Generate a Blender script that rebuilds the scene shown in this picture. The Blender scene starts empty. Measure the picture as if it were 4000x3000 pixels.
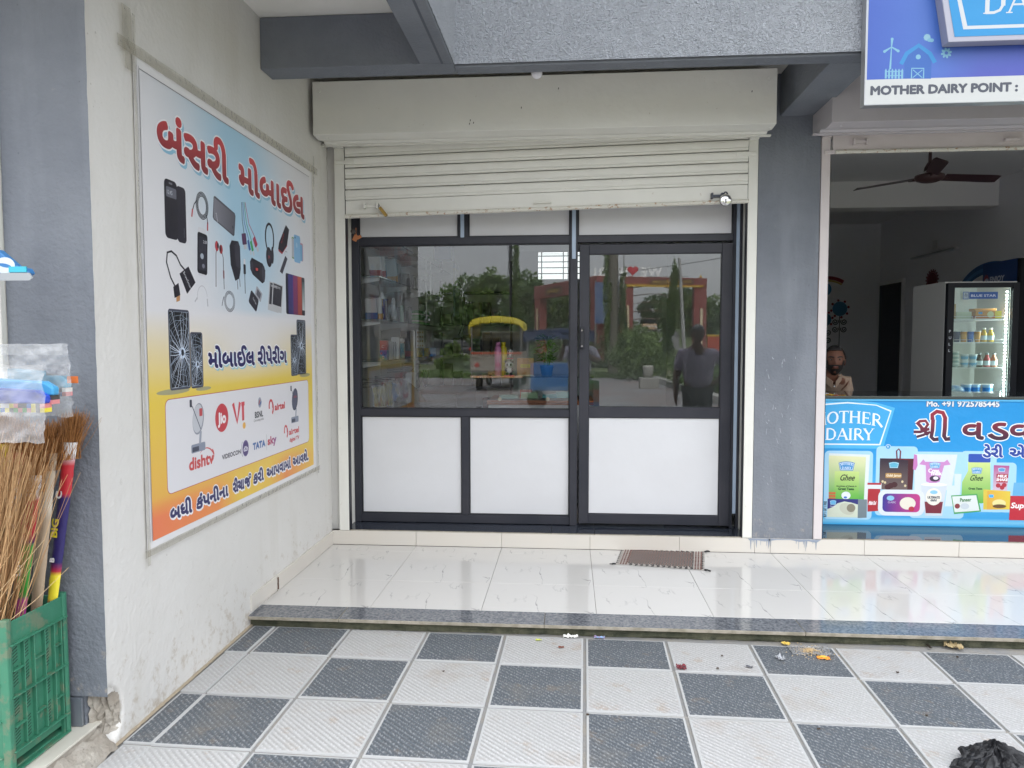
import bpy, math, random
from mathutils import Vector, Matrix, noise
R = math.radians
rnd = random.Random(7)
S = bpy.context.scene
COL = S.collection

# ------------------------------------------------------------------ camera, sky, sun, exposure
yaw, pitch, roll = -0.0780405, -0.05655317, -0.00132879
CAMZ = 1.4769
fw = Vector((math.sin(yaw)*math.cos(pitch), math.cos(yaw)*math.cos(pitch), math.sin(pitch)))
rt = fw.cross(Vector((0, 0, 1))).normalized(); up = rt.cross(fw)
rt2 = rt*math.cos(roll)+up*math.sin(roll); up2 = -rt*math.sin(roll)+up*math.cos(roll)
cd = bpy.data.cameras.new('camera'); cam = bpy.data.objects.new('camera', cd); COL.objects.link(cam)
cd.sensor_width = 36.0; cd.lens = 2842.016/4000*36; cd.clip_start = 0.05; cd.clip_end = 3000
cam.matrix_world = Matrix.Translation((0, 0, CAMZ)) @ Matrix((rt2, up2, -fw)).transposed().to_4x4()
S.camera = cam

W = bpy.data.worlds.new('World'); S.world = W; W.use_nodes = True
nt = W.node_tree; bg = nt.nodes['Background']
sky = nt.nodes.new('ShaderNodeTexSky'); sky.sky_type = 'NISHITA'; sky.sun_disc = False
SUN_EL, SUN_AZ = R(42), R(14)
sky.sun_elevation = SUN_EL; sky.sun_rotation = SUN_AZ; sky.dust_density = 4.0; sky.air_density = 1.0
tc = nt.nodes.new('ShaderNodeTexCoord'); mp = nt.nodes.new('ShaderNodeMapping'); mp.inputs['Scale'].default_value = (1.2, 1.2, 4)
hsv = nt.nodes.new('ShaderNodeHueSaturation'); hsv.inputs['Saturation'].default_value = 0.22
nt.links.new(sky.outputs[0], hsv.inputs['Color'])
nz = nt.nodes.new('ShaderNodeTexNoise'); nz.inputs['Scale'].default_value = 2.2; nz.inputs['Detail'].default_value = 6
nt.links.new(tc.outputs['Generated'], mp.inputs[0]); nt.links.new(mp.outputs[0], nz.inputs['Vector'])
cr = nt.nodes.new('ShaderNodeValToRGB')
cr.color_ramp.elements[0].position = .3; cr.color_ramp.elements[0].color = (.80, .81, .84, 1)
cr.color_ramp.elements[1].position = .7; cr.color_ramp.elements[1].color = (1.15, 1.15, 1.15, 1)
nt.links.new(nz.outputs[0], cr.inputs[0])
mxw = nt.nodes.new('ShaderNodeMix'); mxw.data_type = 'RGBA'; mxw.blend_type = 'MULTIPLY'; mxw.inputs[0].default_value = 1
ovc = nt.nodes.new('ShaderNodeMix'); ovc.data_type = 'RGBA'; ovc.inputs[0].default_value = .72   # overcast layer over the clear sky
# standard overcast sky: three times brighter overhead than at the horizon
sep = nt.nodes.new('ShaderNodeSeparateXYZ'); nt.links.new(tc.outputs['Generated'], sep.inputs[0])
mrz = nt.nodes.new('ShaderNodeMapRange'); mrz.inputs[1].default_value = 0; mrz.inputs[2].default_value = 1; mrz.inputs[3].default_value = 3.2; mrz.inputs[4].default_value = 14.2
nt.links.new(sep.outputs[2], mrz.inputs[0])
vmz = nt.nodes.new('ShaderNodeVectorMath'); vmz.operation = 'SCALE'; vmz.inputs[0].default_value = (.97, 1.0, 1.04); nt.links.new(mrz.outputs[0], vmz.inputs['Scale'])
nt.links.new(hsv.outputs[0], ovc.inputs[6]); nt.links.new(vmz.outputs[0], ovc.inputs[7])
nt.links.new(ovc.outputs[2], mxw.inputs[6]); nt.links.new(cr.outputs[0], mxw.inputs[7])
nt.links.new(mxw.outputs[2], bg.inputs[0]); bg.inputs[1].default_value = 0.15

sl = bpy.data.lights.new('sun', 'SUN'); sl.energy = 1.5; sl.angle = R(35); sl.color = (1.0, .97, .92)
so = bpy.data.objects.new('sun', sl); COL.objects.link(so)
sd = Vector((math.sin(SUN_AZ)*math.cos(SUN_EL), math.cos(SUN_AZ)*math.cos(SUN_EL), math.sin(SUN_EL)))
so.rotation_euler = sd.to_track_quat('Z', 'Y').to_euler(); so.location = (0, -5, 20)
VS = S.view_settings; VS.view_transform = 'Standard'; VS.look = 'None'; VS.gamma = 1; VS.exposure = 1.70; VS.use_curve_mapping = False
S.cycles.max_bounces = 10; S.cycles.transparent_max_bounces = 12

# ------------------------------------------------------------------ materials
MT = {}
def mat(n, c, rough=.6, metal=0, bump=None, var=None, emit=None, spec=.5, coat=0, grime=None, vcol=False, trans=0, rndc=False):
    if n in MT: return MT[n]
    m = bpy.data.materials.new(n); m.use_nodes = True; t = m.node_tree; b = t.nodes['Principled BSDF']
    N = t.nodes.new; L = t.links.new
    c4 = (c[0], c[1], c[2], 1)
    b.inputs['Base Color'].default_value = c4; b.inputs['Roughness'].default_value = rough
    b.inputs['Metallic'].default_value = metal; b.inputs['Specular IOR Level'].default_value = spec
    b.inputs['Coat Weight'].default_value = coat
    tcn = N('ShaderNodeTexCoord'); oi = N('ShaderNodeObjectInfo'); vm = N('ShaderNodeVectorMath'); vm.operation = 'SCALE'
    cx = N('ShaderNodeCombineXYZ'); L(oi.outputs['Random'], cx.inputs[0]); L(oi.outputs['Random'], cx.inputs[1])
    L(cx.outputs[0], vm.inputs[0]); vm.inputs['Scale'].default_value = 17
    ad = N('ShaderNodeVectorMath'); ad.operation = 'ADD'; L(tcn.outputs['Object'], ad.inputs[0]); L(vm.outputs[0], ad.inputs[1])
    vec = ad.outputs[0]; colout = None
    def mix(fac, a, bb, mode='MIX'):
        x = N('ShaderNodeMix'); x.data_type = 'RGBA'; x.blend_type = mode
        for v, i in ((fac, 0), (a, 6), (bb, 7)):
            if hasattr(v, 'node'): L(v, x.inputs[i])
            else: x.inputs[i].default_value = v
        return x.outputs[2]
    if vcol:
        a = N('ShaderNodeAttribute'); a.attribute_name = 'Col'; colout = a.outputs['Color']
    if var:
        sc, amt = var[0], var[1]
        nn = N('ShaderNodeTexNoise'); nn.inputs['Scale'].default_value = sc; nn.inputs['Detail'].default_value = 5; nn.inputs['Roughness'].default_value = .6
        L(vec, nn.inputs['Vector'])
        rr = N('ShaderNodeValToRGB'); rr.color_ramp.elements[0].position = .35; rr.color_ramp.elements[1].position = .65
        rr.color_ramp.elements[0].color = (0, 0, 0, 1); rr.color_ramp.elements[1].color = (amt, amt, amt, 1)
        L(nn.outputs[0], rr.inputs[0])
        c2 = var[2] if len(var) > 2 else [x*.6 for x in c]
        colout = mix(rr.outputs[0], colout or c4, (c2[0], c2[1], c2[2], 1))
    if grime:   # scattered stains: (scale, threshold, colour, amount)
        gsc, gth, gc, gam = grime
        gn = N('ShaderNodeTexNoise'); gn.inputs['Scale'].default_value = gsc; gn.inputs['Detail'].default_value = 8; gn.inputs['Roughness'].default_value = .7
        L(vec, gn.inputs['Vector'])
        gr = N('ShaderNodeValToRGB'); gr.color_ramp.elements[0].position = gth; gr.color_ramp.elements[1].position = gth+.07
        gr.color_ramp.elements[0].color = (0, 0, 0, 1); gr.color_ramp.elements[1].color = (gam, gam, gam, 1)
        L(gn.outputs[0], gr.inputs[0]); colout = mix(gr.outputs[0], colout or c4, (gc[0], gc[1], gc[2], 1))
    if rndc:
        hs = N('ShaderNodeHueSaturation'); mr = N('ShaderNodeMapRange'); mr.inputs[3].default_value = 1-rndc; mr.inputs[4].default_value = 1+rndc
        L(oi.outputs['Random'], mr.inputs[0]); L(mr.outputs[0], hs.inputs['Value'])
        if colout: L(colout, hs.inputs['Color'])
        else: hs.inputs['Color'].default_value = c4
        colout = hs.outputs[0]
    if colout: L(colout, b.inputs['Base Color'])
    if bump:
        hts = None; last = None
        for (sc, st, kind) in bump:
            if kind == 'n':
                q = N('ShaderNodeTexNoise'); q.inputs['Scale'].default_value = sc; q.inputs['Detail'].default_value = 6; o = q.outputs[0]
            elif kind == 'v':
                q = N('ShaderNodeTexVoronoi'); q.inputs['Scale'].default_value = sc; o = q.outputs[0]
            else:
                q = N('ShaderNodeTexWave'); q.inputs['Scale'].default_value = sc; q.bands_direction = 'DIAGONAL'; o = q.outputs['Fac']
            L(vec, q.inputs['Vector'])
            bp = N('ShaderNodeBump'); bp.inputs['Distance'].default_value = .01*max(1, st); bp.inputs['Strength'].default_value = min(1, st)
            L(o, bp.inputs['Height'])
            if last: L(last, bp.inputs['Normal'])
            last = bp.outputs[0]
        L(last, b.inputs['Normal'])
    if emit:
        b.inputs['Emission Color'].default_value = (*emit[0], 1); b.inputs['Emission Strength'].default_value = emit[1]
    if trans:
        b.inputs['Transmission Weight'].default_value = trans; b.inputs['IOR'].default_value = 1.45
    MT[n] = m; return m

def glassmat(n, ior, tint=(1, 1, 1), rough=0.0, haze=0.0, tw=False):
    """thin pane: mirror reflection by fresnel of both faces, clear otherwise"""
    if n in MT: return MT[n]
    m = bpy.data.materials.new(n); m.use_nodes = True; t = m.node_tree
    for x in list(t.nodes): t.nodes.remove(x)
    N = t.nodes.new; L = t.links.new
    o = N('ShaderNodeOutputMaterial'); mx = N('ShaderNodeMixShader'); fr = N('ShaderNodeFresnel'); fr.inputs[0].default_value = ior
    tr = N('ShaderNodeBsdfTransparent'); tr.inputs[0].default_value = (*tint, 1)
    gl = N('ShaderNodeBsdfGlossy'); gl.inputs['Roughness'].default_value = rough
    if haze:
        df = N('ShaderNodeBsdfDiffuse'); df.inputs[0].default_value = (.8, .8, .8, 1)
        m2 = N('ShaderNodeMixShader'); m2.inputs[0].default_value = haze
        L(tr.outputs[0], m2.inputs[1]); L(df.outputs[0], m2.inputs[2]); base = m2.outputs[0]
    else: base = tr.outputs[0]
    if tw:
        tcn = N('ShaderNodeTexCoord'); q = N('ShaderNodeTexNoise'); q.inputs['Scale'].default_value = tw[0]
        L(tcn.outputs['Object'], q.inputs['Vector']); bp = N('ShaderNodeBump'); bp.inputs['Strength'].default_value = tw[1]; bp.inputs['Distance'].default_value = .01
        L(q.outputs[0], bp.inputs['Height']); L(bp.outputs[0], gl.inputs['Normal']); L(bp.outputs[0], fr.inputs['Normal'])
    L(fr.outputs[0], mx.inputs[0]); L(base, mx.inputs[1]); L(gl.outputs[0], mx.inputs[2]); L(mx.outputs[0], o.inputs[0])
    MT[n] = m; return m

# ------------------------------------------------------------------ object helpers
WL = {}
def props(o, label=None, cat=None, group=None, kind=None):
    if label: o['label'] = label
    if cat: o['category'] = cat
    if group: o['group'] = group
    if kind: o['kind'] = kind
    return o
def thing(name, loc, label, cat, group=None):
    o = bpy.data.objects.new(name, None); COL.objects.link(o); o.location = loc; o.empty_display_size = .1
    WL[o.name] = Vector(loc); return props(o, label, cat, group)

class MB:
    def __init__(s): s.v = []; s.f = []; s.mi = []; s.c = None
    def add(s, vs, fs, mi=0):
        b = len(s.v); s.v += [tuple(p) for p in vs]
        for f in fs: s.f.append([b+i for i in f]); s.mi.append(mi)
        return s
    def poly(s, pts, mi=0): return s.add(pts, [list(range(len(pts)))], mi)
    def box(s, x0, x1, y0, y1, z0, z1, mi=0):
        v = [(x, y, z) for x in (x0, x1) for y in (y0, y1) for z in (z0, z1)]
        return s.add(v, [(0, 1, 3, 2), (4, 6, 7, 5), (0, 4, 5, 1), (2, 3, 7, 6), (0, 2, 6, 4), (1, 5, 7, 3)], mi)
    def obox(s, c, size, rot=None, mi=0):
        c = Vector(c); M = rot if rot else Matrix.Identity(3)
        v = [c + M @ Vector((sx*size[0]/2, sy*size[1]/2, sz*size[2]/2)) for sx in (-1, 1) for sy in (-1, 1) for sz in (-1, 1)]
        return s.add(v, [(0, 1, 3, 2), (4, 6, 7, 5), (0, 4, 5, 1), (2, 3, 7, 6), (0, 2, 6, 4), (1, 5, 7, 3)], mi)
    def prism(s, pts, axis, a, b, mi=0):
        """extrude a 2d outline along x, y or z"""
        def P(p, t): return {'x': (t, p[0], p[1]), 'y': (p[0], t, p[1]), 'z': (p[0], p[1], t)}[axis]
        n = len(pts); v = [P(p, a) for p in pts]+[P(p, b) for p in pts]
        return s.add(v, [list(range(n))[::-1], list(range(n, 2*n))]+[(i, (i+1) % n, (i+1) % n+n, i+n) for i in range(n)], mi)
    def cone(s, p0, p1, r0, r1, n=12, mi=0, caps=True):
        p0 = Vector(p0); p1 = Vector(p1); d = (p1-p0); q = d.to_track_quat('Z', 'Y').to_matrix() if d.length > 1e-9 else Matrix.Identity(3)
        v = [];
        for p, r in ((p0, r0), (p1, r1)):
            for i in range(n):
                a = 2*math.pi*i/n; v.append(p+q @ Vector((r*math.cos(a), r*math.sin(a), 0)))
        f = [(i, (i+1) % n, (i+1) % n+n, i+n) for i in range(n)]
        if caps: f += [list(range(n))[::-1], list(range(n, 2*n))]
        return s.add(v, f, mi)
    def lathe(s, c, prof, n=16, mi=0, rot=None):
        c = Vector(c); v = []; f = []
        for (r, z) in prof:
            for i in range(n):
                a = 2*math.pi*i/n; p = Vector((r*math.cos(a), r*math.sin(a), z))
                v.append(c+(rot @ p if rot else p))
        for k in range(len(prof)-1):
            for i in range(n): f.append((k*n+i, k*n+(i+1) % n, (k+1)*n+(i+1) % n, (k+1)*n+i))
        f += [list(range(n))[::-1], list(range((len(prof)-1)*n, len(prof)*n))]
        return s.add(v, f, mi)
    def tube(s, pts, r, n=6, mi=0):
        for a, b in zip(pts[:-1], pts[1:]):
            s.cone(a, b, r if not isinstance(r, tuple) else r[0], r if not isinstance(r, tuple) else r[1], n, mi)
        return s
    def ball(s, c, rx, ry=None, rz=None, nu=14, nv=9, mi=0, fn=None):
        ry = ry or rx; rz = rz or rx; v = []; f = []
        for j in range(nv+1):
            t = math.pi*j/nv
            for i in range(nu):
                a = 2*math.pi*i/nu; p = Vector((rx*math.sin(t)*math.cos(a), ry*math.sin(t)*math.sin(a), rz*math.cos(t)))
                if fn: p = fn(p)
                v.append(Vector(c)+p)
        for j in range(nv):
            for i in range(nu): f.append((j*nu+i, (j+1)*nu+i, (j+1)*nu+(i+1) % nu, j*nu+(i+1) % nu))
        return s.add(v, f, mi)
    def grid(s, fn, nu, nv, mi=0):
        v = [fn(i/nu, j/nv) for j in range(nv+1) for i in range(nu+1)]
        f = [(j*(nu+1)+i, j*(nu+1)+i+1, (j+1)*(nu+1)+i+1, (j+1)*(nu+1)+i) for j in range(nv) for i in range(nu)]
        return s.add(v, f, mi)
    def build(s, name, mats, parent=None, bevel=0, smooth=False, origin=None, solid=0, label=None, cat=None, group=None, kind=None, seg=2):
        if not isinstance(mats, (list, tuple)): mats = [mats]
        xs = [p[0] for p in s.v]; ys = [p[1] for p in s.v]; zs = [p[2] for p in s.v]
        o0 = Vector(origin) if origin else Vector(((min(xs)+max(xs))/2, (min(ys)+max(ys))/2, min(zs)))
        me = bpy.data.meshes.new(name); me.from_pydata([tuple(Vector(p)-o0) for p in s.v], [], s.f)
        for m in mats: me.materials.append(m)
        for i, p in enumerate(me.polygons):
            p.material_index = s.mi[i]; p.use_smooth = smooth
        if s.c:
            at = me.color_attributes.new('Col', 'FLOAT_COLOR', 'POINT')
            at.data.foreach_set('color', [x for c in s.c for x in (c[0], c[1], c[2], 1)])
        me.validate()
        o = bpy.data.objects.new(name, me); COL.objects.link(o)
        pl = WL[parent.name] if parent else Vector((0, 0, 0))
        if parent: o.parent = parent
        o.location = o0-pl; WL[o.name] = o0
        if solid: md = o.modifiers.new('solid', 'SOLIDIFY'); md.thickness = solid; md.offset = 0
        if bevel:
            md = o.modifiers.new('bevel', 'BEVEL'); md.width = bevel; md.segments = seg; md.limit_method = 'ANGLE'; md.angle_limit = R(40)
        return props(o, label, cat, group, kind)

def dup(o, dloc, label=None, parent=None, rotz=0):
    c = o.copy(); COL.objects.link(c); c.parent = parent
    if parent is None: c.location = Vector(o.location)+Vector(dloc); c.rotation_euler.z += rotz; WL[c.name] = Vector(c.location)
    if label: c['label'] = label
    for ch in list(o.children): dup(ch, (0, 0, 0), None, c)
    return c
def fix_children(o):
    for ch in o.children: pass

# ------------------------------------------------------------------ flat print builder
_tc = {}
def text2d(body, res=3):
    if (body, res) in _tc: return _tc[(body, res)]
    c = bpy.data.curves.new('txt', 'FONT'); c.body = body; c.size = 1; c.resolution_u = res
    o = bpy.data.objects.new('txt', c); COL.objects.link(o)
    dg = bpy.context.evaluated_depsgraph_get(); dg.update()
    me = bpy.data.meshes.new_from_object(o.evaluated_get(dg))
    v = [(p.co.x, p.co.y) for p in me.vertices]; f = [list(p.vertices) for p in me.polygons]
    bpy.data.meshes.remove(me); bpy.data.objects.remove(o); bpy.data.curves.remove(c)
    _tc[(body, res)] = (v, f); return v, f

class Art:
    STEP = 1.5e-4
    def __init__(s, O, U, V, N):
        s.O = Vector(O); s.U = Vector(U); s.V = Vector(V); s.N = Vector(N); s.m = MB(); s.m.c = []; s.k = 0
    def raw(s, pts, faces, col, z):
        s.k = (s.k+1) % 12
        h = z*s.STEP + s.k*1e-5
        b = [s.O+s.U*p[0]+s.V*p[1]+s.N*h for p in pts]
        s.m.add(b, faces); s.m.c += [col(p[0], p[1]) if callable(col) else col for p in pts]
    def poly(s, pts, col, z=1): s.raw(pts, [list(range(len(pts)))], col, z)
    def rect(s, u0, v0, u1, v1, col, z=1, nu=1, nv=1):
        pts = [(u0+(u1-u0)*i/nu, v0+(v1-v0)*j/nv) for j in range(nv+1) for i in range(nu+1)]
        s.raw(pts, [(j*(nu+1)+i, j*(nu+1)+i+1, (j+1)*(nu+1)+i+1, (j+1)*(nu+1)+i) for j in range(nv) for i in range(nu)], col, z)
    def ell(s, cu, cv, ru, rv, col, z=1, n=20, rot=0):
        ca, sa = math.cos(rot), math.sin(rot)
        s.poly([(cu+ru*math.cos(a)*ca-rv*math.sin(a)*sa, cv+ru*math.cos(a)*sa+rv*math.sin(a)*ca) for a in [2*math.pi*i/n for i in range(n)]], col, z)
    def rr(s, u0, v0, u1, v1, r, col, z=1, rot=0, n=4):
        pts = []
        for (cu, cv, a0) in ((u1-r, v1-r, 0), (u0+r, v1-r, 90), (u0+r, v0+r, 180), (u1-r, v0+r, 270)):
            for i in range(n+1): a = R(a0+90*i/n); pts.append((cu+r*math.cos(a), cv+r*math.sin(a)))
        if rot:
            mu, mv = (u0+u1)/2, (v0+v1)/2; ca, sa = math.cos(rot), math.sin(rot)
            pts = [(mu+(p[0]-mu)*ca-(p[1]-mv)*sa, mv+(p[0]-mu)*sa+(p[1]-mv)*ca) for p in pts]
        s.poly(pts, col, z)
    def stroke(s, pts, w, col, z=1, closed=False, w1=None):
        n = len(pts); L = []; Rr = []
        for i, p in enumerate(pts):
            a = pts[(i-1) % n] if (i > 0 or closed) else p; b = pts[(i+1) % n] if (i < n-1 or closed) else p
            d = Vector((b[0]-a[0], b[1]-a[1]));
            if d.length < 1e-9: d = Vector((1, 0))
            d.normalize(); ww = (w if w1 is None else w+(w1-w)*i/max(1, n-1))/2
            L.append((p[0]-d.y*ww, p[1]+d.x*ww)); Rr.append((p[0]+d.y*ww, p[1]-d.x*ww))
        f = [(i, i+1, n+i+1, n+i) for i in range(n-1)]
        if closed: f.append((n-1, 0, n, 2*n-1))
        s.raw(L+Rr, f, col, z)
    def arc(s, cu, cv, r, a0, a1, w, col, z=1, n=16, rv=None, w1=None):
        rv = rv or r
        s.stroke([(cu+r*math.cos(R(a0+(a1-a0)*i/n)), cv+rv*math.sin(R(a0+(a1-a0)*i/n))) for i in range(n+1)], w, col, z, w1=w1)
    def text(s, body, u0, v0, size, col, z=1, width=None, dil=0, shear=0, warp=None, center=False, rot=0, n=8, res=3, edge=None, shadow=None):
        """edge=(colour, radius); shadow=(colour, du, dv, radius)"""
        v, f = text2d(body, res)
        if not v: return
        xs = [p[0] for p in v]; x0, x1 = min(xs), max(xs); sx = size if width is None else width/(x1-x0)
        off = -(x1-x0)*sx/2 if center else 0
        ca, sa = math.cos(rot), math.sin(rot)
        def lay(c, zz, rad, du=0, dv=0):
            offs = [(0, 0)]+([(rad*math.cos(2*math.pi*i/n), rad*math.sin(2*math.pi*i/n)) for i in range(n)] if rad > 0 else [])
            for (a, b) in offs:
                pts = []
                for p in v:
                    x = (p[0]-x0)*sx+off+p[1]*size*shear+a+du; y = p[1]*size+b+dv
                    if warp: x, y = warp(x, y)
                    pts.append((u0+x*ca-y*sa, v0+x*sa+y*ca))
                s.raw(pts, f, c, zz)
        if shadow: lay(shadow[0], z, dil+shadow[3], shadow[1], shadow[2])
        if edge: lay(edge[0], z+1, dil+edge[1])
        lay(col, z+2, dil)
    def build(s, name, parent, mt=None, **kw):
        return s.m.build(name, mt or MT['print'], parent, **kw)

mat('print', (1, 1, 1), .42, vcol=True, bump=[(4, 1.3, 'n')])
mat('print_matte', (1, 1, 1), .6, vcol=True)

def leafmat():
    m = bpy.data.materials.new('leaf'); m.use_nodes = True; t = m.node_tree; b = t.nodes['Principled BSDF']; N = t.nodes.new; L = t.links.new
    a = N('ShaderNodeAttribute'); a.attribute_name = 'Col'; L(a.outputs['Color'], b.inputs['Base Color']); b.inputs['Roughness'].default_value = .5
    tr = N('ShaderNodeBsdfTranslucent'); L(a.outputs['Color'], tr.inputs[0]); mx = N('ShaderNodeMixShader'); mx.inputs[0].default_value = .4
    L(b.outputs[0], mx.inputs[1]); L(tr.outputs[0], mx.inputs[2]); L(mx.outputs[0], t.nodes['Material Output'].inputs[0]); MT['leaf'] = m
leafmat()

def printmat(n, val, sat, rough):
    m = mat(n, (1, 1, 1), rough, vcol=True, bump=[(2.5, .8, 'n')]); t = m.node_tree; b = t.nodes['Principled BSDF']
    h = t.nodes.new('ShaderNodeHueSaturation'); h.inputs['Value'].default_value = val; h.inputs['Saturation'].default_value = sat
    t.links.new(b.inputs['Base Color'].links[0].from_socket, h.inputs['Color']); t.links.new(h.outputs[0], b.inputs['Base Color'])
printmat('print_sign', .56, 1.0, .45); printmat('print_poster', .86, .93, .42)

def H(h):
    """hex colour -> linear"""
    v = [int(h[i:i+2], 16)/255 for i in (0, 2, 4)]
    return tuple((x/12.92 if x <= .04045 else ((x+.055)/1.055)**2.4) for x in v)
def lerp(a, b, t): t = max(0, min(1, t)); return tuple(x+(y-x)*t for x, y in zip(a, b))
def ramp(stops, t):
    for (t0, c0), (t1, c1) in zip(stops[:-1], stops[1:]):
        if t <= t1: return lerp(c0, c1, (t-t0)/(t1-t0))
    return stops[-1][1]

# ------------------------------------------------------------------ material set
m_white = mat('white_plaster', (.64, .625, .595), .85, bump=[(45, .3, 'n'), (11, .2, 'n')], var=(1.6, .35, (.56, .54, .50)), grime=(14, .67, (.42, .40, .36), .5))
m_grey = mat('grey_paint', (.148, .162, .188), .8, bump=[(60, .6, 'n'), (14, .12, 'n')], var=(2.2, .8, (.20, .215, .24)), grime=(22, .68, (.12, .13, .15), .7))
m_text = mat('spatter_plaster', (.58, .61, .665), .9, bump=[(75, 2.2, 'n'), (150, 1.0, 'n')], var=(2.5, .5, (.48, .51, .56)), grime=(60, .60, (.34, .36, .40), .45))
m_ceil = mat('ceiling_white', (.78, .76, .71), .8, bump=[(20, .06, 'n')], var=(3, .3, (.70, .68, .62)))
m_shut = mat('shutter_paint', (.72, .71, .65), .45, bump=[(9, .5, 'n'), (2.5, .6, 'n')], var=(4, .4, (.64, .63, .58)), grime=(26, .655, (.33, .23, .14), .55))
m_shut2 = mat('pink_white_paint', (.62, .565, .555), .5, bump=[(9, .12, 'n')], var=(5, .4, (.55, .50, .49)), grime=(24, .66, (.35, .26, .20), .5))
m_rust = mat('rusty_edge_paint', (.62, .60, .53), .6, bump=[(60, .5, 'n')], grime=(34, .55, (.33, .17, .07), .85))
m_alu = mat('dark_anodised_frame', (.020, .022, .031), .42, spec=.4, var=(3, .5, (.045, .043, .052)), bump=[(3, .03, 'n')])
m_alu2 = mat('dark_bead', (.012, .013, .018), .45)
m_film = mat('pale_blue_film', (.36, .45, .57), .4, var=(12, .4, (.42, .50, .60)))
m_panel = mat('white_board', (.66, .66, .67), .42, bump=[(3, .5, 'n')], var=(2, .5, (.60, .595, .60)), grime=(30, .69, (.40, .37, .33), .45))
m_glass = glassmat('window_glass', 1.76, (.965, .98, .975))
m_gclear = glassmat('clear_glass', 1.45, (.88, .95, .92))
m_plast = glassmat('clear_film', 1.5, (.93, .94, .94), rough=.10, haze=.24, tw=(34, 1.0))
m_marble = mat('marble_tile', (.62, .60, .57), .055, spec=.5)
# grey veins for the marble
def veins(m):
    t = m.node_tree; b = t.nodes['Principled BSDF']; N = t.nodes.new; L = t.links.new
    g = N('ShaderNodeTexCoord'); mpn = N('ShaderNodeMapping'); mpn.inputs['Rotation'].default_value = (0, 0, .9); mpn.inputs['Scale'].default_value = (2.8, .8, 1)
    oi = N('ShaderNodeObjectInfo'); vm = N('ShaderNodeVectorMath'); vm.operation = 'ADD'
    L(g.outputs['Object'], vm.inputs[0]); 
    L(vm.outputs[0], mpn.inputs[0])
    n1 = N('ShaderNodeTexNoise'); n1.inputs['Scale'].default_value = 1.9; n1.inputs['Detail'].default_value = 4; n1.inputs['Distortion'].default_value = .6; L(mpn.outputs[0], n1.inputs['Vector'])
    r1 = N('ShaderNodeValToRGB'); e = r1.color_ramp.elements; e[0].position = .490; e[1].position = .510
    e[0].color = (0, 0, 0, 1); e[1].color = (0, 0, 0, 1); k = e.new(.5); k.color = (1, 1, 1, 1); L(n1.outputs[0], r1.inputs[0])
    n2 = N('ShaderNodeTexNoise'); n2.inputs['Scale'].default_value = 3.2; L(mpn.outputs[0], n2.inputs['Vector'])
    r2 = N('ShaderNodeValToRGB'); r2.color_ramp.elements[0].position = .5; r2.color_ramp.elements[1].position = .66; L(n2.outputs[0], r2.inputs[0])
    mm = N('ShaderNodeMath'); mm.operation = 'MULTIPLY'; L(r1.outputs[0], mm.inputs[0]); L(r2.outputs[0], mm.inputs[1])
    m3 = N('ShaderNodeMath'); m3.operation = 'MULTIPLY'; L(mm.outputs[0], m3.inputs[0]); m3.inputs[1].default_value = .95
    mx = N('ShaderNodeMix'); mx.data_type = 'RGBA'; c = b.inputs['Base Color'].default_value
    mx.inputs[6].default_value = tuple(c); mx.inputs[7].default_value = (.20, .19, .19, 1); L(m3.outputs[0], mx.inputs[0])
    n4 = N('ShaderNodeTexNoise'); n4.inputs['Scale'].default_value = 9; n4.inputs['Detail'].default_value = 8
    gp = N('ShaderNodeNewGeometry'); L(gp.outputs['Position'], n4.inputs['Vector'])
    r4 = N('ShaderNodeValToRGB'); r4.color_ramp.elements[0].position = .35; r4.color_ramp.elements[0].color = (.055, 0, 0, 1); r4.color_ramp.elements[1].position = .75; r4.color_ramp.elements[1].color = (.16, 0, 0, 1)
    L(n4.outputs[0], r4.inputs[0]); sep = N('ShaderNodeSeparateColor'); L(r4.outputs[0], sep.inputs[0]); L(sep.outputs[0], b.inputs['Roughness'])
    L(mx.outputs[2], b.inputs['Base Color'])
veins(m_marble)
m_skirt = mat('cream_skirting_tile', (.60, .565, .51), .12, var=(3, .35, (.62, .56, .48)), grime=(10, .66, (.45, .38, .30), .5))
m_gran = mat('blue_granite', (.065, .073, .09), .10, var=(70, .85, (.24, .245, .255)), grime=(4.5, .66, (.30, .24, .17), .75))
m_grand = mat('dark_granite', (.020, .024, .036), .06, var=(80, .5, (.07, .08, .10)))
m_gredge = mat('granite_raw_edge', (.36, .32, .26), .8, bump=[(50, .5, 'n')], var=(18, .8, (.20, .18, .13)))
m_moss = mat('mossy_riser', (.045, .05, .030), .9, bump=[(60, .9, 'n')], var=(14, .8, (.13, .125, .08)), grime=(9, .6, (.03, .035, .02), .8))
m_grout = mat('joint_cement', (.25, .25, .25), .9, var=(10, .6, (.33, .29, .23)), bump=[(80, .4, 'n')])
m_joint = mat('dark_joint', (.13, .11, .09), .9)
m_conc = mat('broken_concrete', (.30, .265, .22), .95, bump=[(30, .9, 'n'), (90, .6, 'n')], var=(12, .8, (.42, .39, .34)), grime=(20, .6, (.12, .10, .08), .6))

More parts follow.
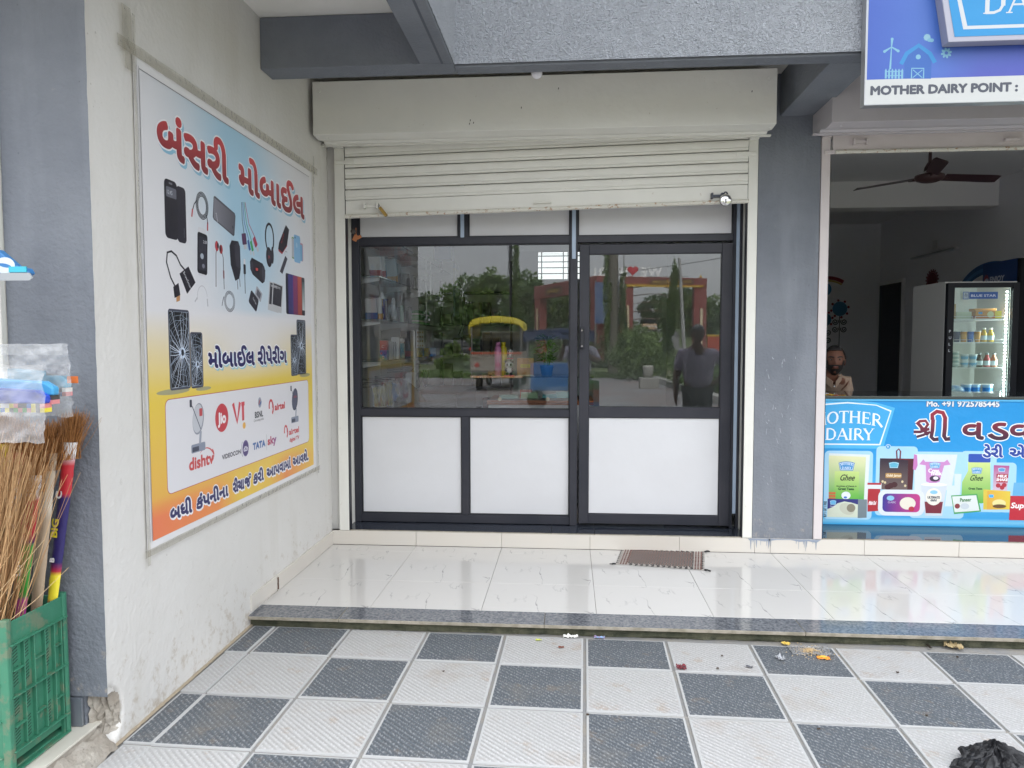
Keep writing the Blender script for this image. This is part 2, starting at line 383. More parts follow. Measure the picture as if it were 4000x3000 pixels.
def ribbed(n, c, c2, stain):
    m = mat(n, c, .62, grime=(7, .575, stain, .42)); t = m.node_tree; b = t.nodes['Principled BSDF']; N = t.nodes.new; L = t.links.new
    g = N('ShaderNodeTexCoord'); w = N('ShaderNodeTexWave'); w.bands_direction = 'DIAGONAL'; w.inputs['Scale'].default_value = 21.5; w.inputs['Distortion'].default_value = .9; w.inputs['Detail'].default_value = 1.5; w.inputs['Detail Scale'].default_value = 3
    mpn = N('ShaderNodeMapping'); mpn.inputs['Scale'].default_value = (1, 1.15, 0); L(g.outputs['Object'], mpn.inputs[0]); L(mpn.outputs[0], w.inputs['Vector'])
    n1 = N('ShaderNodeTexNoise'); n1.inputs['Scale'].default_value = 1; n1.inputs['Detail'].default_value = 3
    m4 = N('ShaderNodeMapping'); m4.inputs['Rotation'].default_value = (0, 0, R(45)); m4.inputs['Scale'].default_value = (140, 60, 1); L(g.outputs['Object'], m4.inputs[0]); L(m4.outputs[0], n1.inputs['Vector'])
    r = N('ShaderNodeValToRGB'); r.color_ramp.elements[0].position = .46; r.color_ramp.elements[1].position = .64; L(n1.outputs[0], r.inputs[0])
    mm = N('ShaderNodeMath'); mm.operation = 'MULTIPLY'; L(r.outputs[0], mm.inputs[0]); L(w.outputs['Fac'], mm.inputs[1])
    src = b.inputs['Base Color'].links[0].from_socket
    mx = N('ShaderNodeMix'); mx.data_type = 'RGBA'; L(mm.outputs[0], mx.inputs[0]); L(src, mx.inputs[6]); mx.inputs[7].default_value = (*c2, 1)
    gp = N('ShaderNodeNewGeometry'); s1 = N('ShaderNodeTexNoise'); s1.inputs['Scale'].default_value = 3.1; s1.inputs['Detail'].default_value = 9; s1.inputs['Roughness'].default_value = .68; L(gp.outputs['Position'], s1.inputs['Vector'])
    s2 = N('ShaderNodeValToRGB'); s2.color_ramp.elements[0].position = .53; s2.color_ramp.elements[1].position = .70; s2.color_ramp.elements[1].color = (.42, .42, .42, 1); L(s1.outputs[0], s2.inputs[0])
    mz = N('ShaderNodeMix'); mz.data_type = 'RGBA'; L(s2.outputs[0], mz.inputs[0]); L(mx.outputs[2], mz.inputs[6]); mz.inputs[7].default_value = (*[x*.9 for x in stain], 1) if c[0] > .2 else (.22, .20, .17, 1)
    L(mz.outputs[2], b.inputs['Base Color'])
    bp = N('ShaderNodeBump'); bp.inputs['Strength'].default_value = .55; bp.inputs['Distance'].default_value = .004; L(w.outputs['Fac'], bp.inputs['Height']); L(bp.outputs[0], b.inputs['Normal'])
    return m
m_tl = ribbed('ribbed_white_tile', (.42, .412, .405), (.55, .545, .54), (.34, .235, .15))
m_td = ribbed('ribbed_slate_tile', (.092, .104, .118), (.31, .32, .33), (.22, .17, .12))
m_tedge = mat('tile_edge_white', (.46, .46, .455), .7)

# ------------------------------------------------------------------ the setting: ground, yard, road
def ring(r): return [(r*math.cos(2*math.pi*i/48), r*math.sin(2*math.pi*i/48)) for i in range(48)]
m_earth = mat('earth', (.16, .14, .10), .95, var=(.6, .8, (.10, .14, .05)), bump=[(3, .5, 'n')])
MB().poly([(x, y, -.06) for x, y in ring(900)]).build('ground', m_earth, kind='structure')
# paver yard behind the camera
m_pav = mat('paver_blocks', (.25, .245, .25), .8)
def pavers(m):
    t = m.node_tree; b = t.nodes['Principled BSDF']; N = t.nodes.new; L = t.links.new
    g = N('ShaderNodeTexCoord'); br = N('ShaderNodeTexBrick'); br.inputs['Scale'].default_value = 1; br.inputs['Brick Width'].default_value = .42; br.inputs['Row Height'].default_value = .21
    br.inputs['Mortar Size'].default_value = .03; br.inputs['Color1'].default_value = (.34, .34, .36, 1); br.inputs['Color2'].default_value = (.20, .19, .20, 1); br.inputs['Mortar'].default_value = (.04, .04, .035, 1)
    mpn = N('ShaderNodeMapping'); mpn.inputs['Rotation'].default_value = (0, 0, .55); L(g.outputs['Object'], mpn.inputs[0]); L(mpn.outputs[0], br.inputs['Vector'])
    n = N('ShaderNodeTexNoise'); n.inputs['Scale'].default_value = .5; L(g.outputs['Object'], n.inputs['Vector'])
    r = N('ShaderNodeValToRGB'); r.color_ramp.elements[0].position = .48; r.color_ramp.elements[1].position = .56; L(n.outputs[0], r.inputs[0])
    mx = N('ShaderNodeMix'); mx.data_type = 'RGBA'; mx.blend_type = 'MULTIPLY'; L(r.outputs[0], mx.inputs[0]); L(br.outputs[0], mx.inputs[6]); mx.inputs[7].default_value = (.92, .76, .70, 1)
    L(mx.outputs[2], b.inputs['Base Color'])
pavers(m_pav)
MB().poly([(-14, .25, -.012), (-14, -20.5, -.012), (3.1, -20.5, -.012), (3.6, -7.0, -.012), (4.6, .25, -.012)]).build('paved_yard', m_pav, kind='structure')
m_road = mat('asphalt', (.12, .118, .115), .9, var=(2, .5, (.17, .165, .155)), bump=[(40, .4, 'n')])
def roadpts():
    m = MB(); prof = [(-24, 0), (-37, 0), (-46, .15), (-58, 1.1), (-72, 2.55), (-95, 3.4), (-140, 3.8)]
    xs = {-24: (7.0, 13), -37: (6.2, 11.5), -46: (5.6, 9.6), -58: (6.2, 10.2), -72: (7.6, 12.2), -95: (10.5, 15), -140: (15, 19.5)}
    v = []
    for y, z in prof: a, b = xs[y]; v += [(a, y, z-.02), (b, y, z-.02)]
    return m.add(v, [(2*i, 2*i+1, 2*i+3, 2*i+2) for i in range(len(prof)-1)])
roadpts().build('road_to_gate', m_road, kind='structure')
m_grass0 = mat('bank_earth', (.10, .12, .045), .95, var=(1.5, .8, (.05, .09, .02)), bump=[(8, .8, 'n')])
bank = MB()
v = []
for y, z in [(-44, .1), (-58, 1.05), (-72, 2.5), (-95, 3.35), (-140, 3.75), (-200, 3.9)]:
    k = (-y-44)/60; v += [(-6+k*2, y, -.1), (5.0+k*4, y, z), (11.0+k*6, y, z), (34+k*8, y, -.1)]
bank.add(v, [(4*i+j, 4*i+j+1, 4*i+j+5, 4*i+j+4) for i in range(5) for j in range(3)])
bank.build('road_embankment', m_grass0, kind='structure')
MB().poly([(-30, -40.4, -.02), (-30, -46.5, -.02), (4.0, -46.5, -.02), (4.2, -40.4, -.02)]).build('side_road', m_road, kind='structure')
m_lawn = mat('lawn_soil', (.07, .12, .03), .95, var=(3, .8, (.13, .12, .06)), bump=[(25, .9, 'n')])
MB().poly([(-30, -20.6, -.03), (-30, -40.3, -.03), (3.4, -40.3, -.03), (3.0, -20.6, -.03)]).build('verge', m_lawn, kind='structure')

# checker tile pavement: each tile its own piece
GA = -.0217640091; GX, GY = -1.52335, 3.28568; TS = .4
ca, sa = math.cos(GA), math.sin(GA)
def g2w(i, j): return (GX+TS*(i*ca-j*sa), GY+TS*(i*sa+j*ca))
pave = MB().box(-1.66, 5.0, .25, 3.628, -.06, -.006).build('pavement', m_grout, kind='structure')
WP = WL[pave.name]
def tile_mesh(w, h, name='tile'):
    """ribbed tile with a smooth pale rim"""
    e = .0095; t = .0
    v = [(-w/2, -h/2, -.012), (w/2, -h/2, -.012), (w/2, h/2, -.012), (-w/2, h/2, -.012)]
    v += [(-w/2+.001, -h/2+.001, 0), (w/2-.001, -h/2+.001, 0), (w/2-.001, h/2-.001, 0), (-w/2+.001, h/2-.001, 0)]
    v += [(-w/2+e, -h/2+e, .001), (w/2-e, -h/2+e, .001), (w/2-e, h/2-e, .001), (-w/2+e, h/2-e, .001)]
    f = [(0, 1, 5, 4), (1, 2, 6, 5), (2, 3, 7, 6), (3, 0, 4, 7), (4, 5, 9, 8), (5, 6, 10, 9), (6, 7, 11, 10), (7, 4, 8, 11), (8, 9, 10, 11)]
    me = bpy.data.meshes.new(name); me.from_pydata(v, [], f); me.materials.append(m_tedge); me.materials.append(None)
    for k, p in enumerate(me.polygons): p.material_index = 1 if k == 8 else 0
    return me
meshes = {}
def ptile(cx, cy, w, h, dark):
    key = (round(w, 3), round(h, 3), dark)
    if key not in meshes:
        me = tile_mesh(w, h); me.materials[1] = m_td if dark else m_tl; meshes[key] = me
    o = bpy.data.objects.new('tile', meshes[key]); COL.objects.link(o); o.parent = pave
    o.location = Vector((cx, cy, .0+rnd.uniform(-.0006, .0006)))-WP; o.rotation_euler = (rnd.uniform(-.0015, .0015), rnd.uniform(-.0015, .0015), GA)
GW = .0135
for j in range(0, -8, -1):
    for i in range(0, 15):
        if j == 0: h = .335-.012; cy0 = .5*.335
        else: h = TS-GW; cy0 = -.5*TS
        if j == 0: cj = .5*.322/TS
        else: cj = j+.5
        x, y = g2w(i+.5, cj)
        if j == 0: y = GY+.006+h/2 + (i+.5)*TS*sa
        if j == 0 and i > 5: h -= 0
        ptile(x, y, TS-GW, h, (i-j) % 2 == 0 if j else i % 2 == 0)
    # cut tiles against the wall
    w = .112; cj = (.5*.322/TS if j == 0 else j+.5)
    x, y = g2w(-.5, cj); x = GX-GW/2-w/2+.002
    if j == 0: y = GY+.006+(.335-.012)/2
    if y > 1.2: ptile(x, y, w, (.335-.012 if j == 0 else TS-GW), (j % 2 == 0))

# veranda: marble tiles, granite nosing, mossy riser
ver = MB().box(-1.665, 5.2, 3.63, 4.99, -.05, .0535).build('veranda_slab', m_joint, kind='structure')
WPv = WL[ver.name]
def slab_piece(name, par, x0, x1, y0, y1, z0, z1, m, bev=.0012, mi2=None):
    return MB().box(x0, x1, y0, y1, z0, z1).build(name, m, par, bevel=bev, seg=1)
xj = [-1.664, -1.06, -.46, .148, .752, 1.36, 1.966, 2.57, 3.175, 3.78, 4.39, 5.0]
yj = [3.762, 4.205, 4.812, 4.944]
tile_cache = {}
for a, b in zip(xj[:-1], xj[1:]):
    for c, d in zip(yj[:-1], yj[1:]):
        g = .0011
        o = slab_piece('marble_tile', ver, a+g, b-g, c+g, d-g, .05, .06+rnd.uniform(-.0002, .0002), m_marble, .0006)
gx = [-1.664, -1.18, -.12, 1.16, 2.3, 3.4, 4.4, 5.2]
for a, b in zip(gx[:-1], gx[1:]):
    m = MB().box(a+.001, b-.001, 3.588, 3.7605, .0415, .0602); m.mi = [1 if k in (0, 1, 2) else 0 for k in range(6)]
    m.mi[2] = 1; o = m.build('granite_slab', [m_gran, m_gredge], ver, bevel=.0025)
# faces: order of box faces: -x,+x,-y,+y,-z,+z
riser = MB().grid(lambda u, v: (-1.664+u*6.864, 3.626-.012*noise.noise((u*60, v*2, 1))-.006, -.004+v*.048), 200, 4).build('riser', m_moss, ver)
# skirting tiles at the back and along the left wall
sk = [-1.655, -1.06, -.46, .148, .752, 1.25, 1.355, 1.966, 2.57, 3.175, 3.78, 4.39, 5.0]
for a, b in zip(sk[:-1], sk[1:]):
    slab_piece('skirting_tile', ver, a+.001, b-.001, 4.945, 4.957, .062, .160, m_skirt, .001)
for a, b in ((3.62, 3.96), (3.963, 4.56), (4.563, 4.943)):
    slab_piece('skirting_tile', ver, -1.66, -1.650, a, b, .062 if a > 3.7 else .075, .158, m_skirt, .001)
# sill behind the shutter
for a, b in ((-1.6, -.12), (-.118, .18), (.182, 1.24)):
    m = MB().box(a, b, 4.958, 5.26, .06, .166); m.mi[2] = 1; m.build('sill_slab', [m_grand, m_gredge], ver, bevel=.002)
m = MB().box(1.65, 5.0, 4.958, 5.36, .06, .166); m.mi[2] = 1; m.build('sill_slab', [m_grand, m_gredge], ver, bevel=.002)
# platform of the shop on the left, raised
plat = MB().box(-5, -1.714, .6, 2.455, -.05, .084).build('left_platform', m_conc, kind='structure')
for k in range(4):
    slab_piece('platform_tile', plat, -2.31, -1.712, .66+k*.46, .66+k*.46+.457, .08, .089, mat('cream_floor_tile', (.60, .57, .50), .2, var=(6, .4, (.52, .48, .41))), .001)
for k in range(4):
    slab_piece('platform_tile', plat, -2.913, -2.312, .66+k*.46, .66+k*.46+.457, .08, .089, MT['cream_floor_tile'], .001)
# broken mortar strip beside the platform
def strip(u, v):
    x = -1.716+v*.078; y = 1.2+u*1.26
    return (x, y, .062*(1-v)**.6+.018*noise.noise((x*40, y*25, 3))+.004)
MB().grid(strip, 60, 8).build('mortar_strip', m_conc, smooth=True, kind='structure')

def low_dirt(src, name):
    """the same paint with splashed mud and worn patches just above the floor"""
    m = src.copy(); m.name = name; t = m.node_tree; b = t.nodes['Principled BSDF']; N = t.nodes.new; L = t.links.new
    g = N('ShaderNodeNewGeometry'); sp = N('ShaderNodeSeparateXYZ'); L(g.outputs['Position'], sp.inputs[0])
    mr = N('ShaderNodeMapRange'); mr.inputs[1].default_value = 0; mr.inputs[2].default_value = .55; mr.inputs[3].default_value = .19; mr.inputs[4].default_value = 0; L(sp.outputs[2], mr.inputs[0])
    n = N('ShaderNodeTexNoise'); n.inputs['Scale'].default_value = 16; n.inputs['Detail'].default_value = 9; n.inputs['Roughness'].default_value = .75; L(g.outputs['Position'], n.inputs['Vector'])
    ad = N('ShaderNodeMath'); ad.operation = 'ADD'; L(n.outputs[0], ad.inputs[0]); L(mr.outputs[0], ad.inputs[1])
    r = N('ShaderNodeValToRGB'); r.color_ramp.elements[0].position = .66; r.color_ramp.elements[1].position = .80; r.color_ramp.elements[1].color = (.8, .8, .8, 1); L(ad.outputs[0], r.inputs[0])
    mx = N('ShaderNodeMix'); mx.data_type = 'RGBA'; L(r.outputs[0], mx.inputs[0]); L(b.inputs['Base Color'].links[0].from_socket, mx.inputs[6]); mx.inputs[7].default_value = (.42, .36, .29, 1)
    # long faint runs and patches of repainting
    n2 = N('ShaderNodeTexNoise'); n2.inputs['Scale'].default_value = 1.0; n2.inputs['Detail'].default_value = 5; mp2 = N('ShaderNodeMapping'); mp2.inputs['Scale'].default_value = (6, 6, .9); L(g.outputs['Position'], mp2.inputs[0]); L(mp2.outputs[0], n2.inputs['Vector'])
    r2 = N('ShaderNodeValToRGB'); r2.color_ramp.elements[0].position = .52; r2.color_ramp.elements[1].position = .70; r2.color_ramp.elements[1].color = (.28, .28, .28, 1); L(n2.outputs[0], r2.inputs[0])
    mx2 = N('ShaderNodeMix'); mx2.data_type = 'RGBA'; L(r2.outputs[0], mx2.inputs[0]); L(mx.outputs[2], mx2.inputs[6]); mx2.inputs[7].default_value = (.50, .47, .41, 1) if src is m_white else (.30, .32, .35, 1)
    # small dark pits
    v = N('ShaderNodeTexVoronoi'); v.inputs['Scale'].default_value = 22; L(g.outputs['Position'], v.inputs['Vector'])
    n3 = N('ShaderNodeTexNoise'); n3.inputs['Scale'].default_value = 5; L(g.outputs['Position'], n3.inputs['Vector'])
    mm = N('ShaderNodeMath'); mm.operation = 'SUBTRACT'; L(v.outputs['Distance'], mm.inputs[0]); sc = N('ShaderNodeMapRange'); sc.inputs[1].default_value = .5; sc.inputs[2].default_value = .75; sc.inputs[3].default_value = -.02; sc.inputs[4].default_value = .14; L(n3.outputs[0], sc.inputs[0]); L(sc.outputs[0], mm.inputs[1])
    lt_ = N('ShaderNodeMath'); lt_.operation = 'LESS_THAN'; L(mm.outputs[0], lt_.inputs[0]); lt_.inputs[1].default_value = 0
    ml = N('ShaderNodeMath'); ml.operation = 'MULTIPLY'; L(lt_.outputs[0], ml.inputs[0]); ml.inputs[1].default_value = .45
    mx3 = N('ShaderNodeMix'); mx3.data_type = 'RGBA'; L(ml.outputs[0], mx3.inputs[0]); L(mx2.outputs[2], mx3.inputs[6]); mx3.inputs[7].default_value = (.30, .28, .25, 1) if src is m_white else (.09, .10, .115, 1)
    L(mx3.outputs[2], b.inputs['Base Color']); return m
m_wallw = low_dirt(m_white, 'old_white_wall'); m_wallg = low_dirt(m_grey, 'old_grey_wall')

# ------------------------------------------------------------------ the building
bld = thing('shop_building', (0, 6, 0), 'grey and white plastered concrete shop building with a row of shutter shops at its foot', 'building')
def bp(name, m, mats, **kw): return m.build(name, mats, bld, **kw)
# left wall / pillar (front face grey, side face white) - chipped at its foot
def pillar():
    m = MB()
    m.box(-1.985, -1.670, 2.447, 5.3, .2, 3.22, 0); m.mi[-6:] = [0, 1, 0, 1, 0, 0]
    m.box(-1.985, -1.75, 2.447, 5.3, 0, .2, 0)
    m.box(-1.75, -1.70, 2.55, 5.3, -.02, .2, 1)
    return m
pillar().build('side_wall', [m_grey, m_white], bld)
# plaster skin of the white side, slightly uneven
def skin_w(u, v):
    y = 2.441+u*2.505; z = v*3.222
    n = .0025*noise.noise((y*3, z*3, 0))+.0012*noise.noise((y*17, z*17, 5))
    chip = max(0, 1-math.hypot((y-2.42)/.10, (z-.12)/.12))
    return (-1.6595+n-.10*min(1, chip*2.2), y+ (.06*min(1, chip*2)), z)
MB().grid(skin_w, 150, 190).build('plaster_skin', m_wallw, bld, smooth=True)
MB().grid(lambda u, v: (-1.985+u*.326+.0015*noise.noise((v*60, 0, 2)), 2.4405+.002*noise.noise((u*6, v*40, 0)), .2+v*3.02), 16, 150).build('plaster_skin', m_wallg, bld, smooth=True)
MB().grid(lambda u, v: (-1.75+u*.085+.02*v*(1-v), 2.46+.05*u+.02*noise.noise((u*9, v*9, 1)), -.02+v*.225), 10, 14).build('broken_corner', m_conc, bld)
MB().box(-1.98, -1.752, 2.431, 2.441, .091, .195).build('skirting_tile', mat('slate_tile', (.12, .135, .16), .3, var=(8, .5, (.19, .20, .21))), bld, bevel=.001)
# back wall above and around the shutters
bp('back_wall', MB().box(-1.985, -1.60, 4.99, 5.25, .16, 3.22), m_white)
bp('back_wall', MB().box(-1.60, 1.236, 5.0, 5.3, 2.62, 3.22), m_white)
bp('pillar', MB().grid(lambda u, v: (1.236+u*.394, 4.952+.0022*noise.noise((u*4, v*22, 0)), .158+v*2.9), 20, 110), m_wallg, smooth=True)
bp('pillar', MB().box(1.236, 1.63, 4.956, 5.4, .0, 3.22), m_grey)
bp('jamb', MB().box(1.196, 1.2355, 5.0, 5.26, .167, 2.62), m_shut)
bp('jamb', MB().box(-1.62, -1.563, 5.0, 5.26, .167, 2.62), m_shut)
bp('back_wall', MB().box(1.63, 5.2, 5.0, 5.3, 2.80, 3.22), m_white)
# beams under the storey above (soffit at 2.947)
Zs = 2.947
bp('cross_beam', MB().box(-1.66, -.615, 3.886, 4.045, Zs, 3.22), m_grey, bevel=.006)
bp('beam', MB().box(-.79, -.615, 1.6, 3.885, Zs, 3.6), m_grey, bevel=.006)
bp('soffit_groove', MB().box(-.676, -.664, 1.6, 3.885, Zs-.001, Zs+.001), mat('groove_grey', (.09, .10, .12), .9))
def tex_plane(f, nu, nv): return MB().grid(f, nu, nv)
bp('beam_side_render', tex_plane(lambda u, v: (-.611+.004*noise.noise((u*90, v*60, 0)), 3.93-u*2.4, 2.955+v*1.6), 120, 60), m_text, smooth=True)
bp('front_beam', MB().box(-.615, 5.2, 3.943, 4.052, Zs, 3.6), m_grey, bevel=.006)
bp('front_render', tex_plane(lambda u, v: (-.611+u*5.8, 3.925+.004*noise.noise((u*180, v*60, 7)), 2.958+v*2.6), 300, 110), m_text, smooth=True)
bp('cross_beam', MB().box(1.367, 1.60, 4.052, 4.955, Zs, 3.22), m_grey, bevel=.006)
bp('balcony_slab', MB().box(-5, -.615, 1.6, 4.05, 3.221, 3.36), m_ceil)
bp('balcony_slab', MB().box(-5, 5.2, 4.051, 5.3, 3.221, 3.36), m_ceil)
bp('balcony_parapet', MB().box(-5, -.615, 1.5, 1.6, 3.0, 4.3), m_text)
bp('left_sun_block', MB().box(-5, -1.99, 3.3, 3.4, 0, 3.22), m_white)  # unseen wall added to keep sun from behind off the crate
bp('end_sun_block', MB().box(5.2, 9, 4.0, 12, 0, 6.5), m_white)  # unseen block added past the right end to hold back the sun
bp('end_sun_block', MB().box(-9, -5, 2.6, 12, 0, 6.5), m_white)  # unseen block added past the left end, also stopping the sun
bp('upper_wall', MB().box(-5, 5.2, 4.4, 4.6, 3.36, 6.6), m_white)
bp('upper_slab', MB().box(-5, 5.2, 2.2, 9.6, 6.5, 6.7), m_grey)
# shop interior, phone shop
m_iw = mat('interior_white', (.76, .77, .76), .75, var=(2, .4, (.68, .69, .69)), bump=[(12, .06, 'n')])
m_ifl = mat('interior_floor', (.60, .58, .54), .2)
bp('interior_wall', MB().box(-1.80, -1.65, 5.26, 9.6, .16, 3.2), m_iw)
bp('interior_wall', MB().box(1.25, 1.36, 5.4, 9.6, .16, 3.2), m_iw)
for a in ((-1.80, -.66, 9.5, 9.65, .16, 3.2), (.22, 1.25, 9.5, 9.65, .16, 3.2), (-.66, .22, 9.5, 9.65, .16, 2.285), (-.66, .22, 9.5, 9.65, 2.66, 3.2)):
    bp('interior_wall', MB().box(*a), m_iw)
bp('interior_ceiling', MB().box(-1.8, 1.36, 5.3, 9.65, 3.1, 3.2), m_iw)
bp('interior_floor', MB().box(-1.8, 1.36, 5.26, 9.65, .1, .167), m_ifl)
wn = bp('ventilator', MB().box(-.66, .22, 9.5, 9.53, 2.285, 2.30).box(-.66, .22, 9.5, 9.53, 2.645, 2.66).box(-.02, .03, 9.5, 9.53, 2.3, 2.645).box(-.66, -.40, 9.5, 9.53, 2.3, 2.645), m_panel)
for i in range(4): MB().cone((-.40, 9.49, 2.37+i*.075), (.22, 9.49, 2.37+i*.075), .007, .007, 6).build('bar', m_alu2, wn)
for x in (-.355, -.075, .10, .16): MB().cone((x, 9.485, 2.3), (x, 9.485, 2.645), .007, .007, 6).build('bar', m_alu2, wn)
MB().box(-.40, .22, 9.56, 9.565, 2.3, 2.645).build('frosted_pane', mat('frosted_glass', (.50, .53, .53), .5, trans=.9), wn)
# dairy shop interior
m_dw = mat('dairy_wall', (.78, .78, .80), .8, var=(1.5, .3, (.72, .72, .74)))
m_dc = mat('dairy_ceiling', (.8, .8, .8), .8)
bp('interior_wall', MB().box(1.37, 1.62, 5.4, 12.2, .16, 3.4), m_dw)
bp('interior_wall', MB().box(1.62, 5.1, 12.0, 12.2, .16, 3.4), m_dw)
bp('interior_wall', MB().box(4.9, 5.1, 5.3, 12.0, .16, 3.4), m_dw)
bp('interior_ceiling', MB().box(1.62, 5.1, 5.3, 12.2, 3.34, 3.45), m_dc)
bp('interior_beam', MB().box(1.62, 4.9, 8.84, 9.1, 3.04, 3.34), mat('dairy_beam', (.85, .84, .82), .8))
bp('interior_floor', MB().box(1.62, 5.1, 5.36, 12.2, .1, .166), m_ifl)
bp('partition', MB().box(1.62, 3.6, 5.3, 5.301, 3.33, 3.34), m_dw)

# ------------------------------------------------------------------ shutters
def shutter_box(x0, x1, mtl, label, nm='shutter_box'):
    t = thing(nm, ((x0+x1)/2, 4.8, 2.79), label, 'shutter housing')
    prof = [(4.60, 2.797), (4.60, 3.13), (4.99, 3.13), (4.99, 2.80), (4.93, 2.80), (4.845, 2.812), (4.845, 2.818), (4.70, 2.765)]
    prof = [(4.60, 3.13), (4.60, 2.800), (4.70, 2.792), (4.80, 2.812), (4.815, 2.800), (4.855, 2.802), (4.86, 2.812), (4.99, 2.83), (4.99, 3.13)]
    MB().prism(prof, 'x', x0, x1).build('cover', mtl, t, bevel=.003)
    MB().box(x0-.03, x1+.035, 4.845, 4.875, 2.795, 2.806).build('lip', mtl, t, bevel=.002)
    for x in (x0+.045, x1-.05):
        MB().lathe((x, 4.599, 3.07), [(0.0, 0), (.011, 0), (.009, .005), (0, .006)], 10, rot=Matrix.Rotation(R(90), 3, 'X')).build('bolt', mtl, t)
        MB().lathe((x+.03, 4.66, 2.795), [(0.0, 0), (.009, 0), (.007, .004), (0, .005)], 10, rot=Matrix.Rotation(R(150), 3, 'X')).build('bolt', mtl, t)
    return t
shutter_box(-1.628, 1.25, m_shut, 'cream painted metal shutter housing above the phone shop, under the grey beam')
m_shut2b = mat('lilac_white_paint', (.50, .47, .485), .5, bump=[(9, .12, 'n')], var=(5, .4, (.45, .42, .43)))
shutter_box(1.575, 5.1, m_shut2b, 'lilac white shutter housing above the dairy shop, below its blue signboard')

def slat_shutter(x0, x1, zs, zbot, mtl, edge, slope, label, pitch=.0735, extra=True):
    """rolling shutter, half rolled up: slats, bottom rail, rolled edge"""
    t = thing('rolling_shutter', ((x0+x1)/2, 4.95, zbot), label, 'shutter')
    sh = lambda x: (x-x0)*slope
    for z in zs:
        p = [(0, 0), (-.009, .002), (-.011, .014), (-.007, .022), (-.012, .032), (-.015, .052), (-.012, .0655), (.000, .0685), (.009, .0685), (.009, .0)]
        m = MB(); n = len(p)
        for x in (x0, x1): m.v += [(x, 4.950+a, z+sh(x)+b) for a, b in p]
        m.add([], []); m.f = [list(range(n)), list(range(n, 2*n))[::-1]]+[(i, i+n, (i+1) % n+n, (i+1) % n) for i in range(n)]; m.mi = [0]*len(m.f)
        m.build('slat', mtl, t)
    zt = zs[-1]
    m = MB(); v = []
    for x in (x0, x1): v += [(x, 4.940, zbot+sh(x)), (x, 4.952, zbot+sh(x)), (x, 4.952, zt+sh(x)-.003), (x, 4.945, zt+sh(x)-.003)]
    m.add(v, [(0, 3, 2, 1), (4, 5, 6, 7), (0, 1, 5, 4), (1, 2, 6, 5), (2, 3, 7, 6), (3, 0, 4, 7)]).build('bottom_plate', mtl, t)
    MB().cone((x0-.004, 4.932, zbot+.012), (x1+.004, 4.932, zbot+.012+sh(x1)), .0135, .0135, 10).build('bottom_roll', edge, t, smooth=False)
    return t
zs = [2.744-.0728*k+.0 for k in range(-1, 5)]
sh1 = slat_shutter(-1.528, 1.166, zs, 2.330, m_shut, m_rust, .0225, 'cream ribbed roller shutter rolled three quarters up over the phone shop front')
def hasp(x, z, par, mtl, w=.075):
    MB().box(x-w/2-.008, x-w/2+.004, 4.905, 4.945, z-.018, z+.018).build('hasp_plate', mtl, par, bevel=.002)
    MB().box(x+w/2-.004, x+w/2+.008, 4.905, 4.945, z-.018, z+.018).build('hasp_plate', mtl, par, bevel=.002)
    MB().box(x-w/2, x+w/2, 4.925, 4.932, z-.009, z+.009).build('bolt_bar', mtl, par, bevel=.002)
m_steel = mat('worn_steel', (.33, .32, .31), .4, .8, var=(40, .5)); m_dsteel = mat('dark_steel', (.06, .065, .08), .45, .6)
hasp(-1.345, 2.408, sh1, m_shut, .085); hasp(.965, 2.437, sh1, m_dsteel, .06)
MB().tube([(-.235, 4.94, 2.413), (-.235, 4.925, 2.413), (-.125, 4.925, 2.4155), (-.125, 4.94, 2.4155)], .007, 8).build('handle', m_shut, sh1)
def side_guide(x0, x1, mtl, label, ztop=2.812, zb=.162):
    t = thing('shutter_guide', ((x0+x1)/2, 4.95, zb), label, 'guide rail', 'shutter guide rails')
    MB().box(x0, x1, 4.9455, 5.0, zb, ztop).build('channel', mtl, t, bevel=.003)
    a, b = (x1, x1+.005) if x0 < 0 and x0 > -1.7 or x0 > 1.6 else (x0-.005, x0)
    MB().box(a, b, 4.95, 5.0, zb, ztop-.02).build('slot', m_alu2, t)
    s = 1 if (x0 < 0 or x0 > 1.6) else -1
    xa = x0 if s > 0 else x1
    MB().box(min(xa+.012*s, xa+.145*s), max(xa+.012*s, xa+.145*s), 4.932, 4.9445, ztop-.118, ztop-.092).build('latch_strap', mtl, t, bevel=.004)
    MB().box(x0, x1, 4.925, 4.945, ztop-.012, ztop+.018).build('end_flap', mtl, t, bevel=.003)
    return t
side_guide(-1.606, -1.536, m_shut, 'cream metal guide channel down the left edge of the phone shop front')
side_guide(1.170, 1.232, m_shut, 'cream metal guide channel between the shop door and the grey pillar')
side_guide(1.634, 1.690, m_shut2, 'pinkish white guide channel at the left edge of the dairy shop opening')
# dairy shutter, fully rolled: only bottom rail in view
t = thing('rolling_shutter', (3.3, 4.95, 2.69), 'pinkish white dairy shop shutter rolled fully up, only its bottom rail showing', 'shutter')
MB().box(1.70, 5.1, 4.935, 4.95, 2.712, 2.83).build('bottom_plate', m_shut2, t)
MB().cone((1.712, 4.928, 2.706), (5.1, 4.928, 2.706), .013, .013, 10).build('bottom_roll', m_rust, t)
for x in (1.826, 1.905):
    MB().box(x-.006, x+.006, 4.905, 4.935, 2.745, 2.785).build('hasp_plate', m_shut2, t, bevel=.002)
MB().box(1.826, 1.905, 4.915, 4.925, 2.757, 2.775).build('bolt_bar', m_shut2, t)
MB().box(2.75, 2.84, 4.91, 4.935, 2.75, 2.765).build('handle', m_shut2, t)
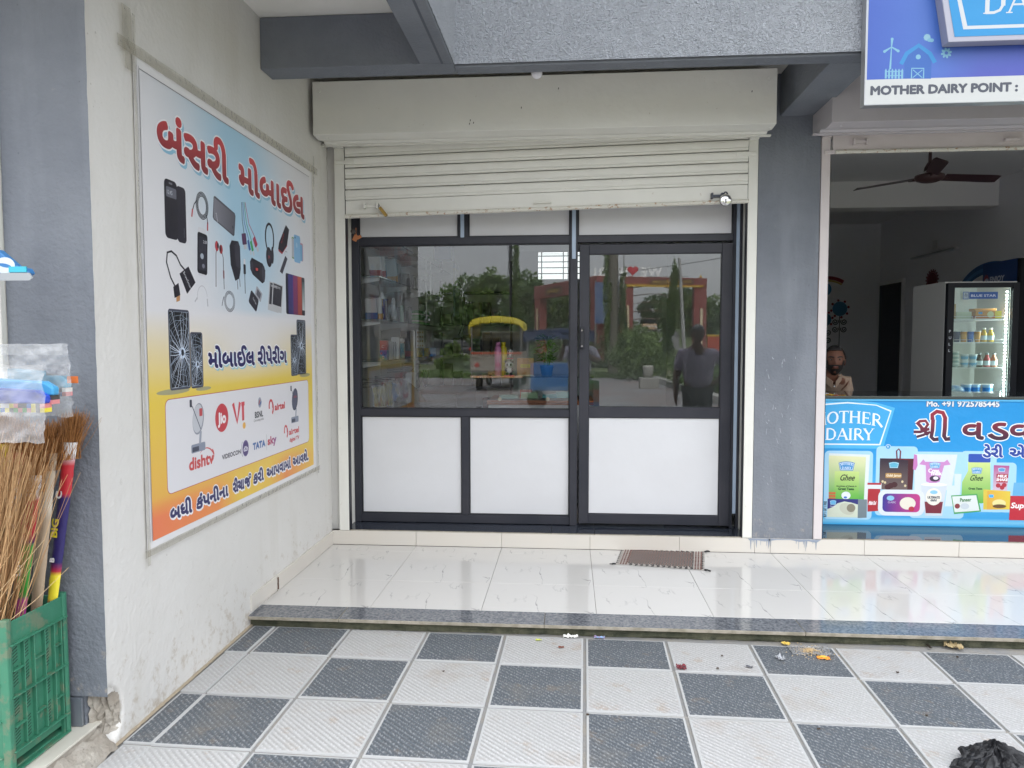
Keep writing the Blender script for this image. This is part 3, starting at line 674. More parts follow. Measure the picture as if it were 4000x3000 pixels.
# padlocks
def padlock_round(x, y, z):
    t = thing('padlock', (x, y, z-.04), 'round polished steel disc padlock at the right end of the shutter rail', 'padlock')
    rot = Matrix.Rotation(R(90), 3, 'X')
    MB().lathe((x, y, z), [(0, -.012), (.030, -.012), (.0385, -.006), (.0385, .006), (.031, .012), (.010, .0125), (0, .0125)], 24, rot=rot).build('body', mat('polished_steel', (.72, .72, .70), .16, 1, bump=[(30, .1, 'n')]), t, smooth=True)
    MB().tube([(x-.010, y, z+.026), (x-.010, y, z+.046), (x, y, z+.052), (x+.010, y, z+.046), (x+.010, y, z+.026)], .005, 8).build('shackle', m_dsteel, t)
    MB().box(x-.004, x+.004, y-.0135, y-.0125, z-.02, z-.004).build('keyhole', m_alu2, t)
padlock_round(1.012, 4.885, 2.402)
t = thing('padlock', (-1.26, 4.9, 2.33), 'long brass bar padlock hanging slanted from the left hasp of the shutter', 'padlock')
rot = Matrix.Rotation(R(-38), 3, 'Y')
MB().obox((-1.258, 4.905, 2.365), (.022, .024, .075), Matrix.Rotation(R(38), 3, 'Y').inverted()).build('body', mat('brass', (.50, .33, .10), .35, .9, var=(20, .5)), t, bevel=.004)
MB().tube([(-1.290, 4.91, 2.398), (-1.305, 4.91, 2.418), (-1.300, 4.925, 2.425), (-1.288, 4.925, 2.408)], .004, 8).build('shackle', m_steel, t)
MB().grid(lambda u, v: (-1.662+.016*v+.003*noise.noise((u*60, 0, 1)), 2.33+u*1.29, .006*(1-v)+.001+.002*noise.noise((u*90, v, 2))), 120, 3).build('mortar_line', mat('tan_mortar', (.36, .30, .22), .95, bump=[(60, .8, 'n')]), bld)
# paint drips and scuffs on and below the grey pillar
A = Art((1.236, 4.9438, .06), (1, 0, 0), (0, 0, 1), (0, -1, 0)); dgry = H('8b93a0')
r5 = random.Random(4)
for (u0, n_) in ((.0, 9), (.30, 9)):
    for k in range(n_):
        u = u0+r5.uniform(-.02, .13); A.stroke([(u, .100), (u+r5.uniform(-.003, .003), .09-r5.uniform(.005, .07))], r5.uniform(.004, .014), dgry, 1, w1=.002)
A.poly([(-.03, .0995), (-.02, .085), (.03, .088), (.08, .080), (.16, .092), (.25, .094), (.31, .082), (.36, .088), (.42, .078), (.45, .0995)], dgry, 1)
A.build('paint_drips', bld, MT['print_matte'], kind='stuff')
A = Art((1.236, 4.9480, .2), (1, 0, 0), (0, 0, 1), (0, -1, 0))
for k in range(26):
    u, v = r5.uniform(.06, .26), r5.choice((.35, .62, .72, .80, 1.0, 1.12))+r5.uniform(-.05, .05); A.stroke([(u, v), (u+r5.uniform(-.012, .012), v+r5.uniform(.008, .04))], r5.uniform(.0012, .004), H('b9bcc0'), 1, w1=.001)
A.build('scuff_marks', bld, MT['print_matte'], kind='stuff')
A = Art((0, 4.5995, 0), (1, 0, 0), (0, 0, 1), (0, -1, 0))
for (u, v) in ((-.30, 2.93), (-.07, 3.04), (1.10, 2.99), (-.62, 2.86), (-.60, 2.845), (-.625, 2.84)): A.stroke([(u, v), (u+.002, v+.011)], .005, H('3a3630'), 1)
A.build('screw_holes', bld, MT['print_matte'], kind='stuff')
MB().grid(lambda u, v: (-1.6485+.002*u, 3.952+.016*u+.006*noise.noise((v*5, 1, 1)), .075+.07*v), 3, 8).build('chip', mat('chip_brown', (.10, .05, .03), .9, bump=[(60, .8, 'n')]), ver)
# lamp bulb under the beam
t = thing('light_bulb', (-.185, 4.2, 2.97), 'small white round light bulb under the grey beam, not lit', 'light bulb')
MB().ball((-.185, 4.2, 2.998), .032).build('globe', mat('milk_glass', (.80, .79, .82), .3), t, smooth=True)
MB().cone((-.185, 4.2, 3.02), (-.185, 4.2, 3.22), .016, .016, 12).build('socket', m_panel, t)
MB().tube([(-1.505, 5.1, 2.29), (-1.50, 5.08, 2.25), (-1.485, 5.07, 2.22)], .003, 5).obox((-1.50, 5.07, 2.215), (.03, .01, .045), Matrix.Rotation(.5, 3, 'Y')).obox((-1.475, 5.07, 2.22), (.035, .008, .02), Matrix.Rotation(-.5, 3, 'Y')).build('charm', mat('faded_orange', (.45, .17, .07), .8), label='faded orange threshold charm hanging at the top left of the shop frame', cat='charm')
MB().ball((-1.515, 5.07, 2.262), .020, .012, .018).build('dried_lime', mat('dried_dark', (.07, .06, .055), .8), label='dark dried lime tied above the faded orange charm', cat='charm', smooth=True)

# ------------------------------------------------------------------ phone shop front: frame, panels, glass, door
FY0, FY1 = 5.175, 5.225
sf = thing('glazed_shopfront', (-.2, 5.2, .167), 'dark aluminium shop front with white boards and a large display window', 'shop front')
def fb(x0, x1, z0, z1, name='rail', y0=FY0, y1=FY1, m=None, par=None, bev=.002): return MB().box(x0, x1, y0, y1, z0, z1).build(name, m or m_alu, par or sf, bevel=bev, seg=1)
ZT = 2.6
fb(-1.562, -1.512, .167, ZT, 'post'); fb(.007, .060, .167, ZT, 'post', 5.165); fb(1.129, 1.150, .167, ZT, 'post'); fb(1.176, 1.195, .167, ZT, 'post', 5.185)
fb(-1.512, .007, .171, .231, y0=5.177); fb(-1.512, .007, .948, .999, y0=5.177); fb(-1.512, .007, 2.178, 2.228, y0=5.177)
fb(-.769, -.718, .231, .948, 'mullion', 5.179); fb(-.786, -.716, 2.228, ZT, 'mullion', 5.179)
fb(.060, 1.129, 2.180, 2.224, y0=5.177)
# glazing beads
def beads(x0, x1, z0, z1, w=.009, y0=5.189, y1=5.215, par=None):
    m = MB()
    for a in ((x0, x1, z0, z0+w), (x0, x1, z1-w, z1), (x0, x0+w, z0+w, z1-w), (x1-w, x1, z0+w, z1-w)): m.box(a[0], a[1], y0, y1, a[2], a[3])
    m.build('glazing_bead', m_alu2, par or sf)
for a in ((-1.512, .007, .999, 2.178), (-1.512, -.769, .231, .948), (-.718, .007, .231, .948), (-1.512, -.786, 2.228, ZT), (-.716, .007, 2.228, ZT), (.060, 1.129, 2.224, ZT)): beads(*a)
for a in ((-1.503, -.778, .240, .939), (-.709, -.002, .240, .939), (-1.503, -.795, 2.237, ZT), (-.707, -.002, 2.237, ZT), (.069, 1.120, 2.233, ZT)):
    MB().box(a[0], a[1], 5.199, 5.206, a[2], a[3]).build('white_board', m_panel, sf)
fb(.0195, .046, 2.065, ZT, 'film_strip', 5.1615, 5.164, m_film); fb(-.771, -.744, 2.225, ZT, 'film_strip', 5.1745, 5.178, m_film); fb(1.1505, 1.1755, .27, ZT, 'film_strip', 5.182, 5.186, m_film)
gl = MB().box(-1.503, -.002, 5.1995, 5.2005, 1.008, 2.169); gl.build('window_pane', m_glass, sf)
dr = thing('shop_door', (.6, 5.18, .187), 'glazed dark aluminium shop door with a white lower board, closed', 'door')
def db(*a, **k): return fb(*a, par=dr, **k)
db(.073, .140, .187, 2.162, 'stile', 5.160, 5.205); db(1.053, 1.126, .187, 2.162, 'stile', 5.160, 5.205)
db(.140, 1.053, 2.097, 2.162, 'rail', 5.162, 5.204); db(.140, 1.053, .948, 1.022, 'rail', 5.162, 5.204); db(.140, 1.053, .187, .257, 'rail', 5.162, 5.204)
beads(.140, 1.053, 1.022, 2.097, .004, 5.168, 5.2, dr); beads(.140, 1.053, .257, .948, .004, 5.168, 5.2, dr)
MB().box(.144, 1.049, 5.176, 5.182, .261, .944).build('white_board', m_panel, dr)
MB().box(.144, 1.049, 5.1795, 5.1805, 1.026, 2.093).build('door_pane', m_glass, dr)
hd = MB().box(.078, .104, 5.132, 5.158, 1.435, 1.585).build('handle', m_alu2, dr, bevel=.005)
for z in (1.453, 1.563): MB().lathe((.091, 5.1315, z), [(0, -.001), (.008, -.001), (.006, .003), (0, .003)], 10, rot=Matrix.Rotation(R(90), 3, 'X')).build('screw', MT['polished_steel'], hd)

# door mat
t = thing('door_mat', (.61, 4.76, .06), 'small woven brown and white rag mat lying skewed on the marble before the door', 'door mat')
P00, P10, P11, P01 = Vector((.302, 4.619, 0)), Vector((.845, 4.531, 0)), Vector((.917, 4.927, 0)), Vector((.369, 4.986, 0))
mm = MB(); mm.c = []; NU, NV = 64, 26
cb, cw, cg = H('7a4a40'), H('c9c2ba'), H('3c3a3a')
for j in range(NV):
    for i in range(NU):
        def P(u, v):
            p = P00*(1-u)*(1-v)+P10*u*(1-v)+P11*u*v+P01*(1-u)*v
            return (p.x, p.y+.006*noise.noise((u*6, v*3, 0)), .0625+.004*abs(noise.noise((u*9, v*5, 2)))+.003*((i+j) % 2))
        u0, u1, v0, v1 = i/NU, (i+1)/NU, j/NV, (j+1)/NV
        mm.add([P(u0, v0), P(u1, v0), P(u1, v1), P(u0, v1)], [(0, 1, 2, 3)])
        if i < 8 or i > NU-9: c = cb if i % 2 else cw
        elif j < 2 or j > NV-3: c = cg if (i//2) % 2 else cw
        else: c = (cb if j % 2 else cg) if (i+j) % 2 else cw
        if i in (0, 1, NU-2, NU-1): c = cg if j % 2 else cw
        mm.c += [c]*4
mm.build('weave', mat('woven_rag', (1, 1, 1), .95, vcol=True), t)
for k, p in enumerate((P00, P10, P11, P01)):
    d = (p-(P00+P11)/2).normalized(); q = p+Vector((0, 0, .066))
    MB().tube([q, q+d*.02+Vector((0, 0, .004)), q+d*.035+Vector((.01, .008, -.002))], .005, 5).tube([q, q+d*.03+Vector((-.012, .012, -.002))], .003, 5).build('tassel', mat('tassel_dark', (.03, .03, .03), .9), t)

# ------------------------------------------------------------------ poster on the left wall
pt = thing('poster', (-1.655, 3.67, .66), 'large taped vinyl poster of phone accessories with red Gujarati title, on the white left wall', 'poster')
X0 = -1.6525
MB().grid(lambda u, v: (X0+.001+.0015*noise.noise((u*7, v*7, 3)) - .0035*(1 if (u < .001 or u > .999) else 0), 2.705+u*1.935, .655+v*1.915), 40, 40).build('sheet', mat('vinyl_white', (.72, .71, .71), .4, bump=[(7, .3, 'n')]), pt, smooth=True)
A = Art((X0+.0035, 2.72, .66), (0, 1, 0), (0, 0, 1), (1, 0, 0))
wht = H('e6e4e6'); sky1 = H('a3cde4'); yel = H('e9c92c'); org = H('ee8a2c'); org2 = H('ec7238'); yel2 = H('e8d02a')
def bgc(u, v):
    if v > .95:
        t = math.exp(-(((u-.95-.35*(1.4-v))/.45)**2+((v-1.75)/.55)**2)); b = math.exp(-(((u-1.0)/.42)**2+((v-1.3)/.5)**2))
        return lerp(wht, sky1, min(1, .95*t+.45*b))
    top = ramp([(0, yel), (.6, yel), (.80, lerp(wht, yel, .55)), (.95, wht)], v)
    cen = math.exp(-(((u-.95)/.52)**2))
    base = lerp(top, wht, cen*.85*max(0, min(1, (v-.62)/.15))) if v > .6 else top
    if v < .60:
        base = lerp(yel, lerp(H('e9a02e'), H('f0d840'), u/1.9), (.6-v)/.6)
    if v < .2:
        g = ramp([(0, org2), (.3, org), (.42, H('ecc52c')), (.62, H('efc22e')), (.75, org), (1, H('efc02c'))], u/1.86)
        base = lerp(g, base, max(0, (v-.12)/.08))
    return base
A.rect(.018, .03, 1.850, 1.868, bgc, 0, 44, 44)
for u in (.002, .0155): A.rect(u-.002, .03, u, 1.88, H('8a8a92'), 1)
A.rect(.018, 1.869, 1.85, 1.872, H('77777c'), 1)
red = H('c02430'); drd = H('7c1c2a'); cy = H('86bcd6')
rg = lambda u, v: lerp(H('8a1f2c'), H('c6262f'), (v-1.60)/.16)
def title(s, u, w, sz=.185): A.text(s, u, 1.592, sz, rg, 3, width=w, dil=.0095, edge=(H('f3f1f3'), .007), shadow=(cy, .012, -.012, .007), n=10)
# matra wise so that signs sit where the photo has them
title('બંસરી', .135, .60, .205); title('મોબાઈલ', .860, .89, .195)
blk = H('24222e'); dk = H('34323f'); gy = H('74747e'); lt = H('d9d9de')
def rrb(a, b, c, d, r, col, rot=0, z=1): A.rr(a, b, c, d, r, col, z, rot)
# flip cases
rrb(.262, 1.245, .336, 1.481, .02, H('2b2937')); rrb(.169, 1.25, .268, 1.492, .022, blk, 0, 2); rrb(.183, 1.42, .262, 1.462, .006, H('666874'), 0, 3)
A.text('12:45', .190, 1.432, .024, H('c9ccd4'), 3, width=.04); rrb(.205, 1.474, .232, 1.482, .003, gy, 0, 3); A.text('SAMSUNG', .322, 1.27, .012, gy, 2, rot=R(90), width=.04)
# rca cable coil
for k in range(4): A.arc(.478, 1.435, .055-.006*k, 0, 360, .004, blk, 2, 26, rv=.060-.006*k)
A.stroke([(.43, 1.45), (.408, 1.43), (.392, 1.40)], .006, blk, 2); A.stroke([(.392, 1.405), (.384, 1.37)], .010, H('c0303a'), 2)
A.stroke([(.515, 1.40), (.523, 1.375), (.525, 1.36)], .006, blk, 2); A.stroke([(.525, 1.37), (.522, 1.33)], .010, H('c0303a'), 2)
# power bank
A.poly([(.588, 1.497), (.600, 1.503), (.800, 1.458), (.808, 1.445), (.792, 1.350), (.780, 1.343), (.583, 1.392), (.575, 1.402)], H('4c4c57'), 1)
A.poly([(.592, 1.494), (.797, 1.450), (.782, 1.350), (.583, 1.398)], lambda u, v: lerp(H('85858f'), H('5b5b66'), (u-.58)/.2), 2); A.text('power', .605, 1.425, .017, lt, 2, rot=R(-76)); A.ell(.775, 1.386, .006, .008, H('3a3a44'), 3)
# four way cable
for (c, pts, hc, hw, hh) in ((blk, [(.880, 1.527), (.882, 1.44), (.900, 1.37)], H('57305a'), .05, .052), (H('2559a8'), [(.892, 1.53), (.905, 1.43), (.955, 1.345)], H('2559a8'), .022, .05), (H('2e9c58'), [(.905, 1.532), (.93, 1.43), (.988, 1.345)], H('2fa55f'), .024, .05), (H('b8345a'), [(.918, 1.534), (.96, 1.43), (1.03, 1.372)], H('b12c50'), .034, .05)):
    A.stroke(pts, .0055, c, 2); x, y = pts[-1]; r = math.atan2(pts[-1][1]-pts[-2][1], pts[-1][0]-pts[-2][0])+R(90)
    rrb(x-hw/2, y-hh, x+hw/2, y+.004, .005, hc, r*.75, 2); rrb(x-hw*.32+math.sin(r*.7)*hh, y-hh*1.42, x+hw*.32+math.sin(r*.7)*hh, y-hh*.92, .003, H('c7c7cc'), r*.75, 1)
# headphones
A.arc(1.218, 1.395, .055, -60, 240, .014, blk, 1, 22, rv=.078); A.ell(1.206, 1.29, .040, .055, blk, 2, rot=.1); A.ell(1.252, 1.305, .018, .048, dk, 2); A.ell(1.208, 1.292, .024, .034, H('3a3743'), 3); A.text('JBL', 1.193, 1.285, .02, H('c03038'), 2)
# usb stick, bluetooth headset
A.poly([(1.455, 1.505), (1.505, 1.485), (1.468, 1.39), (1.395, 1.338), (1.335, 1.352), (1.35, 1.39)], blk, 1); A.poly([(1.395, 1.338), (1.335, 1.352), (1.34, 1.34), (1.39, 1.328), (1.47, 1.385), (1.468, 1.392)], H('b5303a'), 2); A.text('SanDisk', 1.385, 1.385, .024, H('b5303a'), 2, rot=R(56))
A.poly([(1.438, 1.325), (1.471, 1.31), (1.39, 1.215), (1.352, 1.226)], H('3c3a48'), 1); A.arc(1.45, 1.335, .018, 30, 200, .003, gy, 1)
# iphones fan
for k, c in enumerate(('79a66a', 'b7b7c0', 'c0889a', '6fa7cf')):
    A.rr(1.54+.0, 1.322+.008*k, 1.60, 1.45-.008*k, .01, H(c), 1) if k < 2 else A.rr(1.66, 1.322, 1.725-.01*(k-2), 1.452-.01*k, .01, H(c), 1)
A.rr(1.575, 1.305, 1.68, 1.470, .016, H('7fb4dc'), 2); A.ell(1.595, 1.452, .006, .006, blk, 3); A.ell(1.62, 1.41, .014, .016, H('9fc6e4'), 3)
# hdmi adapter
A.stroke([(.236, 1.052), (.20, 1.09), (.172, 1.15), (.18, 1.19), (.212, 1.199), (.25, 1.185), (.28, 1.15), (.318, 1.13)], .009, blk, 1)
A.poly([(.218, 1.052), (.26, 1.072), (.272, 1.022), (.226, 1.006)], blk, 2); A.poly([(.240, 1.012), (.270, 1.022), (.268, .998), (.240, .99)], H('c28a52'), 2)
A.poly([(.27, 1.112), (.345, 1.15), (.402, 1.085), (.328, 1.030)], blk, 2); A.text('BrowSmart', .300, 1.118, .020, lt, 2, rot=R(-50))
# phone showing the time
rrb(.43, 1.12, .50, 1.335, .012, lt, -.05, 1); rrb(.425, 1.128, .515, 1.312, .014, H('1f1f28'), -.06, 2); rrb(.435, 1.145, .506, 1.295, .006, H('32323f'), -.06, 3); A.text('2:08', .478, 1.268, .02, lt, 3); A.ell(.465, 1.208, .015, .013, H('a9b3bf'), 4); A.ell(.475, 1.165, .012, .01, H('7d7d8c'), 4)
# earphones, charger, usb cable, speaker
A.stroke([(.607, 1.265), (.597, 1.235), (.590, 1.08)], .005, H('5a2430'), 1); A.stroke([(.655, 1.25), (.668, 1.225), (.671, 1.075)], .005, H('3a2a30'), 1)
A.ell(.607, 1.272, .018, .024, H('bb2c38'), 2); A.ell(.648, 1.262, .017, .022, H('a52935'), 2); A.ell(.618, 1.275, .009, .014, blk, 3); A.ell(.640, 1.265, .01, .015, H('5a1b26'), 3); rrb(.664, 1.125, .676, 1.165, .004, H('7c2632'), 0, 2)
A.poly([(.736, 1.29), (.76, 1.32), (.832, 1.325), (.85, 1.30), (.853, 1.19), (.835, 1.14), (.79, 1.125), (.745, 1.2)], blk, 1); A.poly([(.79, 1.30), (.832, 1.325), (.85, 1.30), (.853, 1.19), (.80, 1.20)], H('3b3946'), 2)
A.stroke([(.812, 1.13), (.816, 1.085)], .007, gy, 1); A.stroke([(.838, 1.14), (.843, 1.10)], .007, gy, 1)
rrb(.887, 1.217, .908, 1.245, .003, lt, 0, 1); rrb(.884, 1.168, .910, 1.218, .005, blk, 0, 2); A.stroke([(.897, 1.17), (.899, 1.07)], .006, blk, 1)
A.poly([(.962, 1.24), (.985, 1.262), (1.12, 1.245), (1.152, 1.212), (1.14, 1.15), (1.11, 1.138), (.99, 1.175), (.965, 1.2)], blk, 1); A.ell(1.128, 1.192, .022, .045, H('42404d'), 2); A.ell(.985, 1.215, .018, .03, H('3c3a47'), 2); rrb(1.03, 1.20, 1.058, 1.214, .002, H('cf3d38'), 0, 2)
# coloured cases
for k, c in enumerate(('23213a', '3a3480', '4a3590', '8a2c68', 'a32f4c', 'c04a34', 'b06a5a')):
    A.rr(1.437+.038*k, .988, 1.50+.040*k, 1.226-.0006*k, .012, lambda u, v, c=c: lerp(H(c), H('1d1b28'), max(0, (1.02-v)*12)), 1+(k % 2))
A.rr(1.690, .988, 1.741, 1.222, .010, H('2a2936'), 3); A.rr(1.695, 1.02, 1.737, 1.195, .002, lambda u, v: lerp(H('d2d6d8'), H('3f5a5e'), (v-1.0)*5), 4)
# small cables, otg, batteries
A.arc(.46, 1.02, .045, 10, 190, .004, H('c9c7cd'), 1, 16, rv=.055); A.stroke([(.415, 1.02), (.392, 1.0)], .007, H('bdbcc2'), 1); A.stroke([(.503, 1.02), (.508, .985)], .008, H('bdbcc2'), 1)
for k in range(3): A.arc(.725, 1.02, .055-.007*k, 0, 360, .003, dk, 1, 24, rv=.050-.006*k)
A.stroke([(.665, 1.04), (.65, 1.01), (.645, .995)], .005, dk, 1)
rrb(.945, 1.0, 1.05, 1.075, .014, H('2f2d3b'), -.5, 1); rrb(1.02, 1.05, 1.10, 1.105, .008, H('a7a7b0'), -.5, 1); rrb(1.035, 1.06, 1.085, 1.095, .006, H('5d5d69'), -.5, 2); A.text('SanDisk', .985, 1.05, .016, lt, 2, rot=R(-40))
for k, dx in enumerate((0, .045)):
    q = lambda u, v: (1.175+dx+u*.145+v*.03, 1.000+v*.158-u*.012)
    A.poly([q(0, 0), q(1, 0), q(1, 1), q(0, 1)], H('c2c3c6'), 1+k); A.poly([q(.08, .22), q(.92, .22), q(.92, .97), q(.08, .97)], H('35343f'), 2+k); A.text('SAMSUNG', *q(.13, .84), .018, lt, 2+k, width=.09, rot=-.08)
# cracked phones
def cracked(a, b, c, d, cx, cy, sd):
    A.rr(a, b, c, d, .014, H('4a4d5e'), 1); A.rr(a+.006, b+.008, c-.006, d-.008, .010, H('14151c'), 2)
    r = random.Random(sd); w, h = (c-a)/2, (d-b)/2; cl = lambda x, y: (max(a+.008, min(c-.008, x)), max(b+.010, min(d-.010, y)))
    for k in range(34):
        an = k/34*2*math.pi+r.uniform(-.08, .08); pts = [(cx, cy)]; rr_ = 0
        L_ = r.uniform(.4, 1.3)*h*1.4
        for q in range(5):
            rr_ += L_/5; an += r.uniform(-.10, .10); pts.append(cl(cx+math.cos(an)*rr_, cy+math.sin(an)*rr_))
        A.stroke(pts, .0035*(w/.08), lerp(H('dfe8f5'), H('7d8ea5'), r.random()), 3, w1=.0012)
    for k in range(3, 12):
        rr_ = k*.013*(w/.07)
        pts = [cl(cx+math.cos(t/16*2*math.pi)*rr_*(1+r.uniform(-.15, .15)), cy+math.sin(t/16*2*math.pi)*rr_*1.25*(1+r.uniform(-.15, .15))) for t in range(17)]
        A.stroke(pts, .0012, H('a9bacd'), 3)
    A.ell(cx, cy, w*.32, w*.30, H('c9dbf0'), 3, 9); A.ell(cx+.003, cy+.002, w*.14, w*.18, H('1b2232'), 4, 7)
A.ell(.20, .615, .13, .012, H('a8a47c'), 1); A.ell(1.72, .617, .09, .012, H('a8a070'), 1); A.ell(.45, .612, .07, .009, H('a8a47c'), 1)
cracked(.172, .620, .340, .960, .275, .775, 3); cracked(.342, .618, .450, .866, .400, .722, 5); cracked(1.594, .624, 1.744, .960, 1.665, .80, 8); cracked(1.495, .620, 1.602, .868, 1.55, .715, 9)
navy = H('262563')
def sub(s, u, v, sz, w, dl=.0055, e=.006, sh=None): A.text(s, u, v, sz, navy, 3, width=w, dil=dl, edge=(H('f4f3f6'), e), shadow=sh or (H('8ecbd8'), .008, -.008, e-.001), n=8)
sub('મોબાઈલ', .503, .705, .108, .485); sub('રીપેરીંગ', 1.035, .705, .105, .39)
# operators box
A.rr(.131, .190, 1.777, .586, .03, H('b8303a'), 1); A.rr(.134, .193, 1.774, .583, .028, H('e3e1e4'), 2)
def dish(u, v, s, c, c2):
    A.ell(u, v, .052*s, .075*s, c2, 3, rot=-.25); A.ell(u-.004, v+.002, .047*s, .068*s, c, 4, rot=-.25); A.stroke([(u+.02*s, v-.05*s), (u-.05*s, v+.06*s), (u-.07*s, v+.075*s)], .006*s, H('55586a'), 4)
    A.rr(u-.075*s, v+.06*s, u-.055*s, v+.095*s, .005, H('3e4050'), 5); A.rr(u-.07*s, v-.155*s, u+.06*s, v-.115*s, .008, H('8a92a4'), 3); A.rr(u-.06*s, v-.150*s, u-.0, v-.128*s, .004, H('3e4458'), 4); A.stroke([(u+.01*s, v-.12*s), (u+.02*s, v-.06*s)], .02*s, H('9da2b0'), 3)
dish(.395, .480, .95, H('c7c9cf'), H('9295a0')); A.rr(.405, .49, .432, .525, .004, H('c2303a'), 5); dish(1.545, .478, .9, H('5a5e74'), H('3c4054')); A.text('dishtv', 1.525, .488, .022, H('c03038'), 3)
A.ell(.616, .462, .066, .068, H('c81e32'), 3, 28); A.text('Jio', .616, .437, .072, H('f4f0f2'), 3, center=True, dil=.0035)
A.stroke([(.735, .520), (.775, .423), (.81, .520)], .024, H('d42a3c'), 3); A.stroke([(.842, .520), (.842, .425)], .024, H('d42a3c'), 3); A.rr(.825, .500, .862, .52, .002, H('d42a3c'), 3); A.ell(.852, .398, .017, .017, H('eeb030'), 3)
A.ell(1.045, .500, .022, .028, H('9fa6b5'), 3); A.stroke([(1.03, .49), (1.05, .515)], .008, H('b03038'), 4); A.stroke([(1.04, .485), (1.065, .505)], .008, H('2a5fa8'), 4)
A.text('BSNL', .982, .423, .044, H('3a4048'), 3, width=.10, dil=.0015); A.text('Connecting India', .965, .403, .018, H('44444c'), 3, width=.122, shear=.3)
def airt(u, v, s):
    A.arc(u, v, .024*s, -20, 205, .014*s, H('cc2630'), 3, 14, rv=.032*s); A.arc(u+.012*s, v-.012*s, .018*s, -80, 60, .016*s, H('cc2630'), 3, 10, rv=.03*s)
airt(1.19, .468, 1.0); A.text('airtel', 1.243, .440, .052, H('cc2630'), 3, width=.142, dil=.0025)
A.text('dishtv', .308, .262, .075, H('cc3030'), 3, width=.215, dil=.003); A.arc(.455, .225, .10, 40, 120, .009, H('cc3030'), 3, 14, w1=.002, rv=.115); A.arc(.50, .300, .03, -60, 60, .006, H('cc3030'), 3)
A.text('VIDEOCON', .608, .262, .030, H('4a4852'), 3, width=.198, dil=.0012); A.ell(.863, .280, .036, .042, H('6a5590'), 3); A.ell(.863, .280, .030, .036, H('54417c'), 4); A.text('d2h', .863, .266, .034, H('e8e4f0'), 4, center=True, dil=.001); A.arc(.835, .28, .018, 110, 250, .003, H('54417c'), 3, rv=.04)
A.text('TATA', .950, .258, .048, H('3366a8'), 3, width=.152, dil=.003); A.stroke([(1.122, .232), (1.122, .318)], .0025, H('88888c'), 3); A.text('sky', 1.138, .258, .060, lambda u, v: lerp(H('c8303c'), H('8a3a8c'), (u-1.14)/.11), 3, width=.115, dil=.003)
airt(1.395, .305, .9); A.text('airtel', 1.445, .275, .047, H('cc2630'), 3, width=.155, dil=.0022); A.text('digital TV', 1.45, .232, .031, H('cc2630'), 3, width=.152, dil=.0012)
# bottom line
bw = dict(dl=.0045, e=.0055, sh=(H('f4f3f6'), .004, -.004, .0055))
for s, u, w in (('બધી', .150, .168), ('કંપનીના', .362, .298), ('રીચા', .716, .118), ('કરી', .948, .124), ('આપવામાં', 1.118, .34), ('આવશે.', 1.497, .256)): sub(s, u, .080, .075, w, **bw)
sub('જ', .845, .080, .075, .062, **bw)
for c, z, w in ((H('f4f3f6'), 3, .020), (navy, 5, .009)): A.arc(.905, .128, .012, -60, 190, w, c, z, 10)
A.build('print', pt, MT['print_poster'])
# packing tape around the edge of the poster
m_tape = glassmat('old_tape', 1.3, (.88, .86, .80), rough=.4, haze=.10, tw=(30, .8))
def tape(y0, z0, y1, z1, w, nm='tape'):
    n = 40; d = Vector((y1-y0, z1-z0)); L_ = d.length; d.normalize(); p = Vector((-d.y, d.x))
    MB().grid(lambda u, v: (X0+.0055+.0045*noise.noise((u*L_*14, v*2, y0))**1 + (.004*abs(noise.noise((u*L_*5, 1, z0)))), y0+d.x*u*L_+p.x*(v-.5)*w, z0+d.y*u*L_+p.y*(v-.5)*w), n, 4).build(nm, m_tape, pt, smooth=True)
tape(2.60, 2.588, 4.72, 2.592, .045); tape(2.705, 2.72, 2.705, .60, .020); tape(4.65, 2.68, 4.65, .62, .022); tape(2.68, .650, 4.68, .654, .028); tape(2.66, 2.73, 2.67, 2.5, .06)

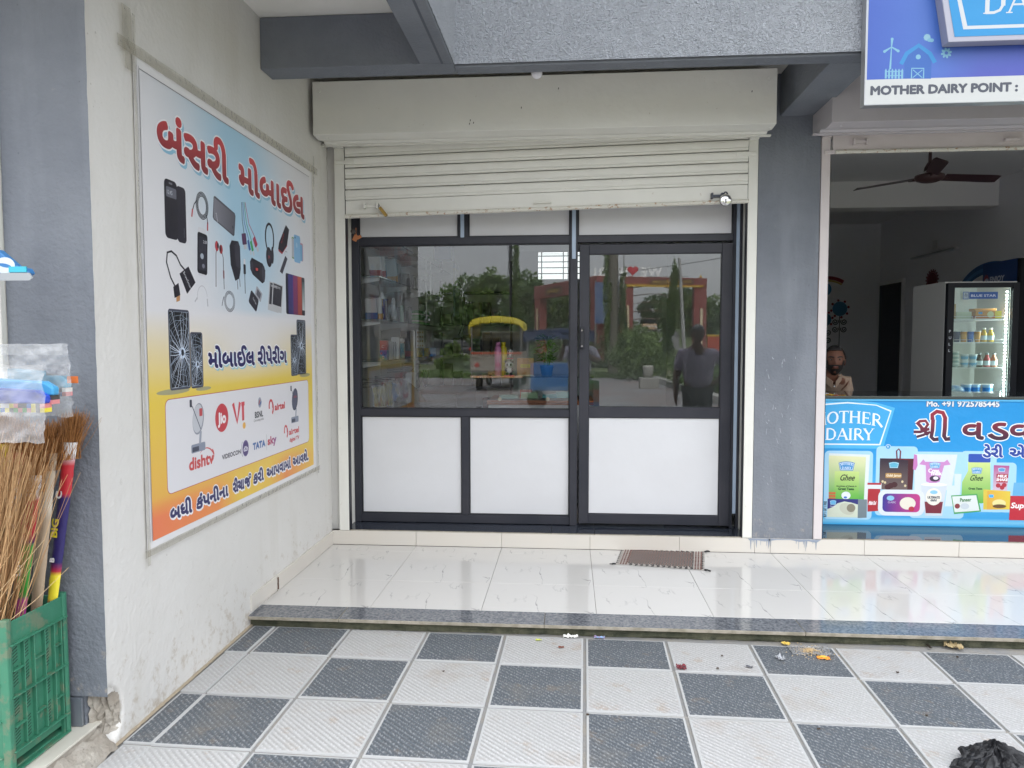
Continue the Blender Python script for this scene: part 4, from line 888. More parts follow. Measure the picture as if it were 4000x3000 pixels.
# ------------------------------------------------------------------ dairy emblem, used at several sizes
def serif_letter(A, ch, x, y, s, col, z, warp=None):
    """roman capital with thin serifs built from strokes; returns advance"""
    T, t = .17, .075
    def st(pts, w, w1=None):
        P = [(x+p[0]*s, y+p[1]*s) for p in pts]
        if len(P) == 2: P = [tuple(P[0][k]+(P[1][k]-P[0][k])*i/3 for k in (0, 1)) for i in range(4)]
        if warp: P = [warp(*p) for p in P]
        A.stroke(P, w*s, col, z, w1=None if w1 is None else w1*s)
    def se(cx, cy, w=.30): st([(cx-w/2, cy), (cx+w/2, cy)], .045)
    e = .022
    if ch == 'M':
        st([(.12, e), (.2, 1)], t); st([(.2, 1), (.52, .05)], T); st([(.52, .05), (.84, 1)], t); st([(.84, 1), (.92, 0)], T); se(.12, e, .26); se(.92, e, .32); se(.17, 1-e, .2); se(.88, 1-e, .2); return 1.08
    if ch == 'O':
        n = 20
        for k in range(n):
            a0, a1 = 2*math.pi*k/n, 2*math.pi*(k+1)/n; w = t+(T-t)*abs(math.cos((a0+a1)/2))
            st([(.45+.38*math.cos(a0), .5+.46*math.sin(a0)), (.45+.38*math.cos(a1), .5+.46*math.sin(a1))], w)
        return .92
    if ch == 'T': st([(.4, e), (.4, .97)], T); st([(.04, .96), (.76, .96)], t); st([(.05, .98), (.05, .8)], .05); st([(.75, .98), (.75, .8)], .05); se(.4, e); return .8
    if ch == 'H': st([(.18, e), (.18, 1-e)], T); st([(.78, e), (.78, 1-e)], T); st([(.18, .52), (.78, .52)], t); [se(a, b) for a in (.18, .78) for b in (e, 1-e)]; return .98
    if ch == 'E': st([(.18, e), (.18, 1-e)], T); st([(.12, .96), (.66, .96)], t); st([(.12, .04), (.70, .04)], t); st([(.18, .52), (.55, .52)], t); st([(.66, .98), (.66, .78)], .05); st([(.70, .02), (.72, .24)], .05); st([(.55, .6), (.55, .44)], .05); se(.16, e, .2); return .78
    if ch in 'RD':
        st([(.18, e), (.18, 1-e)], T); se(.18, e)
        if ch == 'R':
            pts = [(.12, .96), (.45, .96), (.62, .86), (.64, .72), (.58, .56), (.4, .50), (.18, .50)]; st(pts, .10); st([(.40, .50), (.86, .02)], T); return .86
        pts = [(.12, .96), (.45, .96), (.68, .86), (.82, .62), (.82, .38), (.68, .13), (.45, .04), (.12, .04)]; st(pts, .11); st([(.80, .7), (.80, .3)], T); return .98
    if ch == 'A': st([(.06, e), (.45, 1)], t); st([(.42, 1), (.82, e)], T); st([(.20, .34), (.66, .34)], t); se(.07, e, .26); se(.83, e, .3); return .9
    if ch == 'I': st([(.2, e), (.2, 1-e)], T); se(.2, e); se(.2, 1-e); return .42
    if ch == 'Y': st([(.06, 1-e), (.42, .45)], T); st([(.76, 1-e), (.42, .45)], t); st([(.42, .5), (.42, e)], T); se(.42, e); se(.08, 1-e, .26); se(.76, 1-e, .24); return .8
    return .4
ADV = dict(M=1.08, O=.92, T=.8, H=.98, E=.78, R=.86, D=.98, A=.9, I=.42, Y=.8)
def serif_word(A, word, cx, y, s, col, z, warp=None, sx=1):
    w = sum(ADV[c] for c in word)*s; x = cx-w/2
    for c in word: x += serif_letter(A, c, x, y, s, col, z, warp)*s
def emblem(A, cx, cy, w, h, z=2, c1=H('3fa9e0'), c2=H('f0f4f8'), c3=H('3fa9e0'), txt=True, tb=None):
    """curved top trapezoid badge, narrower at the bottom"""
    def outline(k):
        W2, H2 = w/2-k, h/2-k; top = [(-W2+2*W2*i/10, H2-.16*h+.16*h*(1-((i-5)/5)**2)) for i in range(11)]
        return [(cx+a, cy+b) for a, b in [(W2*.80, -H2), (-W2*.80, -H2)]+top][::-1]
    A.poly(outline(0), c1, z); A.poly(outline(h*.075), c2, z+1); A.poly(outline(h*.115), c3, z+2)
    if txt:
        f = lambda u, v: (u, v+.16*h*(1-((u-cx)/(w*.5))**2)-.13*h)
        serif_word(A, 'MOTHER', cx, cy+.08*h, w*.138, c2, z+3, warp=f); serif_word(A, 'DAIRY', cx, cy-.33*h, w*.150, c2, z+3)

# ------------------------------------------------------------------ dairy signboard above
sg = thing('signboard', (3.2, 3.86, 2.67), 'blue dairy shop signboard with a white name strip and a raised light blue emblem panel', 'sign')
MB().box(1.478, 5.2, 3.865, 3.92, 2.668, 4.3).build('box_body', mat('sign_alu', (.45, .46, .48), .4, .6), sg, bevel=.003)
A = Art((1.482, 3.8645, 2.672), (1, 0, 0), (0, 0, 1), (0, -1, 0))
def su(x, y): return ((x-605)*.000472, .126+(800-(y+(x-605)*.0311))*.000483)
c_a, c_b, c_c, c_d = H('4f7fe0'), H('3c64d2'), H('5a5cc8'), H('2f62cc')
def sbg(u, v):
    t = math.exp(-((u-.35)/.28)**2); q = max(0, min(1, (.32-v)/.2))
    return lerp(lerp(c_b, c_a, t), c_c, q*.8*max(0, min(1, (u-.3)/.25)))
A.rect(.0, .122, 3.6, 1.6, sbg, 0, 40, 14); A.rect(0, 0, 3.6, .122, H('eceeec'), 0)
A.rect(-.001, .122, .006, 1.6, H('d9dde4'), 1)
A.text('MOTHER DAIRY POINT :', .028, .048, .058, H('565b6a'), 1, width=.700, dil=.0034)
lb = H('8fd0ee'); mb = H('2fa0ea')
def P(*q): return [su(*p) for p in q]
A.stroke(P((855, 700), (863, 480)), .010, lb, 1, w1=.004)
for (p, q) in (((863, 475), (867, 395)), ((863, 475), (793, 520)), ((863, 475), (932, 515))):
    A.stroke([su(*p), su(*q)], .005, lb, 2, w1=.012); A.ell(*su(*q), .007, .007, lb, 2)
for k in range(6):
    x = 812+k*33.5; A.poly(P((x-10, 795), (x-10, 712), (x, 692), (x+10, 712), (x+10, 795)), lb, 1)
for y in (722, 765): A.rect(*su(805, y+7), *su(990, y-7), lb, 2)
A.stroke(P((965, 648), (1020, 540), (1140, 458), (1255, 540), (1310, 632)), .020, mb, 2); A.poly(P((1000, 795), (1000, 590), (1040, 540), (1140, 470), (1240, 540), (1275, 590), (1275, 795)), H('3474d2'), 1)
A.ell(*su(1138, 575), .012, .012, lb, 3)
A.stroke(P((1075, 792), (1075, 690), (1198, 690), (1198, 792)), .006, lb, 2); A.stroke(P((1088, 705), (1185, 785)), .004, lb, 2); A.stroke(P((1185, 705), (1088, 785)), .004, lb, 2)
fx, fy = su(1422, 535)
for k in range(8): a = k*math.pi/4+.2; A.ell(fx+.017*math.cos(a), fy+.017*math.sin(a), .010, .006, lb, 2, 10, rot=a)
sx_, sy_ = su(1222, 378)
for k in range(14): a = k*math.pi/7; A.poly([(sx_+.019*math.cos(a), sy_+.019*math.sin(a)), (sx_+.014*math.cos(a+.2), sy_+.014*math.sin(a+.2)), (sx_+.014*math.cos(a-.2), sy_+.014*math.sin(a-.2))], lb, 1)
A.ell(sx_, sy_, .0155, .0155, H('a9dcf2'), 2); A.ell(*su(1250, 405), .013, .009, lb, 3); A.ell(*su(1270, 408), .010, .009, lb, 3)
A.build('print', sg, MT['print_sign'])
bd = []   # raised emblem: wide cyan panel, its lower left corner is in view
for (x, y) in ((1435, 430), (3164, 430), (3350, -600), (1250, -600)): u, v = su(x, y); bd.append(((1.482+u)*.9845, CAMZ+(2.672+v-CAMZ)*.9845))
bd[1] = (bd[1][0], bd[0][1]); bd[2] = (bd[2][0], bd[3][1])
em = MB().prism([(p[0], p[1]) for p in bd], 'y', 3.80, 3.864, 0).build('emblem_panel', mat('emblem_edge', (.34, .34, .41), .4), sg, bevel=.003)
A = Art((0, 3.7985, 0), (1, 0, 0), (0, 0, 1), (0, -1, 0))
def inset(k):
    cx = sum(p[0] for p in bd)/4; cz = sum(p[1] for p in bd)/4
    return [(p[0]+(k*1.15 if p[0] < cx else -k*1.15), p[1]+(k if p[1] < cz else -k)) for p in bd]
A.poly(inset(.024), H('12a6ee'), 0); A.poly(inset(.058), H('eef2f6'), 1); A.poly(inset(.074), H('12a6ee'), 2)
zb = bd[0][1]
serif_word(A, 'DAIRY', 2.232, zb+.128, .118, H('eef2f6'), 3); serif_word(A, 'MOTHER', 2.232, zb+.285, .112, H('eef2f6'), 3)
A.build('emblem_print', em, MT['print_sign'])

# ------------------------------------------------------------------ dairy counter
ct = thing('counter', (3.3, 5.6, .167), 'blue printed dairy counter with product pictures and a phone number, dark glossy top', 'counter')
MB().box(1.655, 5.0, 5.342, 5.44, .167, 1.075).build('front_board', mat('board_blue', (.03, .30, .62), .4), ct)
MB().box(1.66, 5.0, 5.325, 5.90, 1.0755, 1.096).build('counter_top', mat('dark_glass_top', (.035, .045, .05), .04, spec=.7), ct, bevel=.002)
MB().box(1.66, 5.0, 5.33, 5.3405, 1.062, 1.0745).build('edge_trim', mat('trim_cyan', (.10, .48, .80), .3), ct)
A = Art((0, 5.3410, 0), (1, 0, 0), (0, 0, 1), (0, -1, 0))
def cu(x, y): return (1.816+(x-165)*.000679, 1.097-(y-118)*.000723)
def Q(*q): return [cu(*p) for p in q]
cb1 = H('1292d6'); glow = H('bfe6f6')
def cbg(u, v):
    t = max(0, math.exp(-((v-.40)/.22)**2)*.62); g = max(0, (.21-v)/.05)
    return lerp(lerp(cb1, H('5fb9e6'), t), H('2c9fd8'), g) if v > .2 else lerp(H('7cc4e6'), H('2fa2da'), (.2-v)/.03)
A.rect(1.70, .170, 4.9, 1.062, cbg, 0, 60, 30)
# large emblem cut by the guide rail
def trap(k, tz): return [cu(*p) for p in ((890-k, 235+k*.8), (700, 185+k*.6), (410, 145+k), (165, 165+k), (0, 190+k), (-60, 230+k), (30, 640-k), (780-k*.8, 640-k))]
A.poly(trap(0, 1), H('4db4e8'), 1); A.poly(trap(34, 1), H('e8f2f8'), 2); A.poly(trap(48, 1), H('3fa9e2'), 3)
f = lambda u, v: (u, v+.045*(1-((u-1.98)/.27)**2))
serif_word(A, 'MOTHER', 1.985, .862, .088, H('eef4f8'), 4, warp=lambda u, v: (u, v+.040-.55*(u-1.99)**2)); serif_word(A, 'DAIRY', 1.998, .780, .084, H('eef4f8'), 4)
A.ell(*cu(832, 620), .018, .018, H('e8f2f8'), 1); A.ell(*cu(832, 620), .015, .015, H('2a97d0'), 2); A.text('R', cu(832, 620)[0], cu(832, 620)[1]-.008, .024, H('e8f2f8'), 2, center=True)
A.text('Mo. +91 9725785445', cu(1210, 0)[0], cu(0, 218)[1], .055, H('e6e8ee'), 3, width=.486, dil=.0022, edge=(H('3f4a66'), .0030))
mar = lambda u, v: lerp(H('3c1c38'), H('9a2038'), (v-.80)/.18)
E_ = dict(edge=(H('eef0f4'), .0075))
# first word drawn from strokes (its joined letters have no single glyph)
def gs(pts, w, zc=((H('eef0f4'), 4, .016), (mar, 6, 0))):
    for c, z, e in zc: A.stroke(Q(*pts), w+e, c, z)
gs([(1110, 395), (1145, 365), (1200, 360), (1225, 395), (1200, 435), (1150, 450)], .020)
gs([(1120, 380), (1165, 430), (1230, 500)], .022); gs([(1085, 470), (1150, 470), (1240, 440)], .020); gs([(1115, 520), (1180, 500), (1250, 470)], .018)
gs([(1275, 350), (1272, 450), (1262, 520), (1290, 545), (1335, 540)], .026)
gs([(1270, 350), (1265, 300), (1310, 268), (1370, 280), (1395, 330), (1395, 430), (1390, 510), (1410, 540), (1450, 535)], .028)
for s, x, w in (('વ', 1580, .135), ('ડ', 1830, .130), ('વ', 2050, .135)): A.text(s, cu(x, 0)[0], cu(0, 535)[1], .185, mar, 4, width=w, dil=.0065, edge=(H('eef0f4'), .008))
nv = H('24449c')
A.text('ડેરી', cu(1785, 0)[0], cu(0, 710)[1], .098, nv, 5, width=.130, dil=.0045, edge=(H('eef0f4'), .0055)); A.text('એ', cu(2050, 0)[0], cu(0, 710)[1], .098, nv, 5, width=.10, dil=.0045, edge=(H('eef0f4'), .0055))
# products printed along the foot
lg = H('cfe3a0'); gr = H('55ad45'); cream = H('e3e2b4')
for (a, b, c, d) in ((215, 690, 660, 1345), (740, 640, 1110, 1300), (1090, 690, 1590, 1320), (1590, 680, 1900, 1250), (1880, 790, 2100, 1250)): A.rr(*cu(a-26, d+5), *cu(c+22, b-26), .03, lerp(cb1, glow, .75), 1)
A.poly(Q((232, 690), (650, 700), (630, 1330), (240, 1330)), H('dfe6e4'), 2); A.poly(Q((230, 712), (610, 722), (600, 1150), (240, 1150)), lambda u, v: lerp(gr, lg, (v-.40)/.16) if v < .6 else cream, 3)
A.rect(*cu(295, 1150), *cu(545, 870), lambda u, v: lerp(H('63b548'), H('c7dc86'), (v-.37)/.18), 4, 1, 6)
emblem(A, *cu(415, 815), .112, .066, 4, c1=H('2a7cc0'), c3=H('3a90cc'))
A.text('Ghee', cu(345, 0)[0], cu(0, 960)[1], .062, H('2b3528'), 5, width=.10, shear=.35, dil=.0012); A.text('Goodness of Vitamin A', cu(315, 0)[0], cu(0, 1023)[1], .014, H('2f4030'), 5, width=.14, dil=.0006); A.text('Great Taste', cu(335, 0)[0], cu(0, 1055)[1], .024, H('24502c'), 5, width=.108, dil=.0012)
for k in range(3): A.rect(*cu(238, 1100+k*28), *cu(308, 1078+k*28), H('cc6a3c'), 5)
A.ell(*cu(415, 1110), .032, .028, H('e8eef2'), 5); A.ell(*cu(410, 1130), .012, .008, H('3a78c8'), 6)
A.rect(*cu(228, 1330), *cu(540, 1145), H('d5dcc8'), 6); A.poly(Q((540, 1145), (632, 1148), (632, 1330), (540, 1335)), H('77858c'), 6)
A.poly(Q((228, 1145), (540, 1145), (540, 1200), (470, 1180), (400, 1170), (330, 1190), (280, 1230), (228, 1250)), H('2e2f78'), 7)
emblem(A, *cu(285, 1182), .046, .034, 8, txt=False, c1=H('4a9fd4'), c3=H('69b6e0')); A.text('Classics', cu(255, 0)[0], cu(0, 1228)[1], .015, H('e8e8f4'), 8, width=.038); A.ell(*cu(430, 1245), .055, .040, H('c9cbb8'), 8, rot=-.4); A.ell(*cu(470, 1235), .030, .030, H('8d8674'), 9)
A.text('BUY 1 GET 1 FREE', cu(218, 0)[0], cu(0, 1330)[1], .026, H('1f3c50'), 3, width=.115, rot=R(90), dil=.0008)
A.poly(Q((632, 1000), (770, 990), (750, 1260), (640, 1270)), H('ae2a34'), 2); A.rect(*cu(632, 1040), *cu(775, 985), H('dfe3e8'), 3); A.rect(*cu(632, 1000), *cu(770, 980), H('b52c36'), 4); A.text('Mishti Doi', cu(645, 0)[0], cu(0, 1200)[1], .04, H('eddfe0'), 3, width=.05, shear=.3, dil=.001)
A.poly(Q((752, 735), (1038, 745), (1038, 1045), (752, 1045)), lambda u, v: ramp([(.42, H('6a5a58')), (.52, H('8a7a72')), (.525, H('33202c')), (.6, H('42202c')), (.66, H('241a30'))], v), 2); A.poly(Q((1038, 745), (1100, 735), (1090, 1045), (1038, 1045)), H('4a1420'), 2)
A.stroke(Q((925, 740), (918, 660), (940, 640), (958, 665), (955, 740)), .010, H('6a1626'), 3); A.poly(Q((752, 735), (1100, 735), (1038, 750)), H('6a1626'), 3)
emblem(A, *cu(895, 800), .07, .044, 4, txt=False, c1=H('58a8c4'), c3=H('5fb2cc')); A.rr(*cu(812, 930), *cu(975, 880), .008, H('b48a50'), 4); A.text('Gulab Jamun', cu(820, 0)[0], cu(0, 915)[1], .026, H('f0e4cc'), 5, width=.10, shear=.2, dil=.0006)
for (x, y) in ((870, 1005), (905, 995), (840, 1020)): A.ell(*cu(x, y), .022, .020, H('421820'), 4)
for (x, y) in ((785, 965), (810, 975), (1015, 1005), (985, 965)): A.ell(*cu(x, y), .008, .009, H('d9c9a0'), 4)
A.poly(Q((1100, 690), (1530, 690), (1480, 1040), (1110, 1060)), H('d9e0ea'), 2); A.poly(Q((1190, 740), (1210, 765), (1400, 765), (1430, 740), (1465, 790), (1400, 800), (1360, 960), (1290, 985), (1225, 960), (1215, 800), (1150, 790)), H('c98ac4'), 3)
emblem(A, *cu(1308, 798), .078, .044, 4, txt=True, c1=H('4a98cc'), c3=H('5aa6d6')); A.text('Cow', cu(1245, 0)[0], cu(0, 870)[1], .04, H('f2ecf4'), 5, width=.07, dil=.002); A.text('milk', cu(1275, 0)[0], cu(0, 895)[1], .036, H('f2ecf4'), 5, width=.07, dil=.002); A.ell(*cu(1310, 930), .035, .022, H('3a2a40'), 5); A.ell(*cu(1320, 925), .018, .012, H('e8e4ec'), 6)
A.poly(Q((1095, 690), (1125, 700), (1135, 800), (1115, 850), (1088, 840)), H('c77ab8'), 3)
A.poly(Q((1505, 880), (1578, 880), (1560, 1200), (1420, 1205), (1440, 1000), (1510, 995)), H('d5e2ea'), 2)
A.poly(Q((1635, 760), (1860, 765), (1878, 1150), (1780, 1170), (1582, 1120), (1585, 960), (1640, 850)), lambda u, v: lerp(H('5eb24a'), H('cfe08e'), (v-.36)/.26), 3); A.rr(*cu(1640, 765), *cu(1860, 682), .008, H('2a4fae'), 4)
emblem(A, *cu(1728, 845), .074, .046, 4, c1=H('3484c0'), c3=H('4a98cc')); A.text('Ghee', cu(1658, 0)[0], cu(0, 945)[1], .058, H('2b4a28'), 5, width=.085, shear=.35, dil=.001); A.text('Great Taste', cu(1652, 0)[0], cu(0, 1033)[1], .020, H('24502c'), 5, width=.092, dil=.001)
A.poly(Q((1895, 790), (2050, 795), (2035, 1040), (1895, 1040)), lambda u, v: lerp(H('d8c8d4'), H('b0508c'), (v-.42)/.12), 3); A.rr(*cu(1925, 960), *cu(2040, 875), .004, H('a82a3c'), 4); A.text('MILK', cu(1938, 0)[0], cu(0, 910)[1], .026, H('f4eef0'), 5, width=.062, dil=.0015, shear=.15); A.text('SHAKE', cu(1925, 0)[0], cu(0, 945)[1], .026, H('f4eef0'), 5, width=.075, dil=.0015, shear=.15)
for (x, y) in ((1945, 990), (1985, 1010), (2005, 985)): A.ell(*cu(x, y), .016, .016, H('b03040'), 4)
emblem(A, *cu(1975, 835), .05, .030, 4, txt=False, c1=H('b8d0e4'), c3=H('5a9cd0'))
A.rr(*cu(745, 1305), *cu(1215, 1045), .05, H('dde3ea'), 5); A.rr(*cu(790, 1268), *cu(1170, 1085), .03, lambda u, v: H('c03c84') if u > 2.38 else H('3a3490'), 6); A.ell(*cu(1045, 1180), .055, .045, H('e8e2d2'), 7); A.ell(*cu(1085, 1235), .02, .018, H('b83448'), 8); A.ell(*cu(870, 1130), .026, .018, H('8cc4e4'), 7); A.text('CLASSIC', cu(845, 0)[0], cu(0, 1180)[1], .018, H('e0dcf0'), 7, width=.055)
A.poly(Q((1175, 1000), (1435, 1000), (1395, 1300), (1225, 1300)), H('cfd8e0'), 5); A.poly(Q((1215, 1160), (1400, 1160), (1385, 1275), (1230, 1275)), H('7a2838'), 6); A.ell(*cu(1305, 990), .09, .012, H('eef2f4'), 6); A.ell(*cu(1305, 1110), .055, .062, H('ece8dc'), 7); A.text('ULTIMATE', cu(1245, 0)[0], cu(0, 1128)[1], .024, H('2d3a4c'), 8, width=.082, dil=.001); A.text('dahi', cu(1275, 0)[0], cu(0, 1155)[1], .024, H('2d3a4c'), 8, width=.04, dil=.001); A.ell(*cu(1305, 1065), .026, .014, H('8cc8e8'), 8)
A.poly(Q((1480, 1095), (1740, 1075), (1785, 1250), (1515, 1280)), H('4da35c'), 5); A.poly(Q((1490, 1105), (1730, 1088), (1768, 1240), (1520, 1262)), H('dfe5e2'), 6); A.text('Paneer', cu(1572, 0)[0], cu(0, 1155)[1], .036, H('3a7a44'), 7, width=.075, dil=.001, rot=.05); A.ell(*cu(1620, 1200), .030, .022, H('c8d2d8'), 8); A.ell(*cu(1545, 1200), .018, .018, H('8a3a40'), 8)
A.poly(Q((1800, 1030), (2070, 1045), (2068, 1225), (1805, 1230)), H('d9c04a'), 5); A.poly(Q((1840, 1045), (2065, 1045), (2062, 1225), (1842, 1230)), lambda u, v: lerp(H('d98a3c'), H('e3c848'), (u-2.9)*8), 6); A.ell(*cu(1960, 1165), .046, .028, H('eadf9a'), 7); A.ell(*cu(1965, 1195), .046, .014, H('6a4a28'), 8); emblem(A, *cu(1880, 1095), .036, .024, 7, txt=False)
A.poly(Q((2070, 1090), (2400, 1090), (2400, 1330), (2065, 1330)), H('c02a3a'), 5); A.text('Supa', cu(2078, 0)[0], cu(0, 1210)[1], .055, H('f4f0ee'), 6, width=.11, dil=.002, shear=.2); A.poly(Q((2100, 960), (2200, 960), (2220, 1090), (2090, 1090)), H('6ab0dc'), 4)
for k in range(8): x = 2260+k*190; A.rr(*cu(x, 1290), *cu(x+150, 830+60*(k % 3)), .02, (H('7ab850'), H('c8404c'), H('e4dfe4'), H('4a62b4'))[k % 4], 2); emblem(A, *cu(x+75, 960+50*(k % 3)), .07, .045, 4, txt=False)
A.build('print', ct)

# ------------------------------------------------------------------ inside the phone shop
m_brk = mat('bracket_white', (.66, .67, .66), .5); m_shelfg = mat('shelf_glass', (.10, .14, .135), .08, spec=.8)
BR = (5.36, 6.28, 7.08, 7.95, 8.8)
SH = {0: 2.288, 1: 1.973, 2: 1.654, 3: 1.345}
def shelf(z, y0, y1, label):
    t = thing('wall_shelf', (-1.53, (y0+y1)/2, z-.07), label, 'shelf', 'glass shelves on the left wall of the shop')
    m = MB(); m.box(-1.645, -1.395, y0, y1, z-.009, z); m.build('board', m_shelfg, t)
    for y in BR:
        if y0 <= y <= y1: MB().prism([(-1.648, z-.010), (-1.405, z-.010), (-1.405, z-.026), (-1.41, z-.034), (-1.648, z-.072)], 'y', y-.004, y+.004).build('bracket', m_brk, t)
    return t
nm = {0: 'topmost glass shelf on white brackets inside the shop window', 1: 'second glass shelf from the top inside the shop window', 2: 'third glass shelf, holding spray cans, inside the shop window', 3: 'lowest glass shelf, holding upright boxes, inside the shop window'}
for k, z in SH.items(): shelf(z, 5.30, 8.95, nm[k])
for y in BR[1:]: MB().box(-1.65, -1.642, y-.012, y+.012, 1.2, 2.6).build('shelf_rail', m_brk, label='white slotted wall rail carrying the shelf brackets in the shop', cat='rail', group='slotted wall rails in the shop')
def boxy(name, x, y, z, w, d, h, col, label, tilt=0, group=None, cat='box', band=None, rough=.4, par=None):
    """a small printed carton: body plus coloured band"""
    t = thing(name, (x, y, z), label, cat, group) if par is None else par
    M = Matrix.Rotation(tilt, 3, 'X')
    def at(p): return Vector((x, y, z))+M @ Vector(p)
    mb = mat('carton_%02x%02x%02x' % tuple(int(c*255) for c in col), col, rough)
    MB().obox(at((0, 0, h/2)), (w, d, h), M).build('carton', mb, t, bevel=.001)
    if band:
        bc, b0, b1 = band; mb2 = mat('carton_%02x%02x%02x' % tuple(int(c*255) for c in bc), bc, rough)
        MB().obox(at((0, 0, h*(b0+b1)/2)), (w+.001, d+.001, h*(b1-b0)), M).build('label_band', mb2, t)
    return t
w_ = H('d4d6d6'); r_ = H('a3282e'); o_ = H('d49a2c'); b_ = H('2866a6')
boxy('phone_box', -1.47, 5.50, 1.973, .09, .022, .165, w_, 'white and red carton leaning leftmost on the second shelf', .28, band=(r_, 0, .38))
boxy('phone_box', -1.455, 5.57, 1.973, .09, .022, .175, w_, 'white and red carton leaning second from left on the second shelf', .30, band=(r_, 0, .36))
boxy('phone_box', -1.46, 5.70, 1.973, .05, .02, .12, b_, 'small blue carton leaning between red and yellow ones on the second shelf', .35)
boxy('phone_box', -1.44, 5.90, 1.973, .085, .03, .20, w_, 'tall white carton with yellow foot leaning on the second shelf', .42, band=(o_, 0, .28))
boxy('storage_box', -1.50, 6.05, 1.973, .12, .10, .17, H('8b9698'), 'plain grey carton standing on the second shelf behind the yellow footed one')
for k in range(7): boxy('slim_box', -1.45, 6.45+k*.16, 1.973, .09, .02, .13, H('77797c' if k % 2 else '8d8f90'), 'slim grey carton leaning in the row at the dark end of the second shelf', .45, 'slim grey cartons leaning on the second shelf')
boxy('phone_box', -1.49, 5.44, 1.654, .09, .02, .16, w_, 'white carton with a blue foot leaning leftmost on the third shelf', .22, band=(b_, 0, .35))
boxy('phone_box', -1.465, 5.49, 1.654, .09, .02, .17, w_, 'white carton with a yellow foot leaning on the third shelf', .24, band=(o_, 0, .3))
boxy('phone_box', -1.47, 5.545, 1.654, .10, .03, .165, H('9b7430'), 'brown yellow carton leaning beside the violet spray can', .2)
def spray(x, y, z, col, capc, label, h=.15, r=.024):
    t = thing('spray_can', (x, y, z), label, 'spray can')
    MB().lathe((x, y, z), [(0, 0), (r, .002), (r, h*.82), (r*.8, h*.9), (r*.6, h*.93), (0, h*.93)], 18).build('can', mat('can_'+label[:9].replace(' ', '_'), col, .3, .2), t, smooth=True)
    MB().lathe((x, y, z+h*.86), [(0, 0), (r*.93, 0), (r*.9, .018), (r*.62, .03), (r*.55, .046), (0, .05)], 16).build('cap', mat('cap_white', capc, .4), t, smooth=True)
    MB().obox((x+.001, y-r*.9, z+.03), (r*1.3, .006, .03)).build('sticker', m_panel, t)
spray(-1.435, 5.53, 1.654, H('3a3596'), H('d6d8da'), 'violet spray can with a white ring cap on the third shelf', .185, .024)
boxy('book_box', -1.44, 5.66, 1.654, .03, .045, .17, H('4a2640'), 'narrow maroon and violet box standing between two spray cans', cat='box', band=(H('2c2c78'), .9, 1))
spray(-1.44, 5.92, 1.654, H('c4c6ca'), H('d6d8da'), 'white wrapped spray can with a small dome cap on the third shelf', .165, .027)
for k in range(3): boxy('slim_box', -1.50, 5.80+k*.16, 1.654, .09, .02, .15, H('a2a5a6'), 'white slim carton leaning behind the white spray can', .4 if k else .15, 'white slim cartons behind the spray cans')
MB().cone((-1.44, 6.22, 1.656), (-1.44, 6.22, 1.80), .017, .017, 14).build('tube_pack', mat('pale_green', H('9cbba8'), .4), label='pale green upright tube with yellow foot on the third shelf', cat='tube')
boxy('phone_box', -1.50, 6.55, 1.654, .13, .09, .15, H('84888a'), 'grey carton standing above the small green cartons')
for j in range(2):
    for k in range(4): boxy('green_carton', -1.43, 6.78+k*.135, 1.655+j*.064, .07, .12, .062, H('2f8a38'), 'small bright green carton stacked on the third shelf', 0, 'green cartons stacked on the third shelf', band=(H('c8c8c0'), .35, .55))
t = boxy('gift_box', -1.445, 5.62, 1.345, .055, .06, .152, H('c23a2c'), 'bright red carton with rainbow printed foot on the lowest shelf', band=(H('35609e'), 0, .5))
A = Art((-1.4725, 5.5893, 1.346), (1, 0, 0), (0, 0, 1), (0, -1, 0))
A.rect(0, 0, .055, .074, lambda u, v: ramp([(0, H('e0a090')), (.25, H('3f9a58')), (.5, H('3d52a8')), (.8, H('6a3a90')), (1, H('8a3a88'))], (v+u*.6)/.1), 1, 6, 8); A.ell(.013, .05, .008, .009, H('c84050'), 2); A.ell(.04, .04, .006, .005, H('2a2a60'), 2); A.rr(.018, .008, .034, .03, .002, H('e0b890'), 2); A.ell(.026, .019, .005, .006, H('8a5030'), 3); A.arc(.028, .103, .010, 20, 300, .003, H('e8c8c0'), 2)
A.build('print', t)
for k in range(4):
    y = 5.70+k*.075; tb = boxy('phone_box', -1.445, y, 1.345, .034, .05, .142, H('c9ccd2'), 'slim white phone carton with a dark phone picture on the lowest shelf', 0, 'slim phone cartons on the lowest shelf')
    A = Art((-1.462, y-.0256, 1.346), (1, 0, 0), (0, 0, 1), (0, -1, 0)); A.rr(.007, .008, .027, .10, .006, H('23243a') if k % 2 else H('2c3566'), 1); A.build('print', tb)
boxy('phone_box', -1.45, 6.02, 1.345, .065, .04, .18, H('cfd2d4'), 'tall plain white carton standing on the lowest shelf')
t = thing('toy_figure', (-1.44, 6.2, 1.345), 'teal toy water bottle with a black and white animal head cap on the lowest shelf', 'toy')
MB().lathe((-1.44, 6.2, 1.345), [(0, 0), (.026, 0), (.026, .05), (.022, .06), (.024, .12), (.018, .13), (0, .13)], 14).build('bottle_body', mat('teal_plastic', H('2f8a9c'), .3), t, smooth=True)
MB().ball((-1.44, 6.2, 1.497), .026, .022, .022).build('head', m_panel, t, smooth=True)
for dx in (-.018, .018): MB().ball((-1.44+dx, 6.195, 1.517), .009).build('ear', m_alu2, t, smooth=True)
boxy('speaker_box', -1.46, 6.48, 1.345, .09, .10, .24, H('1f2026'), 'tall black speaker carton at the far end of the lowest shelf', band=(H('7a1d24'), .05, .25))
